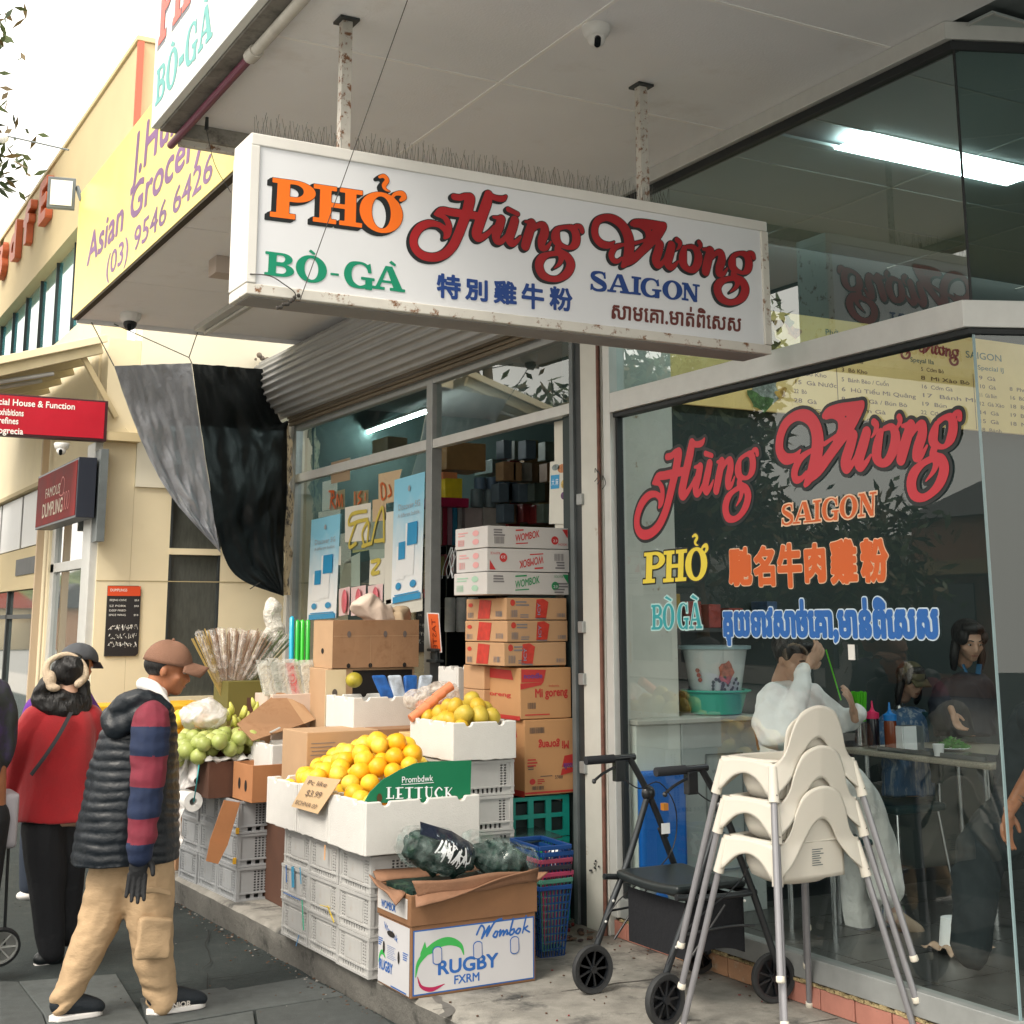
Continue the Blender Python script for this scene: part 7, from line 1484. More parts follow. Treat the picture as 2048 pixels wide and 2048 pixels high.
# bags of dark greens on top
BAG = film_mat('clear_bag', (.32, .42, .4), .82, .03, .7, 9); VEG = mat('dark_veg', (.006, .028, .022), .5, var=.6, scale=30, bump=1, bscale=40, col2=(.05, .1, .06), mscale=14, mthr=.55, msoft=.1)
def lump(co, c, a=.03, s=9, seed=0): n = noise.noise_vector(co*s+Vector((seed, 0, 0))); return co+n*a
for k, (px, py, rad, rot, lb) in enumerate(((872, 1700, (.2, .13, .085), -24, 'clear plastic bag of dark greens with white and black print on the big carton'), (995, 1712, (.17, .12, .075), -18, 'second clear plastic bag of greens lying at the right of the carton'))):
 c = at(px, py, y=5.68+.03*k); Mx = Matrix.Translation(c) @ Matrix.Rotation(R(rot), 4, 'Y'); t = thing('produce_bag', lb, 'bag of greens', c)
 sh_ = [('e', (0, 0, 0), rad)]
 o = organic('bag_film', BAG, t, [('e', tuple(c), rad, Matrix.Rotation(R(-rot), 3, 'Y')), ('c', tuple(c+Vector((-.12, 0, .03))), tuple(c+Vector((.13, .0, -.04))), .085, .07)], .01, 2, deform=lambda v, k=k: lump(lump(v, 0, .03, 8, k), 0, .009, 34, k))
 o2 = organic('greens', VEG, t, [('e', tuple(c+Vector((.01, .02, -.02))), tuple(q*.86 for q in rad), Matrix.Rotation(R(-rot), 3, 'Y'))], .012, 1, deform=lambda v, k=k: lump(lump(v, 0, .04, 14, k+3), 0, .015, 40, k))
 if not k:
  ink = Ink(.004, .03); r5 = random.Random(5)
  for q in range(16): x = -.06+q*.011; ink.line((x, r5.uniform(-.04, .0), .007), (x+r5.uniform(-.01, .025), r5.uniform(.0, .05), .009), (x+.02, r5.uniform(-.03, .04), .005))
  def bf(u, v, o_=0): p = c+Matrix.Rotation(R(-rot), 3, 'Y') @ Vector((u, 0, v)); p.y = c.y-.125+(u*u*2+v*v*8)-o_; return p
  ink.mesh(.006, fn=lambda u, v: bf(u, v)).build('bag_print_edge', M['ink_black'], t); ink.mesh(0, fn=lambda u, v: bf(u, v, .003)).build('bag_print', PW, t)
  b = MB(); b.grid(lambda u, v: bf(-.14+u*.3, .045+v*.05-.03*abs(u-.5), -.004*math.sin(u*20)), 24, 6); b.build('bag_band', mat('bag_navy', (.01, .015, .03), .25, coat=.5), t, smooth=180)
b = MB(); b.box((2.6, 5.56, .45), (3.16, 5.84, .56)); tag(b.build('carton_greens', VEG), 'dark greens filling the big wombok carton', 'greens', kind='stuff')
# stacked shopping baskets
cb2 = at(1092, 1800, y=5.95); bkx = cb2.x
tb2 = [('', (.006, .045, .19), 'blue'), ('', (.006, .045, .19), 'blue'), ('', (.25, .04, .08), 'pink'), ('', (.02, .02, .03), 'black'), ('', (.35, .04, .1), 'red'), ('', (.06, .2, .15), 'green'), ('', (.006, .05, .2), 'blue')]
for i, (_, col, nm) in enumerate(tb2[::-1]):
 z0 = SLAB+.03*i; top = z0+.31; o = thing('shopping_basket', '%s rimmed plastic shopping basket, %s of the nested stack' % (nm, ('lowest', 'second from the bottom', 'third from the bottom', 'middle', 'third from the top', 'second from the top', 'topmost')[i]), 'basket', (bkx, 6.0, z0), R(3*(i % 3)-3), 'nested shopping baskets'); m = mat('basket_'+nm, col, .4)
 b = MB(); w0, w1, d0, d1 = .06, .085, .12, .15
 for s in range(-4, 5):
  for yy0, yy1 in ((-d0, -d1), (d0, d1)): b.bar((w0*s/4, yy0, 0), (w1*s/4, yy1, .31), .006, .004)
 for s in range(-5, 6):
  for xx0, xx1 in ((-w0, -w1), (w0, w1)): b.bar((xx0, d0*s/5, 0), (xx1, d1*s/5, .31), .004, .006)
 for k in range(0, 9):
  t_ = k/9; w, d = w0+(w1-w0)*t_, d0+(d1-d0)*t_; z = .31*t_
  for p, q in (((-w, -d, z), (w, -d, z)), ((w, -d, z), (w, d, z)), ((w, d, z), (-w, d, z)), ((-w, d, z), (-w, -d, z))): b.bar(p, q, .004, .005)
 b.build('mesh_body', m, o, world=False); b = MB()
 for p, q in (((-w1, -d1, .31), (w1, -d1, .31)), ((w1, -d1, .31), (w1, d1, .31)), ((w1, d1, .31), (-w1, d1, .31)), ((-w1, d1, .31), (-w1, -d1, .31))): b.bar(p, q, .016, .02)
 b.build('rim', m, o, bevel=.003, world=False)
c = at(1113, 1722, y=5.98); b = MB(); b.grid(lambda u, v: Vector((c.x-.04+.08*u, c.y, c.z-.05+.1*v))+Vector((0, noise.noise(Vector((u*3, v*3, 1)))*.04, .02*u)), 8, 8); tag(b.build('paper_scrap', PW, smooth=180, solid=.003), 'crumpled white paper sticking up from the basket stack', 'paper')
# dark tray and green block between crates and baskets
a = at(960, 1655, z=.62); t = thing('glass_shelf', 'dark glossy tray lying across the crates behind the greens', 'tray', (3.4, 6.1, .62)); q = [at(958, 1660, z=.62), at(1015, 1692, z=.62), at(1125, 1672, z=.62), at(1060, 1648, z=.62)]
b = MB(); b.prism([(p.x, p.y) for p in q], .008, Matrix.Translation((0, 0, .612))); b.build('sheet', mat('tray_dark', (.03, .05, .05), .12), t)
c0 = at(1000, 1742, y=6.1); c1 = at(1088, 1703, y=6.1); o = carton(c0.x, c1.x, 6.1, 6.35, SLAB, c1.z, 0, mat('green_tub', (.02, .32, .08), .4), 'bright green tub partly hidden behind the bags', tape=False, cat='tub')
# cartons over the back crates
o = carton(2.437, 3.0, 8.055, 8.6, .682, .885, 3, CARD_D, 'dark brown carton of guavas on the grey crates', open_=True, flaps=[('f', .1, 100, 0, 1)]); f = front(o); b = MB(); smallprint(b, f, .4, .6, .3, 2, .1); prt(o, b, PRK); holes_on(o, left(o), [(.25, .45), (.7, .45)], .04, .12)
o = carton(2.6, 3.06, 7.74, 8.04, .682, .885, 3, CARD_O, 'empty open orange brown carton beside the orange boxes', open_=True); holes_on(o, left(o), [(.35, .45), (.68, .42)], .06, .16); holes_on(o, front(o), [(.6, .88)], .012, .03)
o = carton(2.70, 3.12, 7.15, 7.5, .7, 1.1, 2, CARD_L, 'light tan carton with printed lines behind the oranges', tape=False, open_=False); f = front(o); b = MB(); smallprint(b, f, .05, .9, .5, 4, .05, .2); smallprint(b, f, .08, .25, .3, 5, .03, .5); prt(o, b, PRK)
o = carton(3.125, 3.46, 7.16, 7.5, .72, 1.1, -2, CARD, 'brown carton between two lighter ones behind the oranges', tape=False); f = front(o); b = MB(); print_text(b, 'PHILIPPINE', f, .12, .05, .78, w=.35); prt(o, b, PRK)
o = carton(3.24, 3.52, 6.95, 7.14, .72, 1.085, 1, mat('yellow_board', (.62, .44, .2), .8), 'yellowish board carton just behind the top oranges', tape=False); f = front(o); b = MB(); smallprint(b, f, .1, .95, .7, 3, .05, .3); prt(o, b, MATS['print_dark'])
x0 = at(668, 1300, y=8.0).x; x1 = at(838, 1300, y=8.0).x; za = at(668, 1337, y=8.0).z; zb = at(668, 1240, y=8.0).z
o = carton(x0, x1, 8.0, 8.35, za, zb, -1.5, CARD, 'big brown carton with round holes high in front of the grocery window', open_=True); f = front(o); holes_on(o, f, [(.18, .7), (.6, .7), (.83, .7)], .022, .07, mat('hole_grey', (.14, .11, .1), .7)); holes_on(o, f, [(.18, .05), (.43, .05), (.83, .05)], .022, .05)
b = MB(); rect(b, f, 0, .66, 1, .668); rect(b, f, .43, 0, .433, .66); rect(b, f, .68, 0, .682, .6); prt(o, b, CARD_L, 'crease'); fL = left(o); b = MB(); rect(b, fL, 0, 0, 1, .98); prt(o, b, CARD_L, 'lit_side'); holes_on(o, left(o, .004), [(.5, .35)], .07, .06)  # street side in paler board: the light on it put into colour
o = carton(x0-.03, x1-.02, 8.02, 8.35, za-.42, za-.002, 0, CARD_L, 'cut open carton of blue packets under the big brown carton', tape=False, inn=HOLE); f = front(o); b = MB(); rect(b, f, .28, .55, .97, .97); prt(o, b, HOLE, 'dark_opening'); f = front(o, .005); b = MB(); holes_on(o, f, [(.12, .72)], .03, .03)
for k in range(4):
 px = 745+k*27; c = at(px+10, 1368, y=7.6); t = MB(); t.box((c.x-.045, 7.5, c.z-.07), (c.x+.04, 7.53, c.z+.062), ); t.v = [(v[0]+(v[2]-c.z)*(-.5+.25*k), v[1], v[2]-abs(v[0]-c.x)*.2) for v in t.v]; tag(t.build('snack_packet', mat('packet_blue' if k % 2 == 0 else 'packet_pale', (.02, .12, .42) if k % 2 == 0 else (.5, .58, .68), .3, var=.4, scale=18), bevel=.012), ['leftmost blue packet standing in the middle foam box', 'pale packet standing second in the middle foam box', 'blue packet standing third in the middle foam box', 'rightmost pale packet in the middle foam box'][k], 'packet', 'packets in the middle foam box')
c = at(708, 1360, y=7.7); b = MB(); b.ball(c, (.05, .05, .045), 14, 10); tag(b.build('yellow_fruit_tub', mat('dull_yellow', (.4, .33, .03), .5, var=.3, scale=14), smooth=180), 'dull yellow tub in shadow left of the blue packets', 'tub')
a = at(652, 1340, y=7.78); c = at(690, 1455, y=7.78); b = MB(); b.box((a.x, 7.78, c.z), (c.x, 7.785, a.z)); o = b.build('paper_card', mat('card_cream', (.66, .55, .36), .8)); tag(o, 'tall cream card with pencil notes hanging in the middle of the stall', 'card')
b = MB(); fn = lambda u, v: (a.x+(c.x-a.x)*u, 7.778, c.z+(a.z-c.z)*v); disc(b, fn, .45, .6, .13, 12, .07);
for v in (.3, .25, .12): rect(b, fn, .15, v, .75, v+.012)
b.build('card_marks', MATS['print_dark'], o)
# white bags poking out of the big carton
for k, (px, py, rx, rz_, lb) in enumerate(((748, 1222, .15, .07, 'creamy woven bag poking out of the big brown carton'), (795, 1235, .09, .045, 'tan folded paper at the right inside the big brown carton'))):
 c = at(px, py, y=8.15); organic('woven_bag', mat('cream_bag', (.74, .6, .5), .6, var=.05, bump=.3, bscale=50) if not k else mat('tan_fold', (.55, .42, .28), .8), None, [('e', tuple(c), (rx, .09, rz_+.02), Matrix.Rotation(R(20-30*k), 3, 'Y'))], .012, 2, deform=lambda v, k=k: lump(v, 0, .03, 12, k)); o = bpy.context.scene.collection.objects[-1]; tag(o, lb, 'bag')
# upright packets in a white carton
x0 = at(542, 1400, y=8.3).x; x1 = at(632, 1400, y=8.3).x; za = at(590, 1450, y=8.3).z; zb = at(590, 1388, y=8.3).z
o = carton(x0, x1, 8.3, 8.6, za-.12, zb, 2, mat('pinkish_carton', (.66, .54, .46), .8, var=.05), 'pinkish white carton holding clear packets', tape=False); f = front(o); b = MB(); disc(b, f, .55, .75, .05, 10, .06); disc(b, f, .72, .3, .1, 10, .1); smallprint(b, f, .3, .5, .3, 3, .08); prt(o, b, mat('print_faint', (.45, .3, .22), .7))
x2 = at(634, 1400, y=8.2).x; x3 = at(655, 1400, y=8.2).x; b = MB(); b.box((x2, 8.2, za-.05), (x3, 8.3, zb)); tag(b.build('white_block', PW, bevel=.004), 'narrow white carton beside the pinkish one', 'carton')
PKF = film_mat('packet_film', (.82, .84, .8), .6, .12, .4, 14); rr = random.Random(9)
for k in range(11):
 px = 540+k*9; c = at(px, 1392, y=8.33+.01*(k % 3)); h = .19+rr.uniform(-.01, .02); ln = math.tan(R(-14+rr.uniform(-3, 3))); col = [(.7, .65, .55), (.6, .02, .04), (.55, .5, .3), (.3, .35, .3), (.62, .6, .5)][k % 5 if k != 1 else 0]
 t = thing('clear_packet', 'clear packet of dried goods in the pinkish carton, %s' % ('far left', 'second from left', 'third from left', 'fourth from left', 'fifth from left', 'in the middle', 'fifth from right', 'fourth from right', 'third from right', 'second from right', 'far right')[k], 'packet', c, 0, 'clear packets standing in the pinkish carton')
 b = MB(); b.box((c.x-.03+0, c.y, c.z), (c.x+.022, c.y+.015, c.z+h)); b.v = [(v[0]+(v[2]-c.z)*ln, v[1], v[2]) for v in b.v]; b.build('inner_fill', mat('pk_%d' % int(col[0]*100+col[1]*1000), col, .5, var=.5, scale=60, stretch=(1, 1, .3)), t, bevel=.004)
 b = MB(); b.box((c.x-.036, c.y-.006, c.z+.01), (c.x+.028, c.y+.02, c.z+h+.025)); b.v = [(v[0]+(v[2]-c.z)*ln, v[1]+.006*math.sin(v[0]*90), v[2]) for v in b.v]; b.build('wrapper', PKF, t)
# rolled umbrellas / tubes, blue and green
for k, (px, m, top) in enumerate(((583, (.01, .4, .62), 1236), (594, (.03, .5, .05), 1243), (604, (.05, .6, .04), 1243), (615, (.05, .55, .06), 1243))):
 a = at(px, 1322, y=8.6); c = at(px+1, top, y=8.62); b = MB(); b.tube([a-Vector((0, 0, .15)), c, c+Vector((0, 0, .012))], [.016, .017, .006], 12); tag(b.build('plastic_tube', mat('tube_%d' % k, m, .25, coat=.4), smooth=50), ['bright blue plastic tube standing by the grocery jamb', 'green plastic tube next to the blue one', 'bright green plastic tube, middle of the green three', 'rightmost green plastic tube beside the big carton'][k], 'tube', 'bright plastic tubes')
# bundle of wrapped dried sticks in a dark bucket
bc = at(459, 1400, y=8.75); t = thing('dark_bucket', 'dark bucket holding a fan of wrapped dried sticks', 'bucket', bc); b = MB(); b.lathe([(.045, -.12), (.055, .07), (.058, .075), (.05, .075), (.045, -.1)], 20, tuple(bc)); b.build('body', mat('bucket_navy', (.015, .03, .045), .4), t, smooth=45)
rr = random.Random(11); STK = [mat('stick_a', (.38, .24, .16), .7, var=.25, scale=40, stretch=(1, 1, .1)), mat('stick_b', (.5, .36, .12), .7, var=.2, scale=40, stretch=(1, 1, .1)), mat('stick_c', (.1, .14, .05), .7, var=.3, scale=30)]; SF = film_mat('stick_film', (.8, .75, .7), .75, .15, .5, 14)
for k in range(9):
 u = k/8; px = 400+u*170; py = 1262+abs(u-.35)*20; tp_ = at(px, py, y=8.72+.04*(k % 2)); base = bc+Vector(((u-.5)*.05, 0, 0)); s_ = thing('wrapped_bundle', 'long cellophane bundle of dried sticks fanned from the dark bucket, %s' % ('far left', 'second from left', 'third from left', 'left of centre', 'central', 'right of centre', 'third from right', 'second from right', 'far right')[k], 'bundle', base, 0, 'cellophane bundles in the dark bucket'); b = MB(); m = STK[0 if k not in (0, 7, 8) else (1 if k == 0 else 2)]
 d = (tp_-base); side = Vector((d.z, 0, -d.x)).normalized()
 for q in range(10):
  o_ = (q-4.5)*.011; p0 = base+side*o_*.3; p1 = tp_+side*o_*1.2+Vector((0, rr.uniform(-.02, .02), 0))+d.normalized()*rr.uniform(-.03, .02); b.bar(p0, p1, .009, .005)
 b.build('sticks', m, s_); b = MB(); b.tube([base, base.lerp(tp_, .5), tp_+d.normalized()*.02], [.02, .055, .06], 12, sy=.4); b.v = [tuple(Vector(v)+noise.noise_vector(Vector(v)*30)*.01) for v in b.v]; b.build('cellophane', SF, s_, smooth=180)
for k in range(26):
 u = rr.uniform(.35, 1); px = 440+u*125; a = at(px, 1275+rr.uniform(-8, 12), y=8.95); base = bc+Vector((.12+u*.1, .15, -.05)); b = MB(); b.bar(base+Vector((rr.uniform(-.05, .05), 0, 0)), a, .014, .006); tag(b.build('dried_stalk', STK[rr.choice((0, 0, 2))]), 'loose dried stalk standing behind the cellophane bundles', 'stalk', 'loose dried stalks')
# translucent bag of leaves above
c = at(545, 1228, y=8.9); organic('hanging_bag', film_mat('white_film', (.85, .82, .75), .3, .3, .8, 30), None, [('e', tuple(c), (.07, .05, .11)), ('e', tuple(c+Vector((.02, 0, -.12))), (.08, .06, .07))], .012, 2, deform=lambda v: lump(v, 0, .025, 14)); tag(COL.objects[-1], 'white translucent bag hanging beside the grocery jamb', 'bag')
# banana carton, leaning flap, bag rolls etc.
za = at(490, 1440, y=8.6).z; x0 = at(455, 1400, y=8.6).x; x1 = at(540, 1400, y=8.6).x
o = carton(x0, x1, 8.6, 8.9, za-.1, at(500, 1362, y=8.6).z, 0, mat('olive_carton', (.14, .12, .025), .8), 'olive brown carton standing behind the bananas', tape=False); f = front(o); b = MB(); rect(b, f, .45, .0, 1, .7); prt(o, b, CARD_D)
cn = at(482, 1440, y=8.45); t = thing('bananas', 'greenish bananas in a brown carton behind the guavas', 'bananas', cn); BAN = mat('banana_skin', (.5, .5, .1), .45, var=.2, scale=20, col2=(.15, .08, .03), mscale=20, mthr=.62, msoft=.1)
for k in range(13): p = at(455+rr.uniform(0, 75), 1425+rr.uniform(-6, 35), y=8.35+rr.uniform(0, .12)); a_ = rr.uniform(-.5, .5); b = MB(); b.tube(cr_path([tuple(p), (p.x+.025*math.sin(a_), p.y-.02, p.z+.035), (p.x+.05*math.sin(a_), p.y-.01, p.z+.075)], 3), [.006, .012, .016, .017, .015, .01, .005], 8); b.build('banana', BAN, t, smooth=180)
o = carton(at(448, 1470, y=8.62).x, at(540, 1470, y=8.62).x, 8.3, 8.6, .95, at(480, 1455, y=8.3).z-.01, 2, CARD, 'brown carton under the bananas', tape=False)
t = thing('cardboard_flap', 'big light brown cardboard flap leaning over the low foam box', 'cardboard', at(540, 1440, y=8.1)); q = [(474, 1448, 8.15), (562, 1380, 8.35), (608, 1448, 8.15), (505, 1482, 8.0)]; P = [at(a, c, y=y_) for a, c, y_ in q]; b = MB(); b.quad(*P); b.build('sheet', CARD, t, solid=.007)
P2 = [P[1].lerp(P[2], .0), P[1].lerp(P[2], 1), P[2]+Vector((.09, .05, .02)), P[1]+Vector((.1, .05, -.02))]; b = MB(); b.quad(*P2); b.build('folded_flap', CARD_L, t, solid=.006)
b = MB(); p0 = at(540, 1465, y=8.05); p1 = at(560, 1455, y=8.05); b.bar(p0, p1, .02, .006); b.build('tape_patch', M['alu_light'], t)
# roll of produce bags on a string and loose plastic
t = thing('bag_roll', 'white roll of produce bags hung on a teal string', 'bag roll', at(382, 1600, x=2.38)); c = at(378, 1600, x=2.40); Mx = Matrix.Translation(c) @ Matrix.Rotation(R(90), 4, 'X') @ Matrix.Rotation(R(0), 4, 'Y')
b = MB(); b.lathe([(.022, -.09), (.055, -.09), (.055, .09), (.022, .09), (.022, -.09)], 28, (0, 0, 0), Mx); b.build('roll', mat('roll_white', (.8, .8, .78), .6, var=.03, scale=30), t, smooth=40); b = MB(); b.lathe([(.0, -.085), (.021, -.085)], 20, (0, 0, 0), Mx); b.v = [tuple(v) for v in b.v]; b.build('core', HOLE, t)
b = MB(); b.tube(cr_path([tuple(at(398, 1530, x=2.4)), tuple(at(394, 1560, x=2.38)), tuple(c-Vector((0, .1, 0)))], 5), .004, 6); b.tube([at(366, 1545, x=2.4), at(358, 1590, x=2.4)], .004, 6); b.build('string', mat('teal_string', (.02, .3, .32), .5), t)
b = MB(); b.grid(lambda u, v: c+Vector((-.055-.01*math.sin(v*5), -.08+.16*u, -.02-.28*v+.05*math.sin(u*2)*v))+noise.noise_vector(Vector((u*3, v*4, 1)))*.03, 14, 18); b.build('loose_sheet', film_mat('bag_sheet', (.8, .78, .76), .35, .3, .5, 9), t, smooth=180)
# plastic liner hanging over the dark carton
b = MB(); b.grid(lambda u, v: Vector((2.40-.02*v, 8.62-.55*u, .93-.3*v*(1-.4*u)))+noise.noise_vector(Vector((u*5, v*4, 7)))*.03, 24, 14); tag(b.build('plastic_liner', MATS['bag_sheet'], smooth=180), 'crinkled clear liner spilling over the street side of the guava carton', 'plastic sheet')
b = MB(); b.grid(lambda u, v: Vector((2.42+.42*u, 8.02+.12*v, .90+.02*math.sin(u*25)*math.sin(v*9)))+noise.noise_vector(Vector((u*9, v*4, 3)))*.02, 30, 6); tag(b.build('liner_edge', MATS['bag_sheet'], smooth=180), 'crumpled plastic edge along the front of the guavas', 'plastic sheet')
# hanging cardboard strip
t = thing('cardboard_strip', 'long brown cardboard strip with pen writing hanging on the grey crates', 'cardboard', at(450, 1660, y=7.8)); q = [(448, 1600), (480, 1605), (455, 1690), (420, 1680)]; P = [at(a, c, y=7.82) for a, c in q]; b = MB(); b.quad(*P); Q = [at(a, c, y=7.80) for a, c in ((420, 1680), (455, 1690), (436, 1728), (412, 1722))]; b.quad(*Q); b.build('strip', CARD_O, t, solid=.005)
# bags with orange fruit, fruit at left
def filmbag(lb, px, py, y, rad, seed, fill=None, nfill=5):
 c = at(px, py, y=y); t = thing('plastic_bag', lb, 'plastic bag', c); organic('film', MATS['bag_sheet'] if 'thin' not in lb else film_mat('thin_film', (.85, .8, .72), .55, .3, .7, 22), t, [('e', tuple(c), rad), ('e', tuple(c+Vector((rad[0]*.3, 0, rad[2]*.6))), tuple(q*.6 for q in rad))], .012, 2, deform=lambda v: lump(lump(v, 0, .03, 10, seed), 0, .008, 40, seed))
 for k in range(nfill if fill else 0): p = c+Vector((rr.uniform(-.6, .6)*rad[0], -rad[1]*.3, -rad[2]*rr.uniform(.1, .6))); b = MB(); b.ball(p, (.05, .035, .03), 12, 8); b.build('carrot_lump', fill, t, smooth=180)
CAR = mat('carrot', (.75, .25, .12), .5)
filmbag('pale plastic bag lying on the guavas', 405, 1432, 8.45, (.14, .1, .085), 3, mat('peach', (.8, .5, .3), .5), 5)
filmbag('thin plastic bag of carrots slumped beside the pear box', 865, 1398, 7.0, (.16, .1, .08), 6, CAR, 7)
for k in range(4): p = at(838+k*16, 1425-k*14, y=6.75); b = MB(); b.tube([p-Vector((.05, 0, .03)), p+Vector((.05, 0, .03))], [.022, .026], 10); tag(b.build('carrot', CAR, smooth=60), 'fat carrot poking from the slumped thin bag, %s of the four' % ('lowest', 'second lowest', 'second highest', 'highest')[k], 'carrot', 'carrots in the thin bag')
om2 = om
for k in range(9): p = at(348+rr.uniform(0, 26), 1440+rr.uniform(-12, 22), y=9.1+rr.uniform(0, .2)); o = bpy.data.objects.new('orange', om2[k % 3]); COL.objects.link(o); o.location = p; tag(o, 'small orange in the far heap behind the walking man', 'orange', 'oranges in the far heap')
a = at(340, 1412, y=9.4); c = at(378, 1435, y=9.4); b = MB(); b.box((a.x-.1, 9.4, c.z-.1), (c.x, 9.7, a.z)); tag(b.build('yellow_crate', mat('crate_yellow', (.75, .42, .02), .5), bevel=.006), 'yellow plastic crate behind the walking man', 'crate')
for i in range(2):
 a = at(190+0*i, 1412, y=10.2); b = MB(); b.box((a.x+.42*i, 10.2, SLAB), (a.x+.4+.42*i, 10.6, a.z)); tag(b.build('yellow_bin', MATS['crate_yellow'], bevel=.01), ['yellow bin against the cream wall behind the woman in red', 'second yellow bin to the right of the first against the cream wall'][i], 'bin')
o = carton(2.55, 3.4, 9.0, 9.9, SLAB, .95, 0, CARD, 'brown carton bulk under the far fruit at the cream wall')
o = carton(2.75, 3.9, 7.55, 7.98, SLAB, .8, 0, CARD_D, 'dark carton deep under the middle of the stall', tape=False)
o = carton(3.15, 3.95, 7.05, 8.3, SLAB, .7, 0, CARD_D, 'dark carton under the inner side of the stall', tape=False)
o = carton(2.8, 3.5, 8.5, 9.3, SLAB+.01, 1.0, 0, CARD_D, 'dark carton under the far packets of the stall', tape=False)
# red wrappers and rubbish by the jamb
for k in range(40): p = Vector((3.75+rs.uniform(-.15, .15), 6.2+rs.uniform(-.15, .2), SLAB+.01)); b = MB() if k == 0 else b; b.mat(k % 3); b.ball(p, (rs.uniform(.008, .03), rs.uniform(.008, .02), rs.uniform(.004, .012)), 6, 4)
tag(b.build('jamb_rubbish', [mat('rubbish_red', (.2, .02, .02), .5), mat('rubbish_dark', (.03, .02, .02), .7), mat('rubbish_brown', (.1, .06, .04), .8)]), 'small heap of red wrappers and dirt swept against the jamb', 'rubbish', kind='stuff')
# dirt, cracks and a damp patch on the ground
def ground_ink(nm, lb, m, z, strokes, cell=.006, cat='crack'):
 ink = Ink(cell, .03)
 for s in strokes: ink.stroke(s, 5)
 tag(ink.mesh(0, fn=lambda u, v: (u, v, z)).build(nm, m), lb, cat, kind='stuff')
rg = random.Random(31)
def wig(x0, y0, x1, y1, n, w, a): return [(x0+(x1-x0)*k/n+rg.uniform(-a, a), y0+(y1-y0)*k/n+rg.uniform(-a, a), w*rg.uniform(.4, 1.3)) for k in range(n+1)]
DK = mat('crack_dark', (.02, .02, .019), .95)
ground_ink('slab_crack', 'dark cracks and saw joints across the concrete platform', DK, SLAB+.0025, [wig(2.6, 5.35, 3.95, 5.3, 14, .006, .008), wig(2.62, 7.62, 3.9, 7.6, 10, .006, .006), wig(3.0, 5.9, 3.9, 5.75, 12, .004, .02), wig(3.3, 4.5, 3.93, 4.45, 8, .005, .004)], .0035)
ground_ink('paving_crack', 'dark joints and cracks in the asphalt footpath', mat('crack_black', (.006, .007, .007), .95), .0015, [wig(-.2, 6.75, 2.5, 6.85, 26, .008, .012), wig(-.4, 7.5, 2.4, 7.7, 22, .008, .012), wig(1.9, 6.2, 2.45, 7.9, 14, .006, .02), wig(.6, 6.5, .9, 8.3, 14, .006, .015)], .004)
ST = mat('damp_stain', (.13, .125, .115), .7, var=.2, scale=20)
ground_ink('damp_stain', 'damp dark blotches on the concrete in front of the big carton', ST, SLAB+.0018, [[(3.42, 4.95, .03), (3.47, 4.93, .05)], [(3.4, 4.72, .025), (3.44, 4.7, .02)], wig(2.62, 5.25, 2.7, 5.5, 5, .04, .02)], .006, 'stain')
for k in range(70):
 if k == 0: b = MB()
 x, y = (rg.uniform(2.7, 3.95), rg.uniform(4.5, 6.3)) if k < 45 else (rg.uniform(3.75, 3.95), rg.uniform(4.6, 6.1)); b.mat(rg.choice((0, 0, 1, 2))); b.ball((x, y, SLAB+.004), (rg.uniform(.003, .009), rg.uniform(.003, .007), .003), 6, 3, Matrix.Rotation(rg.uniform(0, 3), 3, 'Z'))
tag(b.build('slab_litter', [MATS['dead_leaf'], MATS['paper_scrap'], MATS['rubbish_red']]), 'scattered crumbs, paper and red scraps on the concrete platform', 'litter', kind='stuff')
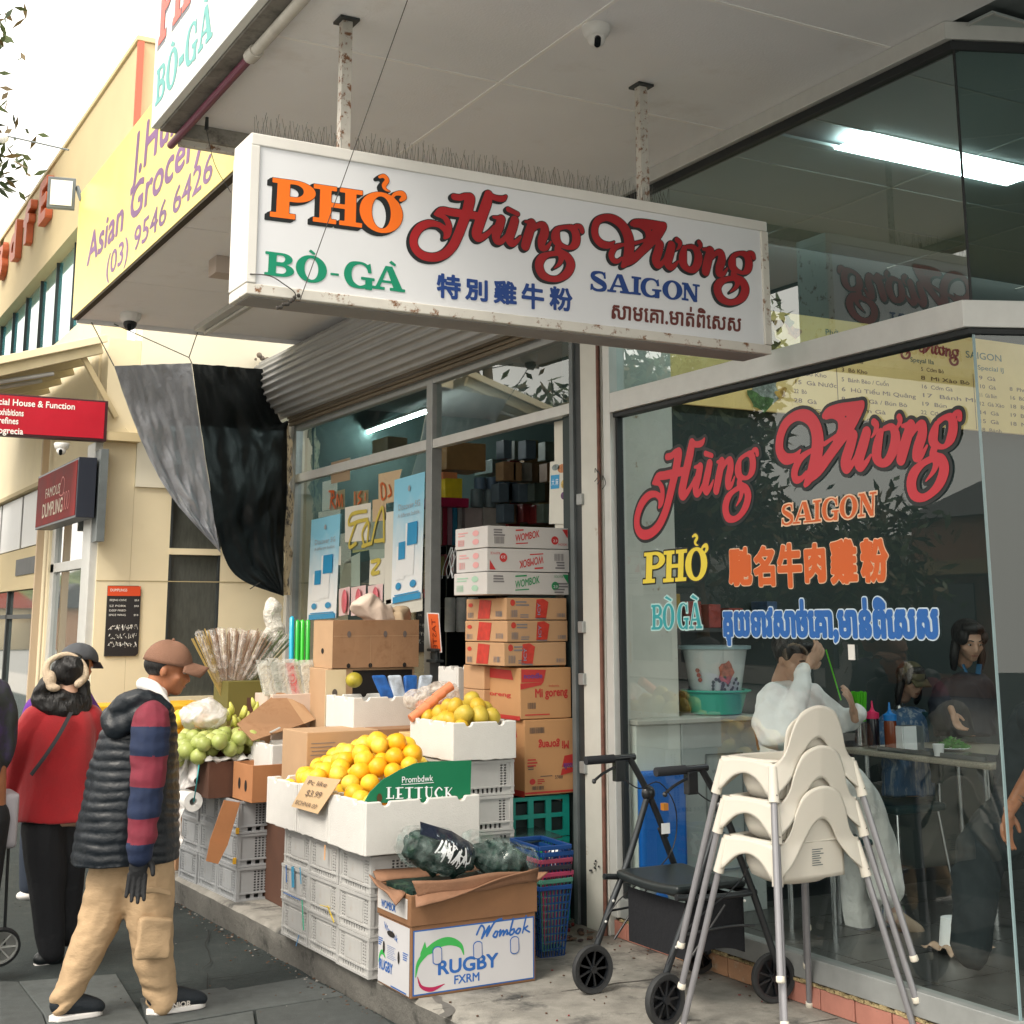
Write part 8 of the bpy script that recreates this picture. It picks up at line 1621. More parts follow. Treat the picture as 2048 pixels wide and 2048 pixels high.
# ------------------------------------------------------------------ high chairs, rollator
HCM = mat('high_chair_plastic', (.63, .6, .53), .38, var=.02, scale=5, sss=.03); TUB = mat('grey_tube', (.26, .26, .28), .35, metal=.35, var=.05, scale=20); FOOT = mat('foot_cap', (.78, .74, .64), .5)
def interp(pts, t):
 for (a, ya), (b, yb) in zip(pts[:-1], pts[1:]):
  if t <= b: k = (t-a)/(b-a); k = k*k*(3-2*k) if False else k; return ya+(yb-ya)*k
 return pts[-1][1]
def make_high_chair():
 t = thing('high_chair', 'x', 'high chair', (0, 0, 0), 0, 'stacked high chairs'); hx, hy, zt = .2, .155, .725
 up_ = [(-1, .72), (-.84, .735), (-.7, .775), (-.6, .84), (-.4, .905), (0, .93), (.4, .905), (.6, .84), (.7, .775), (.84, .735), (1, .72)]
 lo_ = [(-1, .6), (-.88, .62), (-.68, .655), (-.45, .715), (-.22, .785), (0, .81), (.22, .785), (.45, .715), (.68, .655), (.88, .62), (1, .6)]
 up_s = [(p[0], p[1]) for p in cr_path(up_, 5)]; lo_s = [(p[0], p[1]) for p in cr_path(lo_, 5)]
 def back(u, v):
  s = -1+2*u; zu, zl = interp(up_s, s), interp(lo_s, s); z = zl+(zu-zl)*v; fl = (zt-z)*.16
  return Vector((s*(hx+max(0, fl)), -hy-max(0, fl)-.0+(max(0, z-zt)*-.12)+.02*(1-abs(s))**.5*(-1), z))
 b = MB(); b.grid(back, 44, 10); b.build('backrest_shell', HCM, t, smooth=180, solid=.006)
 def side(sg, L, fixed, isx):
  lo = cr_path([(-1, .6), (-.84, .603), (-.66, .63), (-.4, .66), (0, .675), (.4, .66), (.66, .63), (.84, .603), (1, .6)], 5); lo = [(p[0], p[1]) for p in lo]
  def f(u, v):
   s = -1+2*u; zl = interp(lo, s); z = zl+(zt-zl)*v; fl = (zt-z)*.16
   return Vector((sg*(hx+fl), s*(hy+fl), z)) if isx else Vector((s*(hx+fl), sg*(hy+fl), z))
  b = MB(); b.grid(f, 30, 6); b.build('apron', HCM, t, smooth=180, solid=.006)
 side(-1, hy, hx, True); side(1, hy, hx, True); side(1, hx, hy, False)
 b = MB(); n = 40       # top deck with the seat well
 ring = lambda rx, ry, z, e=.6: [Vector((math.copysign(abs(math.cos(a))**e, math.cos(a))*rx, math.copysign(abs(math.sin(a))**e, math.sin(a))*ry-.0, z)) for a in [2*math.pi*k/n for k in range(n)]]
 rings = [ring(hx, hy, zt, .3), ring(hx-.02, hy-.01, zt+.004, .5), ring(.175, .135, zt), ring(.17, .13, zt-.02), ring(.162, .125, .63), ring(.145, .115, .59), ring(.1, .08, .568), ring(.01, .01, .56)]
 vs = [v for r in rings for v in r]; b.add(vs, [(i*n+k, i*n+(k+1) % n, (i+1)*n+(k+1) % n, (i+1)*n+k) for i in range(len(rings)-1) for k in range(n)]); b.build('seat', HCM, t, smooth=50, solid=.006)
 def inner(u, v): s = -1+2*u; w = .15*(1-.2*v)*(1 if v < .75 else math.sqrt(max(0, 1-((v-.75)/.25)**2))*.999+.001); return Vector((s*w, -hy+.028-.03*v-.012*(1-s*s), .59+.31*v))
 b = MB(); b.grid(inner, 20, 20); b.build('inner_back', HCM, t, smooth=180, solid=.005)
 for sx, sy in ((-1, -1), (1, -1), (-1, 1), (1, 1)):
  p0 = Vector((sx*(hx-.005), sy*(hy-.005), .71)); p1 = Vector((sx*.318, sy*.302, .0)); d = (p1-p0).normalized()
  b = MB(); b.tube([p0-d*.0, p0+d*.13], [.017, .021], 12); b.build('leg_socket', HCM, t, smooth=60); b = MB(); b.tube([p0+d*.12, p1-d*.0], .0125, 12); l = b.build('leg', TUB, t, smooth=60)
  b = MB(); b.tube([p1-d*.022, p1-d*.004, p1+d*.001], [.0155, .0165, .011], 12); b.build('foot_cap', FOOT, l, smooth=60)
  b = MB(); q = p0+d*.1+Vector((sx*.002, sy*.021, 0)); b.ball(q, .0028, 6, 4); b.build('rivet', M['dark_steel'], t)
 return t
hc = make_high_chair(); HL = ['lowest cream high chair of the stack by the window, legs on the ground', 'middle cream high chair of the stack of three', 'topmost cream high chair of the stack, its back standing highest']
for i in range(3):
 o = hc if i == 0 else copy_tree(hc)
 o.location = (3.628, 4.33, SLAB+.147*i); o.rotation_euler = (0, 0, R((0, .6, -.5)[i])); o['label'] = HL[i]
c = Vector((3.66, 4.155, SLAB+.66)); b = MB(); fn = lambda u, v: Vector((3.60+u*.06, 4.178-.0+v*0, SLAB+.63+v*.08))
smallprint(b, fn, 0, 1, 1, 9, .1, .45); tag(b.build('care_label', M['steel_grey'], None), 'small printed care label under the lowest high chair back', 'label')
# rollator
RB_ = mat('rollator_black', (.01, .012, .015), .35, var=.2, scale=10, coat=.3); RS_ = mat('rollator_sheen', (.03, .035, .04), .3, metal=.4); TYR = mat('tyre', (.022, .024, .026), .7, var=.1, scale=30, bump=.2, bscale=100); VIN = mat('black_vinyl', (.012, .018, .02), .35, bump=.15, bscale=200); NY = mat('black_nylon', (.003, .004, .007), .9, bump=.5, bscale=30)
ro = thing('rollator', 'black four wheeled rollator walking frame parked beside the window', 'walking frame', (3.58, 4.98, SLAB)); WR = .098
def wheel(x, y, yaw=0):
 c = Vector((x, y, SLAB+WR)); Mx = Matrix.Translation(c) @ Matrix.Rotation(R(yaw), 4, 'Z') @ Matrix.Rotation(R(90), 4, 'X'); w = bpy.data.objects.new('wheel', None)
 b = MB(); b.lathe([(WR-.018, -.012), (WR-.004, -.014), (WR, -.006), (WR, .006), (WR-.004, .014), (WR-.018, .012), (WR-.018, -.012)], 32, (0, 0, 0), Mx); w = b.build('wheel', TYR, ro, smooth=50)
 b = MB(); b.lathe([(WR-.026, -.011), (WR-.018, -.012), (WR-.018, .012), (WR-.026, .011), (WR-.026, -.011)], 32, (0, 0, 0), Mx); b.lathe([(.001, -.014), (.016, -.014), (.016, .014), (.001, .014)], 14, (0, 0, 0), Mx)
 for k in range(9): a = k*2*math.pi/9; b.bar(Mx @ Vector((math.cos(a)*.012, math.sin(a)*.012, 0)), Mx @ Vector((math.cos(a)*(WR-.024), math.sin(a)*(WR-.024), 0)), .008, .008)
 b.v = b.v; b.build('rim', RB_, w); b = MB(); b.lathe([(0, -.018), (.006, -.018), (.006, -.014)], 10, (0, 0, 0), Mx); b.v = [tuple(v) for v in b.v]; b.build('axle_cap', M['alu_light'], w)
W1, W2, W3, W4 = (3.287, 5.235), (3.275, 4.69), (3.86, 4.75), (3.885, 5.284)
for w, yw_ in ((W1, 0), (W2, 8), (W3, -12), (W4, 5)): wheel(*w, yw_)
Zs = SLAB
def rt(nm, pts, r=.0135, m=RB_, n=10, **k): b = MB(); b.tube(cr_path(pts, 5) if len(pts) > 2 else pts, r, n, **k); return b.build(nm, m, ro, smooth=60)
for (wf, wr, ys, nm) in ((W1, W4, 5.25, 'far'), (W2, W3, 4.72, 'near')):
 jn = (3.60, ys, .93)
 rt('front_leg', [(wf[0]+.01, ys+(.022 if nm == 'far' else .028), Zs+WR), (wf[0]+.09, ys, .45), (wf[0]+.2, ys, .66), jn], .0145, RS_)
 rt('handle_post', [(3.50, ys, 1.09), jn, (3.69, ys, .74)], .0145); rt('rear_leg', [(3.66, ys, .78), (3.74, ys, .6), (wr[0], ys-.03, Zs+WR)], .0145); rt('seat_rail', [(3.36, ys, .6), (3.55, ys, .585), (3.76, ys, .585)], .0125, RS_)
 b = MB(); b.ball(jn, (.034, .022, .034), 14, 10); b.build('joint_hub', RB_, ro, smooth=180)
 rt('grip', [(3.275, ys, 1.085), (3.42, ys, 1.087)], .0185, mat('grip_rubber', (.012, .014, .018), .8), 12); rt('grip_bar', [(3.40, ys, 1.087), (3.53, ys, 1.09)], .0145)
 rt('brake_lever', [(3.31, ys-.01, 1.0), (3.36, ys-.01, 1.03), (3.44, ys-.01, 1.06)], .006); b = MB(); b.ball((3.31, ys-.01, .998), .011, 8, 6); b.box((3.42, ys-.02, .99), (3.47, ys+.015, 1.08)); b.build('brake_body', RB_, ro, bevel=.004)
 rt('brake_cable', [(3.46, ys-.02, 1.0), (3.52, ys-.05, .96), (3.62, ys-.06, .98), (3.72, ys-.04, .85), (3.68, ys-.03, .66), (3.42, ys-.02, .5), (wf[0]+.03, ys, .36)], .003, RB_, 5)
 rt('lock_rod', [(wf[0]+.09, ys-.012, .46), (3.6, ys-.012, .47), (3.74, ys-.012, .46)], .005); rt('cross_rod', [(wf[0]+.12, ys, .34), (3.6, ys, .55)], .005)
 for px_, pz in ((wf[0]+.07, .42), (wf[0]+.11, .5), (3.69, .56)): b = MB(); b.ball((px_, ys-.015, pz), .006, 8, 6); b.build('bolt', M['alu_light'], ro)
b = MB(); b.bar((3.785, 4.70, .74), (3.83, 4.70, .66), .003, .03, up=(0, 1, 0)); b.build('white_sticker', PW, ro)
b = MB(); b.box((3.655, 5.232, .755), (3.7, 5.234, .8)); b.build('white_sticker', PW, ro)
organic('seat', VIN, ro, [('b', (3.575, 4.985, .618), (.36, .45, .035)), ('p', [(3.41, 4.79, .61, .02), (3.41, 5.18, .61, .02)]), ('p', [(3.74, 4.79, .61, .02), (3.74, 5.18, .61, .02)])], .012, 5, deform=lambda v: v+Vector((0, 0, .012*math.sin((v.y-4.76)*7)*-1)))
b = MB(); b.grid(lambda u, v: Vector((3.45+.3*u, 4.79+.02*math.sin(u*7)*(1-v), .56-.22*v+.03*math.sin(u*3)*v)), 14, 10); b.grid(lambda u, v: Vector((3.45, 5.2-.41*u, .56-.22*v)), 10, 8); b.grid(lambda u, v: Vector((3.45+.3*u, 4.79+.41*v, .34+.03*math.sin(u*3))), 8, 8); b.grid(lambda u, v: Vector((3.75, 4.79+.41*u, .56-.22*v)), 8, 6); b.build('under_bag', NY, ro, smooth=60)
rt('cross_frame', [(3.45, 4.73, .585), (3.45, 5.24, .585)], .012); rt('cross_frame', [(3.74, 4.73, .585), (3.74, 5.24, .585)], .012); b = MB(); b.box((3.64, 5.19, .86), (3.665, 5.215, .89)); b.build('amber_clip', mat('amber', (.5, .2, .03), .4), ro)
# ------------------------------------------------------------------ people
def PP(ys):
 return lambda px, py, r=0, dy=0: (lambda v: (v.x, v.y, v.z, r))(at(px, py, y=ys+dy))
SK = mat('skin_tan', (.36, .14, .065), .5, var=.16, scale=20, sss=.08, bump=.1, bscale=200); SK2 = mat('skin_fair', (.5, .3, .21), .5, var=.06, scale=20, sss=.08); HAIR = mat('hair_black', (.005, .0045, .005), .45, bump=.8, bscale=90, stretch=(1, 1, .2)); LIP = mat('lips', (.28, .09, .07), .5)
EYEW = mat('eye_white', (.6, .58, .55), .3); EYEB = mat('eye_dark', (.01, .008, .006), .2)
def head(o_parent, c, fwd, s=1.0, skin=SK, extra_body=(), voxel=.006, name='head', up=(0, 0, 1), brow=0):
 """head limbs in world space for a head centred at c (between the eyes and the crown) looking along fwd"""
 F = Vector(fwd).normalized(); U = Vector(up); U = (U-F*U.dot(F)).normalized(); S = U.cross(F); Mr = Matrix((S, F, U)).transposed(); c = Vector(c)
 W = lambda x, y, z: tuple(c+(Mr @ Vector((x, y, z)))*s); r = lambda *a: tuple(q*s for q in a)
 L = [('e', W(0, -.012, .025), r(.074, .094, .088), Mr), ('e', W(0, .03, -.035), r(.058, .062, .072), Mr), ('e', W(0, .06, -.088), r(.03, .028, .024), Mr), ('e', W(.042, .055, -.03), r(.022, .02, .024), Mr), ('e', W(-.042, .055, -.03), r(.022, .02, .024), Mr),
         ('c', W(0, .086, .008), W(0, .102, -.034), .0085*s, .0135*s), ('e', W(.013, .094, -.036), r(.009, .01, .008), Mr), ('e', W(-.013, .094, -.036), r(.009, .01, .008), Mr), ('c', W(-.035, .08, .018), W(.035, .08, .018), .0115*s, .0115*s), ('c', W(-.018, .087, -.06), W(.018, .087, -.06), .0075*s, .0075*s), ('c', W(-.016, .084, -.07), W(.016, .084, -.07), .0075*s, .0075*s),
         ('e', W(.075, -.014, -.012), r(.009, .017, .029), Mr), ('e', W(-.075, -.014, -.012), r(.009, .017, .029), Mr), ('c', W(0, -.03, -.05), W(0, -.045, -.14), .05*s, .052*s)]
 o = organic(name, skin, o_parent, L+list(extra_body), voxel, 3)
 for sg in (-1, 1):
  b = MB(); b.ball(W(sg*.031, .078, .0), r(.0125, .009, .0075), 10, 8, Mr); b.build('eye', EYEW, o_parent or o, smooth=180); b = MB(); b.ball(W(sg*.031, .0865, -.001), r(.0055, .003, .0055), 8, 6, Mr); b.build('iris', EYEB, o_parent or o, smooth=180)
  b = MB(); b.tube([W(sg*.015, .095, .022), W(sg*.033, .092, .027), W(sg*.05, .078, .02)], .0035*s, 5); b.build('eyebrow', HAIR, o_parent or o); b = MB(); b.tube([W(sg*.018, .089, .0065), W(sg*.032, .0885, .009), W(sg*.045, .08, .005)], .0028*s, 5); b.build('eyelid', skin, o_parent or o)
 b = MB(); b.tube([W(-.02, .089, -.065), W(0, .0955, -.064), W(.02, .089, -.065)], .0035*s, 6); b.build('mouth', LIP, o_parent or o)
 return o, W, Mr
def hand(name, m, parent, wrist, palm_dir, side_dir, s=1.0, curl=.5, thumb=1):
 """palm and five curled fingers"""
 w = Vector(wrist); d = Vector(palm_dir).normalized(); sd = Vector(side_dir); sd = (sd-d*sd.dot(d)).normalized(); n = d.cross(sd)
 L = [('e', tuple(w+d*.045*s), (.016*s, .036*s, .048*s), Matrix((n, sd, d)).transposed()), ('c', tuple(w-d*.03*s), tuple(w+d*.02*s), .024*s, .023*s)]
 for i, (o_, ln) in enumerate(((-.028, .062), (-.0095, .074), (.0095, .078), (.028, .07))):
  p = w+d*.075*s+sd*o_*s; v = d.copy(); pts = [(*p, .0105*s)]
  for k in range(3): v = (v+n*curl*(.35+.3*k)+sd*o_*1.2).normalized(); p = p+v*ln/3*1.25*s; pts.append((*p, (.0098, .0088, .0075)[k]*s))
  L.append(('p', pts))
 t0 = w+d*.02*s+sd*.03*s*thumb; L.append(('p', [(*t0, .013*s), (*(t0+(d*.6+sd*thumb*.6+n*.3)*.032*s), .0115*s), (*(t0+(d*1.5+sd*thumb*.8+n*.7)*.032*s), .009*s)]))
 return organic(name, m, parent, L, .004, 2)
# --- walking man
Pm = PP(6.4); G = 0.0
base = at(270, 2030, z=0)
man = thing('person', 'man in brown cap, navy quilted vest and tan cargo trousers walking past', 'person', (1.66, 6.4, 0))
hc_ = at(336, 1338, y=6.4)
hb, Wm, Mm = head(man, tuple(hc_), (.93, -.28, -.2), .98, SK, [('c', tuple(at(318, 1370, y=6.42)), tuple(at(290, 1430, y=6.42)), .055, .07), ('l', [(tuple(at(285, 1470, y=6.42)), (.13, .09)), (tuple(at(268, 1600, y=6.42)), (.13, .1)), (tuple(at(258, 1720, y=6.42)), (.13, .1))]),
     ('p', [Pm(250, 1700, .09, .05), Pm(200, 1850, .06, .06), Pm(140, 1985, .045, .06)]), ('p', [Pm(280, 1700, .09, -.03), Pm(300, 1850, .06, -.04), Pm(322, 1985, .045, -.04)])], .009, 'body')
# hair, cap
b = MB(); b.ball(Wm(0, -.034, .014), tuple(q*.98 for q in (.079, .082, .066)), 20, 14, Mm); b.build('hair', HAIR, man, smooth=180)
CAPM = mat('cap_brown', (.2, .1, .062), .8, var=.08, scale=10, bump=.35, bscale=150); b = MB(); prof = []
def capf(u, v): a = u*2*math.pi; t = v*math.pi/2; rx, ry, rz = .091, .114, .108; return Vector(Wm(math.cos(a)*math.cos(t)*rx, math.sin(a)*math.cos(t)*ry-.008, .022+math.sin(t)*rz+.006*math.cos(3*a)*math.sin(2*t)))
b.grid(capf, 30, 10); b.build('cap', CAPM, man, smooth=180, solid=.004)
b = MB(); b.grid(lambda u, v: Vector(Wm((u-.5)*.19*math.sqrt(max(.02, 1-(v*.82)**2)), .07+.115*v*(1-1.1*(u-.5)**2), .052-.012*v-.2*(u-.5)**2)), 14, 8); cp = b.build('cap_peak', CAPM, man, smooth=180, solid=.005)
b = MB(); b.ball(Wm(0, -.008, .134), .008, 8, 6); b.build('cap_button', CAPM, man)
# trousers
TRO = mat('tan_cotton', (.43, .3, .175), .85, var=.1, scale=6, bump=.4, bscale=9, bdist=.025, detail=3, stretch=(1, 1, 1.8))
def fold(v): n = noise.noise(Vector((v.x*7+v.z*5, v.y*5, v.z*13-v.x*6))); n = (1-abs(n)*2.2)*.7; k = .007+.02*max(0, .3-v.z)/.3; return v+Vector((n*k, n*k*.5, 0))+noise.noise_vector(v*22)*.004
organic('trousers', TRO, man, [('p', [Pm(240, 1690, .125, .03), Pm(222, 1760, .11, .05), Pm(195, 1850, .092, .06), Pm(160, 1925, .075, .06), Pm(132, 1985, .062, .06), Pm(126, 1998, .062, .06)]), ('p', [Pm(285, 1690, .125, -.02), Pm(296, 1760, .118, -.03), Pm(300, 1850, .1, -.04), Pm(308, 1925, .085, -.04), Pm(318, 1978, .074, -.04), Pm(322, 1998, .072, -.04)])], .011, 3, deform=fold)
organic('cargo_pocket', TRO, man, [('b', tuple(at(297, 1820, y=6.25)), (.15, .05, .17), Matrix.Rotation(R(4), 4, 'Y'))], .012, 5, deform=lambda v: v+noise.noise_vector(v*14)*.012)
b = MB(); b.grid(lambda u, v: Vector(at(262+80*u, 1782+12*v-8*math.sin(u*3), y=6.215)), 10, 3); b.build('pocket_flap', TRO, man, solid=.012, smooth=60)
# shoes
SHO = mat('shoe_navy', (.006, .011, .017), .7, var=.15, scale=30, bump=.3, bscale=120); SOL = mat('shoe_sole', (.72, .7, .68), .6)
for px, nm, yy, tip in ((98, 'rear', 6.46, 205), (292, 'front', 6.36, 410)):
 h0 = at(px, 2030, y=yy); t1 = at(tip, 2030, y=yy); L_ = t1.x-h0.x; z0 = .03
 organic('shoe', SHO, man, [('e', (h0.x+.05, yy, z0+.04), (.052, .042, .045)), ('p', [(h0.x+.05, yy, z0+.05, .045), (h0.x+L_*.5, yy, z0+.035, .045), (h0.x+L_*.8, yy-.005, z0+.02, .036), (h0.x+L_*.93, yy-.005, z0+.012, .026)]), ('c', (h0.x+.06, yy, z0+.05), (h0.x+.075, yy, z0+.09), .045, .043)], .008, 3)
 b = MB(); out = [(h0.x+L_*u, yy+.045*math.sin(min(1, u*6)*math.pi/2)*(1-.25*u)*math.sqrt(max(0, 1-max(0, (u-.75)/.25)**2))*sg) for sg, us in ((-1, [k/16 for k in range(17)]), (1, [k/16 for k in range(16, -1, -1)])) for u in us]
 b.prism(out, .024, Matrix.Translation((0, 0, .006))); b.build('shoe_sole', SOL, man, bevel=.006)
p = at(348, 2016, y=6.31); q = at(385, 2016, y=6.31); b = MB(); print_text(b, 'NIOR', lambda u, v: (u, 6.305, v), .03, p.x-.01, p.z+.002, w=q.x-p.x, bold=.03); b.build('shoe_lettering', mat('shoe_print', (.45, .42, .38), .6), man)
# quilted vest
VES = mat('vest_navy', (.007, .011, .016), .42, var=.12, scale=10, bump=.35, bscale=26, bdist=.015, spec=.4)
rings = [((250, 1722), .232, .19), ((256, 1660), .225, .185), ((262, 1600), .21, .18), ((268, 1540), .195, .17), ((276, 1480), .178, .16), ((284, 1440), .15, .14), ((296, 1415), .1, .1)]
def quilt(v):
 ax = at(262+(v.z-.62)*22, 1500, y=6.41); d = Vector((v.x-ax.x, v.y-6.41, 0)); L_ = max(d.length, 1e-4); k = abs(math.sin(math.pi*(v.z-.012*math.sin(v.x*9+1)+.006*noise.noise(v*12))/.043))**.55
 k *= .75+.5*noise.noise(Vector((v.x*5, v.y*5, v.z*9)))
 return v+d/L_*(.011*k-.006)+noise.noise_vector(v*9)*.009
organic('quilted_vest', VES, man, [('l', [(tuple(at(*c, y=6.42)), (rx, ry)) for c, rx, ry in rings]), ('c', tuple(at(300, 1432, y=6.24)), tuple(at(285, 1425, y=6.6)), .075, .07)], .0085, 2, deform=quilt)
hz = lambda px, py, r, dy: Pm(px, py, r, dy)
organic('hood', VES, man, [('p', [hz(336, 1420, .03, -.14), hz(300, 1398, .04, -.16), hz(255, 1405, .05, -.12), hz(232, 1435, .055, 0), hz(250, 1410, .05, .14), hz(300, 1385, .035, .16)]), ('p', [hz(222, 1440, .05, -.05), hz(238, 1455, .05, -.1), hz(290, 1425, .04, -.17), hz(335, 1415, .028, -.16)]), ('e', tuple(at(240, 1432, y=6.42)), (.08, .13, .05))], .009, 3, deform=lambda v: v+noise.noise_vector(v*24)*.007)
organic('collar', mat('white_collar', (.75, .74, .72), .8), man, [('p', [hz(337, 1412, .016, -.1), hz(310, 1378, .03, -.06), hz(285, 1368, .03, .02), hz(318, 1390, .04, -.03)])], .008, 2)
# striped sleeve and glove
NAVY = mat('sleeve_navy', (.008, .018, .055), .85, var=.1, scale=20, bump=.25, bscale=30, bdist=.012); MAR = mat('sleeve_maroon', (.17, .018, .035), .85, var=.1, scale=20, bump=.25, bscale=30, bdist=.012)
bands = [at(300, py, y=6.15).z for py in (1452, 1510, 1572, 1632, 1682)]
mxm = Matrix.Translation(man.location)
def band(cn): z = cn.z; k = sum(1 for q in bands if z < q+.35*(cn.x-0)*0); return 0 if k % 2 else 1
organic('sleeve', [NAVY, MAR], man, [('p', [Pm(302, 1440, .085, -.2), Pm(300, 1480, .085, -.23), Pm(296, 1560, .076, -.25), Pm(288, 1620, .07, -.26), Pm(283, 1680, .062, -.27), Pm(280, 1706, .056, -.27)])], .008, 3, deform=lambda v: v+noise.noise_vector(Vector((v.x*8, v.y*8, v.z*22)))*.008, keep=band)
hand('glove', mat('glove_black', (.005, .006, .008), .75, bump=.4, bscale=60), man, tuple(at(280, 1708, y=6.13)), (-.08, -.02, -1), (1, -.25, 0), 1.12, .22, 1)
# --- woman in red seen from behind
Pw = PP(7.6); wr = thing('person', 'woman in red coat with cream ear muffs seen from behind', 'person', (1.53, 7.6, 0))
BTR = mat('black_trousers', (.007, .008, .011), .8, bump=.3, bscale=18, bdist=.02); REDC = mat('red_wool', (.33, .006, .011), .85, var=.08, scale=14, bump=.3, bscale=120, sheen=.3)
hb2, Wr, Mr_ = head(wr, tuple(at(134, 1352, y=7.62)), (-.15, .98, -.05), .95, SK2, [('l', [(tuple(at(120, 1440, y=7.62)), (.15, .09)), (tuple(at(118, 1560, y=7.62)), (.15, .1)), (tuple(at(112, 1650, y=7.62)), (.14, .1))]), ('p', [Pw(90, 1660, .08), Pw(96, 1800, .06), Pw(100, 1890, .045)]), ('p', [Pw(140, 1650, .08, .05), Pw(138, 1780, .06, .08), Pw(136, 1860, .045, .1)])], .01, 'body')
organic('hair', HAIR, wr, [('e', Wr(0, -.02, .03), (.088, .1, .09)), ('p', [Pw(90, 1370, .04, -.02), Pw(80, 1400, .05, -.02), Pw(105, 1415, .06, -.04), Pw(140, 1420, .06, -.04), Pw(168, 1408, .045, -.02), Pw(165, 1370, .04)]), ('e', tuple(at(125, 1400, y=7.58)), (.12, .07, .06))], .009, 2, deform=lambda v: v+noise.noise_vector(v*22)*.014)
organic('ear_muffs', mat('cream_fleece', (.58, .46, .33), .9, bump=.8, bscale=120), wr, [('p', [Pw(100, 1372, .022, -.06), Pw(92, 1340, .02, -.04), Pw(102, 1320, .016, -.03), Pw(134, 1309, .016, -.02), Pw(163, 1325, .017, -.03), Pw(170, 1350, .022, -.05), Pw(156, 1368, .022, -.08)]), ('e', tuple(at(99, 1360, y=7.56)), (.035, .04, .05)), ('e', tuple(at(108, 1376, y=7.53)), (.035, .02, .02))], .007, 2)
organic('red_coat', REDC, wr, [('l', [(tuple(at(112, 1640, y=7.62)), (.215, .17)), (tuple(at(114, 1580, y=7.62)), (.195, .155)), (tuple(at(117, 1510, y=7.62)), (.185, .15)), (tuple(at(120, 1450, y=7.62)), (.185, .13)), (tuple(at(124, 1420, y=7.62)), (.13, .1)), (tuple(at(128, 1405, y=7.62)), (.07, .07))]),
     ('p', [Pw(70, 1440, .08, .0), Pw(45, 1490, .078, 0), Pw(28, 1550, .066, .05), Pw(20, 1585, .055, .1)]), ('p', [Pw(178, 1440, .075, .02), Pw(190, 1500, .07, .06), Pw(188, 1560, .06, .15)])], .01, 3, deform=lambda v: v+noise.noise_vector(Vector((v.x*6, v.y*6, v.z*4)))*.016)
organic('trousers', BTR, wr, [('p', [Pw(88, 1660, .115), Pw(92, 1740, .1), Pw(98, 1840, .08), Pw(104, 1900, .066)]), ('p', [Pw(135, 1655, .11, .06), Pw(134, 1740, .09, .08), Pw(134, 1860, .075, .1)])], .011, 3, deform=lambda v: v+noise.noise_vector(Vector((v.x*7, v.y*7, v.z*5)))*.014)
organic('shoe', M['ink_black'], wr, [('p', [Pw(108, 1912, .04), Pw(80, 1918, .035)]), ('c', tuple(Vector(Pw(110, 1915)[:3])), tuple(Vector(Pw(105, 1890)[:3])), .045, .04)], .009, 2); b = MB(); b.tube([Vector(Pw(122, 1926)[:3]), Vector(Pw(90, 1930)[:3]), Vector(Pw(68, 1930)[:3])], [.022, .03, .02], 10, sy=.5); b.build('shoe_sole', SOL, wr, smooth=60)
b = MB(); b.tube(cr_path([Pw(142, 1425, 0, -.13)[:3], Pw(118, 1470, 0, -.165)[:3], Pw(92, 1510, 0, -.17)[:3], Pw(62, 1550, 0, -.16)[:3]], 5), .011, 6, sx=1.4, sy=.4); b.build('bag_strap', BTR, wr)
bg = thing('handbag', 'small black handbag at the left hip of the woman in red', 'handbag', tuple(at(36, 1610, y=7.5))); organic('bag_body', mat('bag_black', (.01, .012, .018), .4), bg, [('b', tuple(at(36, 1608, y=7.48)), (.13, .09, .16), Matrix.Rotation(R(-10), 4, 'Y'))], .01, 5)
hand('hand', SK2, wr, tuple(at(16, 1590, y=7.72)), (0, .5, -1), (1, 0, 0), .95, .5)
# --- person in purple with grey cap beyond her
Pp = PP(8.3); pu = thing('person', 'person in purple jacket and grey flat cap beyond the woman in red', 'person', (1.6, 8.3, 0))
hb3, Wp, Mp = head(pu, tuple(at(156, 1330, y=8.3)), (.8, .5, -.2), .95, SK, [('l', [(tuple(at(140, 1440, y=8.3)), (.14, .1)), (tuple(at(135, 1560, y=8.3)), (.14, .1)), (tuple(at(130, 1650, y=8.3)), (.13, .1))]), ('p', [Pp(70, 1640, .07), Pp(66, 1780, .05)])], .01, 'body')
organic('hair', HAIR, pu, [('e', Wp(0, -.03, -.005), (.085, .085, .085))], .009, 2)
b = MB(); b.grid(lambda u, v: Vector(Wp(math.cos(u*6.283)*math.cos(v*1.57)*.1, math.sin(u*6.283)*math.cos(v*1.57)*.125, .03+.1*math.sin(v*1.57)+.004*math.cos(8*u*6.283)*math.cos(v*1.57))), 32, 8); b.grid(lambda u, v: Vector(Wp((u-.5)*.15*(1-.3*v), .1+.06*v, .035-.025*v)), 8, 4); b.build('flat_cap', mat('grey_felt', (.07, .075, .085), .9, bump=.3, bscale=80), pu, smooth=180, solid=.005)
organic('purple_jacket', mat('purple_cloth', (.12, .02, .26), .75, bump=.3, bscale=30), pu, [('l', [(tuple(at(128, 1640, y=8.3)), (.2, .15)), (tuple(at(132, 1540, y=8.3)), (.2, .15)), (tuple(at(136, 1440, y=8.3)), (.2, .14)), (tuple(at(142, 1400, y=8.3)), (.13, .12)), (tuple(at(150, 1378, y=8.3)), (.075, .08))]), ('p', [Pp(75, 1420, .08), Pp(65, 1500, .07), Pp(70, 1560, .06)])], .011, 3, deform=lambda v: v+noise.noise_vector(v*9)*.02)
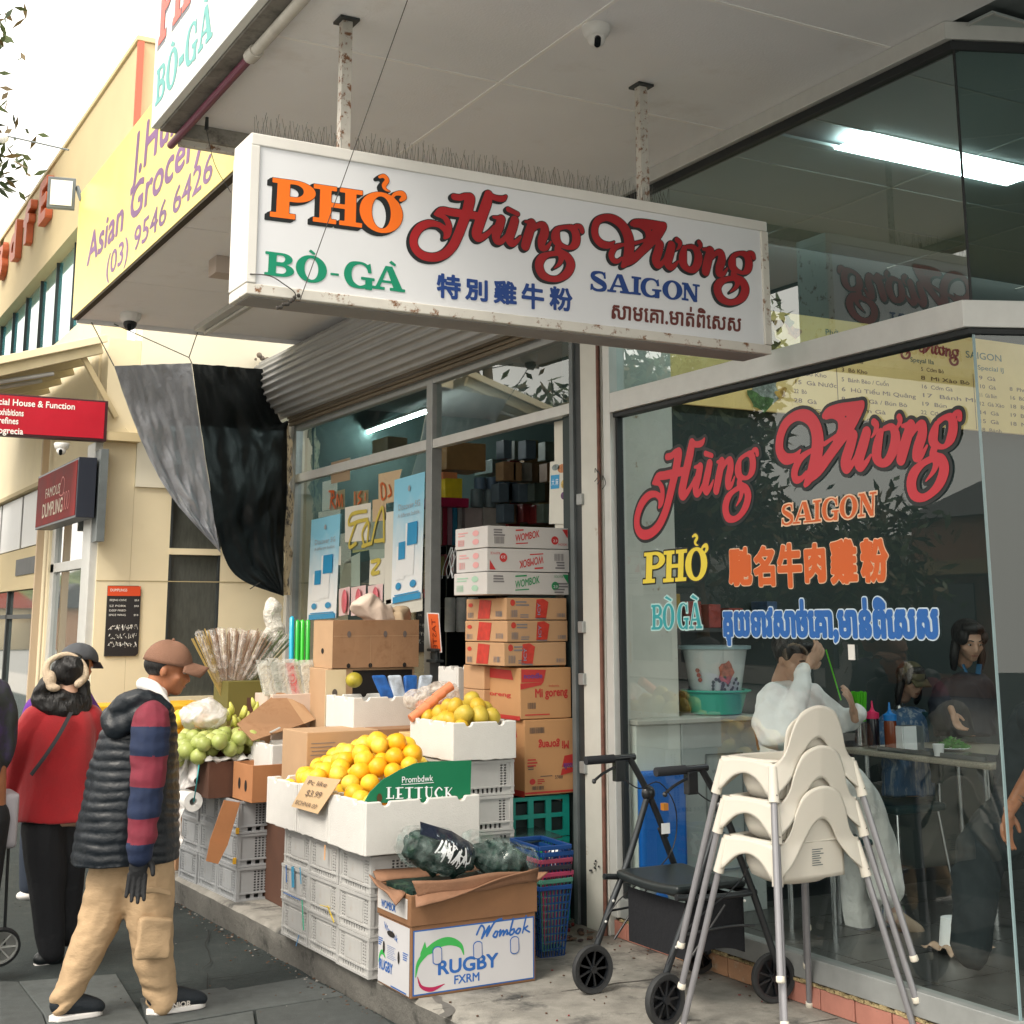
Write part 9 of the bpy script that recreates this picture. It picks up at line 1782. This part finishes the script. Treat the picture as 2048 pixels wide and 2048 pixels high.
organic('trousers', mat('dark_denim', (.02, .03, .05), .8), pu, [('p', [Pp(80, 1620, .1), Pp(66, 1700, .075), Pp(60, 1770, .06)]), ('p', [Pp(130, 1620, .1), Pp(130, 1750, .07), Pp(132, 1860, .06)])], .011, 2); b = MB(); b.ball(Pp(58, 1790)[:3], (.07, .05, .03), 12, 8); b.build('shoe', SOL, pu, smooth=180)
# --- person cut by the left edge with a shopping trolley
Pl = PP(7.3); le = thing('person', 'person in dark jacket cut off by the left edge beside a shopping trolley', 'person', (1.1, 7.3, 0))
head(le, tuple(at(-50, 1290, y=7.3)), (.2, .95, 0), .98, SK, [('l', [(tuple(at(-50, 1450, y=7.3)), (.15, .1)), (tuple(at(-50, 1650, y=7.3)), (.14, .1))]), ('p', [Pl(-70, 1680, .08), Pl(-70, 1920, .045)]), ('p', [Pl(-30, 1680, .08), Pl(-40, 1900, .045)])], .011, 'body')
organic('dark_jacket', mat('dark_green_cloth', (.025, .03, .03), .8, bump=.3, bscale=20, col2=(.05, .03, .1), mscale=3, mthr=.5), le, [('l', [(tuple(at(-75, 1640, y=7.3)), (.17, .15)), (tuple(at(-70, 1500, y=7.3)), (.18, .15)), (tuple(at(-62, 1400, y=7.3)), (.17, .14)), (tuple(at(-45, 1350, y=7.3)), (.08, .08))]), ('p', [Pl(-10, 1395, .08), Pl(2, 1460, .08), Pl(2, 1510, .066), Pl(-6, 1540, .05)])], .011, 3, deform=lambda v: v+noise.noise_vector(v*8)*.02)
organic('trousers', BTR, le, [('p', [Pl(-70, 1640, .12), Pl(-70, 1780, .09), Pl(-72, 1900, .07)]), ('p', [Pl(-30, 1640, .12), Pl(-38, 1780, .09), Pl(-42, 1890, .07)])], .012, 2); organic('hair', HAIR, le, [('e', tuple(at(-50, 1275, y=7.3)), (.09, .1, .1))], .01, 2)
tr = thing('shopping_trolley', 'thin framed shopping trolley with wire wheel at the left edge', 'trolley', tuple(at(5, 1935, z=0)))
tx = at(5, 1890, y=7.45); b = MB(); b.tube([at(22, 1600, y=7.45), at(14, 1750, y=7.45), at(8, 1890, y=7.45)], .008, 8); b.tube([at(42, 1200, y=7.6), at(20, 1400, y=7.6)], .006, 6) if False else None; b.build('pole', M['ink_black'], tr, smooth=60)
Mx = Matrix.Translation(at(-2, 1895, y=7.45)) @ Matrix.Rotation(R(90), 4, 'X') @ Matrix.Rotation(R(20), 4, 'X'); b = MB(); b.lathe([(.088, -.012), (.1, -.012), (.1, .012), (.088, .012), (.088, -.012)], 30, (0, 0, 0), Mx); b.build('tyre', TYR, tr, smooth=50)
b = MB(); b.lathe([(.08, -.006), (.088, -.006), (.088, .006), (.08, .006), (.08, -.006)], 30, (0, 0, 0), Mx)
for k in range(7): a = k*.9; b.bar(Mx @ Vector((0, 0, 0)), Mx @ Vector((math.cos(a)*.082, math.sin(a)*.082, 0)), .008, .008)
b.build('rim', M['alu_light'], tr); organic('trolley_bag', mat('silver_bag', (.35, .33, .36), .5), tr, [('b', tuple(at(-35, 1640, y=7.4)), (.3, .25, .26))], .015, 4)
# --- diners
Pd = PP(5.3); wd = thing('person', 'woman in loose white shirt and skirt eating at the table behind the window', 'person', (4.8, 5.3, .2))
hb4, Wd, Md = head(wd, tuple(at(1588, 1318, y=5.32)), (.12, -.95, -.35), .98, SK2, [('l', [(tuple(at(1590, 1400, y=5.35)), (.12, .09)), (tuple(at(1580, 1500, y=5.35)), (.12, .1)), (tuple(at(1590, 1600, y=5.35)), (.14, .12))]), ('p', [Pd(1600, 1590, .07, -.02), Pd(1690, 1590, .05, -.05), Pd(1745, 1680, .04, -.05), Pd(1780, 1790, .036, -.05), Pd(1800, 1850, .034, -.05)])], .009, 'body')
organic('hair', HAIR, wd, [('e', Wd(0, -.03, .03), (.084, .095, .085)), ('e', Wd(0, -.1, .03), (.05, .05, .05)), ('e', Wd(0, .035, .075), (.07, .06, .036)), ('c', Wd(0, -.05, .08), Wd(0, .06, .07), .05, .03)], .008, 2)
WSH = mat('white_shirt', (.78, .78, .78), .85, var=.04, scale=8, bump=.4, bscale=16, bdist=.02, detail=3); WSK = mat('white_skirt', (.74, .74, .72), .85, bump=.5, bscale=14, bdist=.025, detail=3)
cf = lambda v: v+noise.noise_vector(Vector((v.x*9, v.y*9, v.z*7)))*.014+noise.noise_vector(Vector((v.x*18+v.z*14, v.y*18, v.z*8)))*.012
organic('white_shirt', WSH, wd, [('l', [(tuple(at(1580, 1510, y=5.35)), (.145, .13)), (tuple(at(1582, 1440, y=5.35)), (.15, .13)), (tuple(at(1582, 1385, y=5.35)), (.16, .11)), (tuple(at(1588, 1365, y=5.35)), (.09, .08))]), ('p', [Pd(1548, 1395, .075, -.08), Pd(1536, 1455, .07, -.14), Pd(1562, 1472, .066, -.2), Pd(1594, 1400, .056, -.2), Pd(1610, 1345, .042, -.16)]), ('p', [Pd(1620, 1400, .08, .1), Pd(1680, 1440, .065, .1), Pd(1715, 1430, .05, .0)])], .009, 3, deform=cf)
hand('hand', SK2, wd, tuple(at(1616, 1332, y=5.14)), (.5, -.1, .55), (.5, 0, -.6), .95, .75); hand('hand', SK2, wd, tuple(at(1708, 1428, y=5.28)), (-.35, -.2, .7), (.5, .4, .1), .92, .35)
b = MB(); b.tube([at(1652, 1300, y=5.1), at(1682, 1400, y=5.12)], .0035, 6); tag(b.build('green_straw', MATS['lime_plastic']), 'bright green chopstick held up by the woman in white', 'chopstick')
organic('white_skirt', WSK, wd, [('l', [(tuple(at(1590, 1560, y=5.35)), (.19, .19)), (tuple(at(1590, 1500, y=5.35)), (.16, .15))]), ('p', [Pd(1620, 1560, .13, .0), Pd(1690, 1570, .11, -.05), Pd(1735, 1630, .085, -.05), Pd(1760, 1710, .09, -.05), Pd(1770, 1775, .1, -.05)]), ('p', [Pd(1700, 1620, .09, .1), Pd(1705, 1750, .07, .15), Pd(1722, 1850, .075, .15)])], .011, 3, deform=lambda v: v+noise.noise_vector(Vector((v.x*12, v.y*12, v.z*3)))*.022)
b = MB(); organic('shoe', mat('beige_shoe', (.35, .27, .2), .7), wd, [('p', [Pd(1790, 1835, .045, -.05), Pd(1835, 1862, .035, -.08)]), ('p', [Pd(1720, 1880, .045, .1), Pd(1760, 1892, .035, .06)])], .009, 2)
st_ = thing('dining_chair', 'chair of the woman in white with wooden rods and steel legs', 'chair', (4.75, 5.35, .2)); b = MB(); b.box((4.6, 5.2, .62), (4.95, 5.55, .65)); b.build('seat', MATS['teal_vinyl'], st_, bevel=.01)
for x, y in ((4.62, 5.22), (4.93, 5.22), (4.62, 5.53), (4.93, 5.53)): b = MB(); b.tube([(x, y, .62), (x, y, .2)], .012, 8); b.build('leg', STEEL, st_)
for k in range(2): b = MB(); b.bar(at(1508+k*22, 1440, y=5.6), at(1518+k*12, 1500, y=5.6), .012, .012); b.build('back_rod', mat('rod_wood', (.3, .15, .07), .5), st_)
def diner(lb, hx_, hy_, y, fwd, cloth, hairfn=None, s=1.0, skin=SK2, w=.19, low=190):
 P_ = PP(y); t = thing('person', lb, 'person', tuple(at(hx_, hy_+low*2, y=y))); t.location.z = .2
 _, W_q, M_q = head(t, tuple(at(hx_, hy_, y=y)), fwd, s, skin, [('l', [(tuple(at(hx_, hy_+80*s, y=y)), (.12*s, .09)), (tuple(at(hx_-5, hy_+low, y=y)), (.12*s, .1))])], .01, 'body')
 organic('hair', HAIR, t, [('e', W_q(0, -.03, .03), tuple(q*s for q in (.088, .1, .09))), ('e', W_q(0, .03, .078), tuple(q*s for q in (.07, .066, .038))), ('e', W_q(.06, .03, .03), tuple(q*s for q in (.024, .05, .05))), ('e', W_q(-.06, .03, .03), tuple(q*s for q in (.024, .05, .05)))]+([('p', [(*W_q(-.07, -.02, -.02), .03*s), (*W_q(-.085, 0, -.1), .028*s), (*W_q(-.08, .0, -.17), .02*s)]), ('p', [(*W_q(.07, -.02, -.02), .03*s), (*W_q(.085, 0, -.1), .028*s), (*W_q(.08, .0, -.17), .02*s)])]), .009, 2)
 organic('jacket', cloth, t, [('l', [(tuple(at(hx_-8, hy_+low, y=y)), (w, .14)), (tuple(at(hx_-6, hy_+130*s, y=y)), (w, .14)), (tuple(at(hx_-4, hy_+88*s, y=y)), (w*.85, .12)), (tuple(at(hx_, hy_+68*s, y=y)), (.08, .075))]), ('p', [P_(hx_-45*s, hy_+100*s, .07), P_(hx_-62*s, hy_+150*s, .062), P_(hx_-35*s, hy_+178*s, .05)])], .011, 3, deform=cf); return t, W_q, M_q
d1, W1_, M1_ = diner('woman in black jacket with blue collar looking down at the table', 1938, 1280, 5.9, (-.35, -.85, -.3), mat('black_jacket', (.008, .012, .02), .7))
b = MB();
for sg in (-1, 1): b.bar(W1_(sg*.05, .05, -.13), W1_(sg*.01, .12, -.25), .03, .01)
b.build('blue_collar', mat('blue_collar', (.03, .14, .28), .7), d1); p = at(1905, 1425, y=5.72); hand('hand', SK2, d1, tuple(p), (.1, -.3, -.9), (1, 0, 0), .78, .9)
d2_, W2_, M2_ = diner('child in olive cap and blue striped top behind the sauce bottles', 1822, 1360, 6.22, (-.1, -.95, -.35), mat('blue_stripe', (.05, .12, .24), .8, col2=(.3, .35, .4), mscale=40, mthr=.5, stretch=(1, 1, .02)), s=.85, w=.15, low=230)
b = MB(); b.grid(lambda u, v: Vector(W2_(math.cos(u*6.283)*math.cos(v*1.57)*.08, math.sin(u*6.283)*math.cos(v*1.57)*.1, .03+.1*math.sin(v*1.57))), 26, 8); b.grid(lambda u, v: Vector(W2_((u-.5)*.14, .08+.06*v, .035-.03*v)), 8, 3); b.build('cap', mat('olive_cap', (.09, .08, .04), .85), d2_, smooth=180, solid=.005)
Pb = PP(4.35); dk = thing('person', 'person in dark teal clothes with silver bracelets cut off by the right edge', 'person', (5.2, 4.35, .2))
head(dk, tuple(at(2139, 1300, y=4.35)), (-.6, .6, 0), 1, SK, [('l', [(tuple(at(2124, 1420, y=4.35)), (.13, .1)), (tuple(at(2114, 1600, y=4.35)), (.14, .12))]), ('p', [Pb(2094, 1500, .045, -.1), Pb(2044, 1580, .034, -.12), Pb(2019, 1620, .027, -.14)])], .01, 'body')
organic('dark_top', mat('dark_teal_cloth', (.003, .011, .015), .8), dk, [('l', [(tuple(at(2094, 1640, y=4.4)), (.24, .2)), (tuple(at(2089, 1540, y=4.4)), (.22, .18)), (tuple(at(2099, 1440, y=4.4)), (.19, .15)), (tuple(at(2114, 1390, y=4.4)), (.1, .1))]), ('p', [Pb(2054, 1620, .13, .1), Pb(1984, 1680, .12, .1), Pb(1954, 1740, .1, .1), Pb(1944, 1900, .08, .1)]), ('p', [Pb(2074, 1440, .08, -.1), Pb(2094, 1500, .07, -.12)])], .012, 3, deform=cf)
hand('hand', SK, dk, tuple(at(2019, 1622, y=4.21)), (-.4, -.1, -.8), (.7, 0, -.5), .95, .4)
for px, py in ((1998, 1603), (2003, 1596)): b = MB(); c = at(px+34, py, y=4.22); b.lathe([(.03, 0), (.032, .002), (.03, .004)], 20, (0, 0, 0), Matrix.Translation(c) @ Matrix.Rotation(R(35), 4, 'Y')); b.build('bracelet', mat('silver', (.7, .7, .68), .2, metal=1), dk, smooth=60)
organic('hair', HAIR, dk, [('e', tuple(at(2139, 1290, y=4.35)), (.1, .1, .11)), ('c', tuple(at(2134, 1340, y=4.35)), tuple(at(2124, 1440, y=4.37)), .09, .07)], .01, 2)
for o in bpy.data.objects:      # lettering too fine to pick apart singly
 if o.type == 'MESH' and o.parent and o.name.split('.')[0] in ('hand_lettering', 'price_lines', 'small_print', 'chalk_lettering', 'handwriting', 'herbs', 'leaf_print'): o['kind'] = 'stuff'
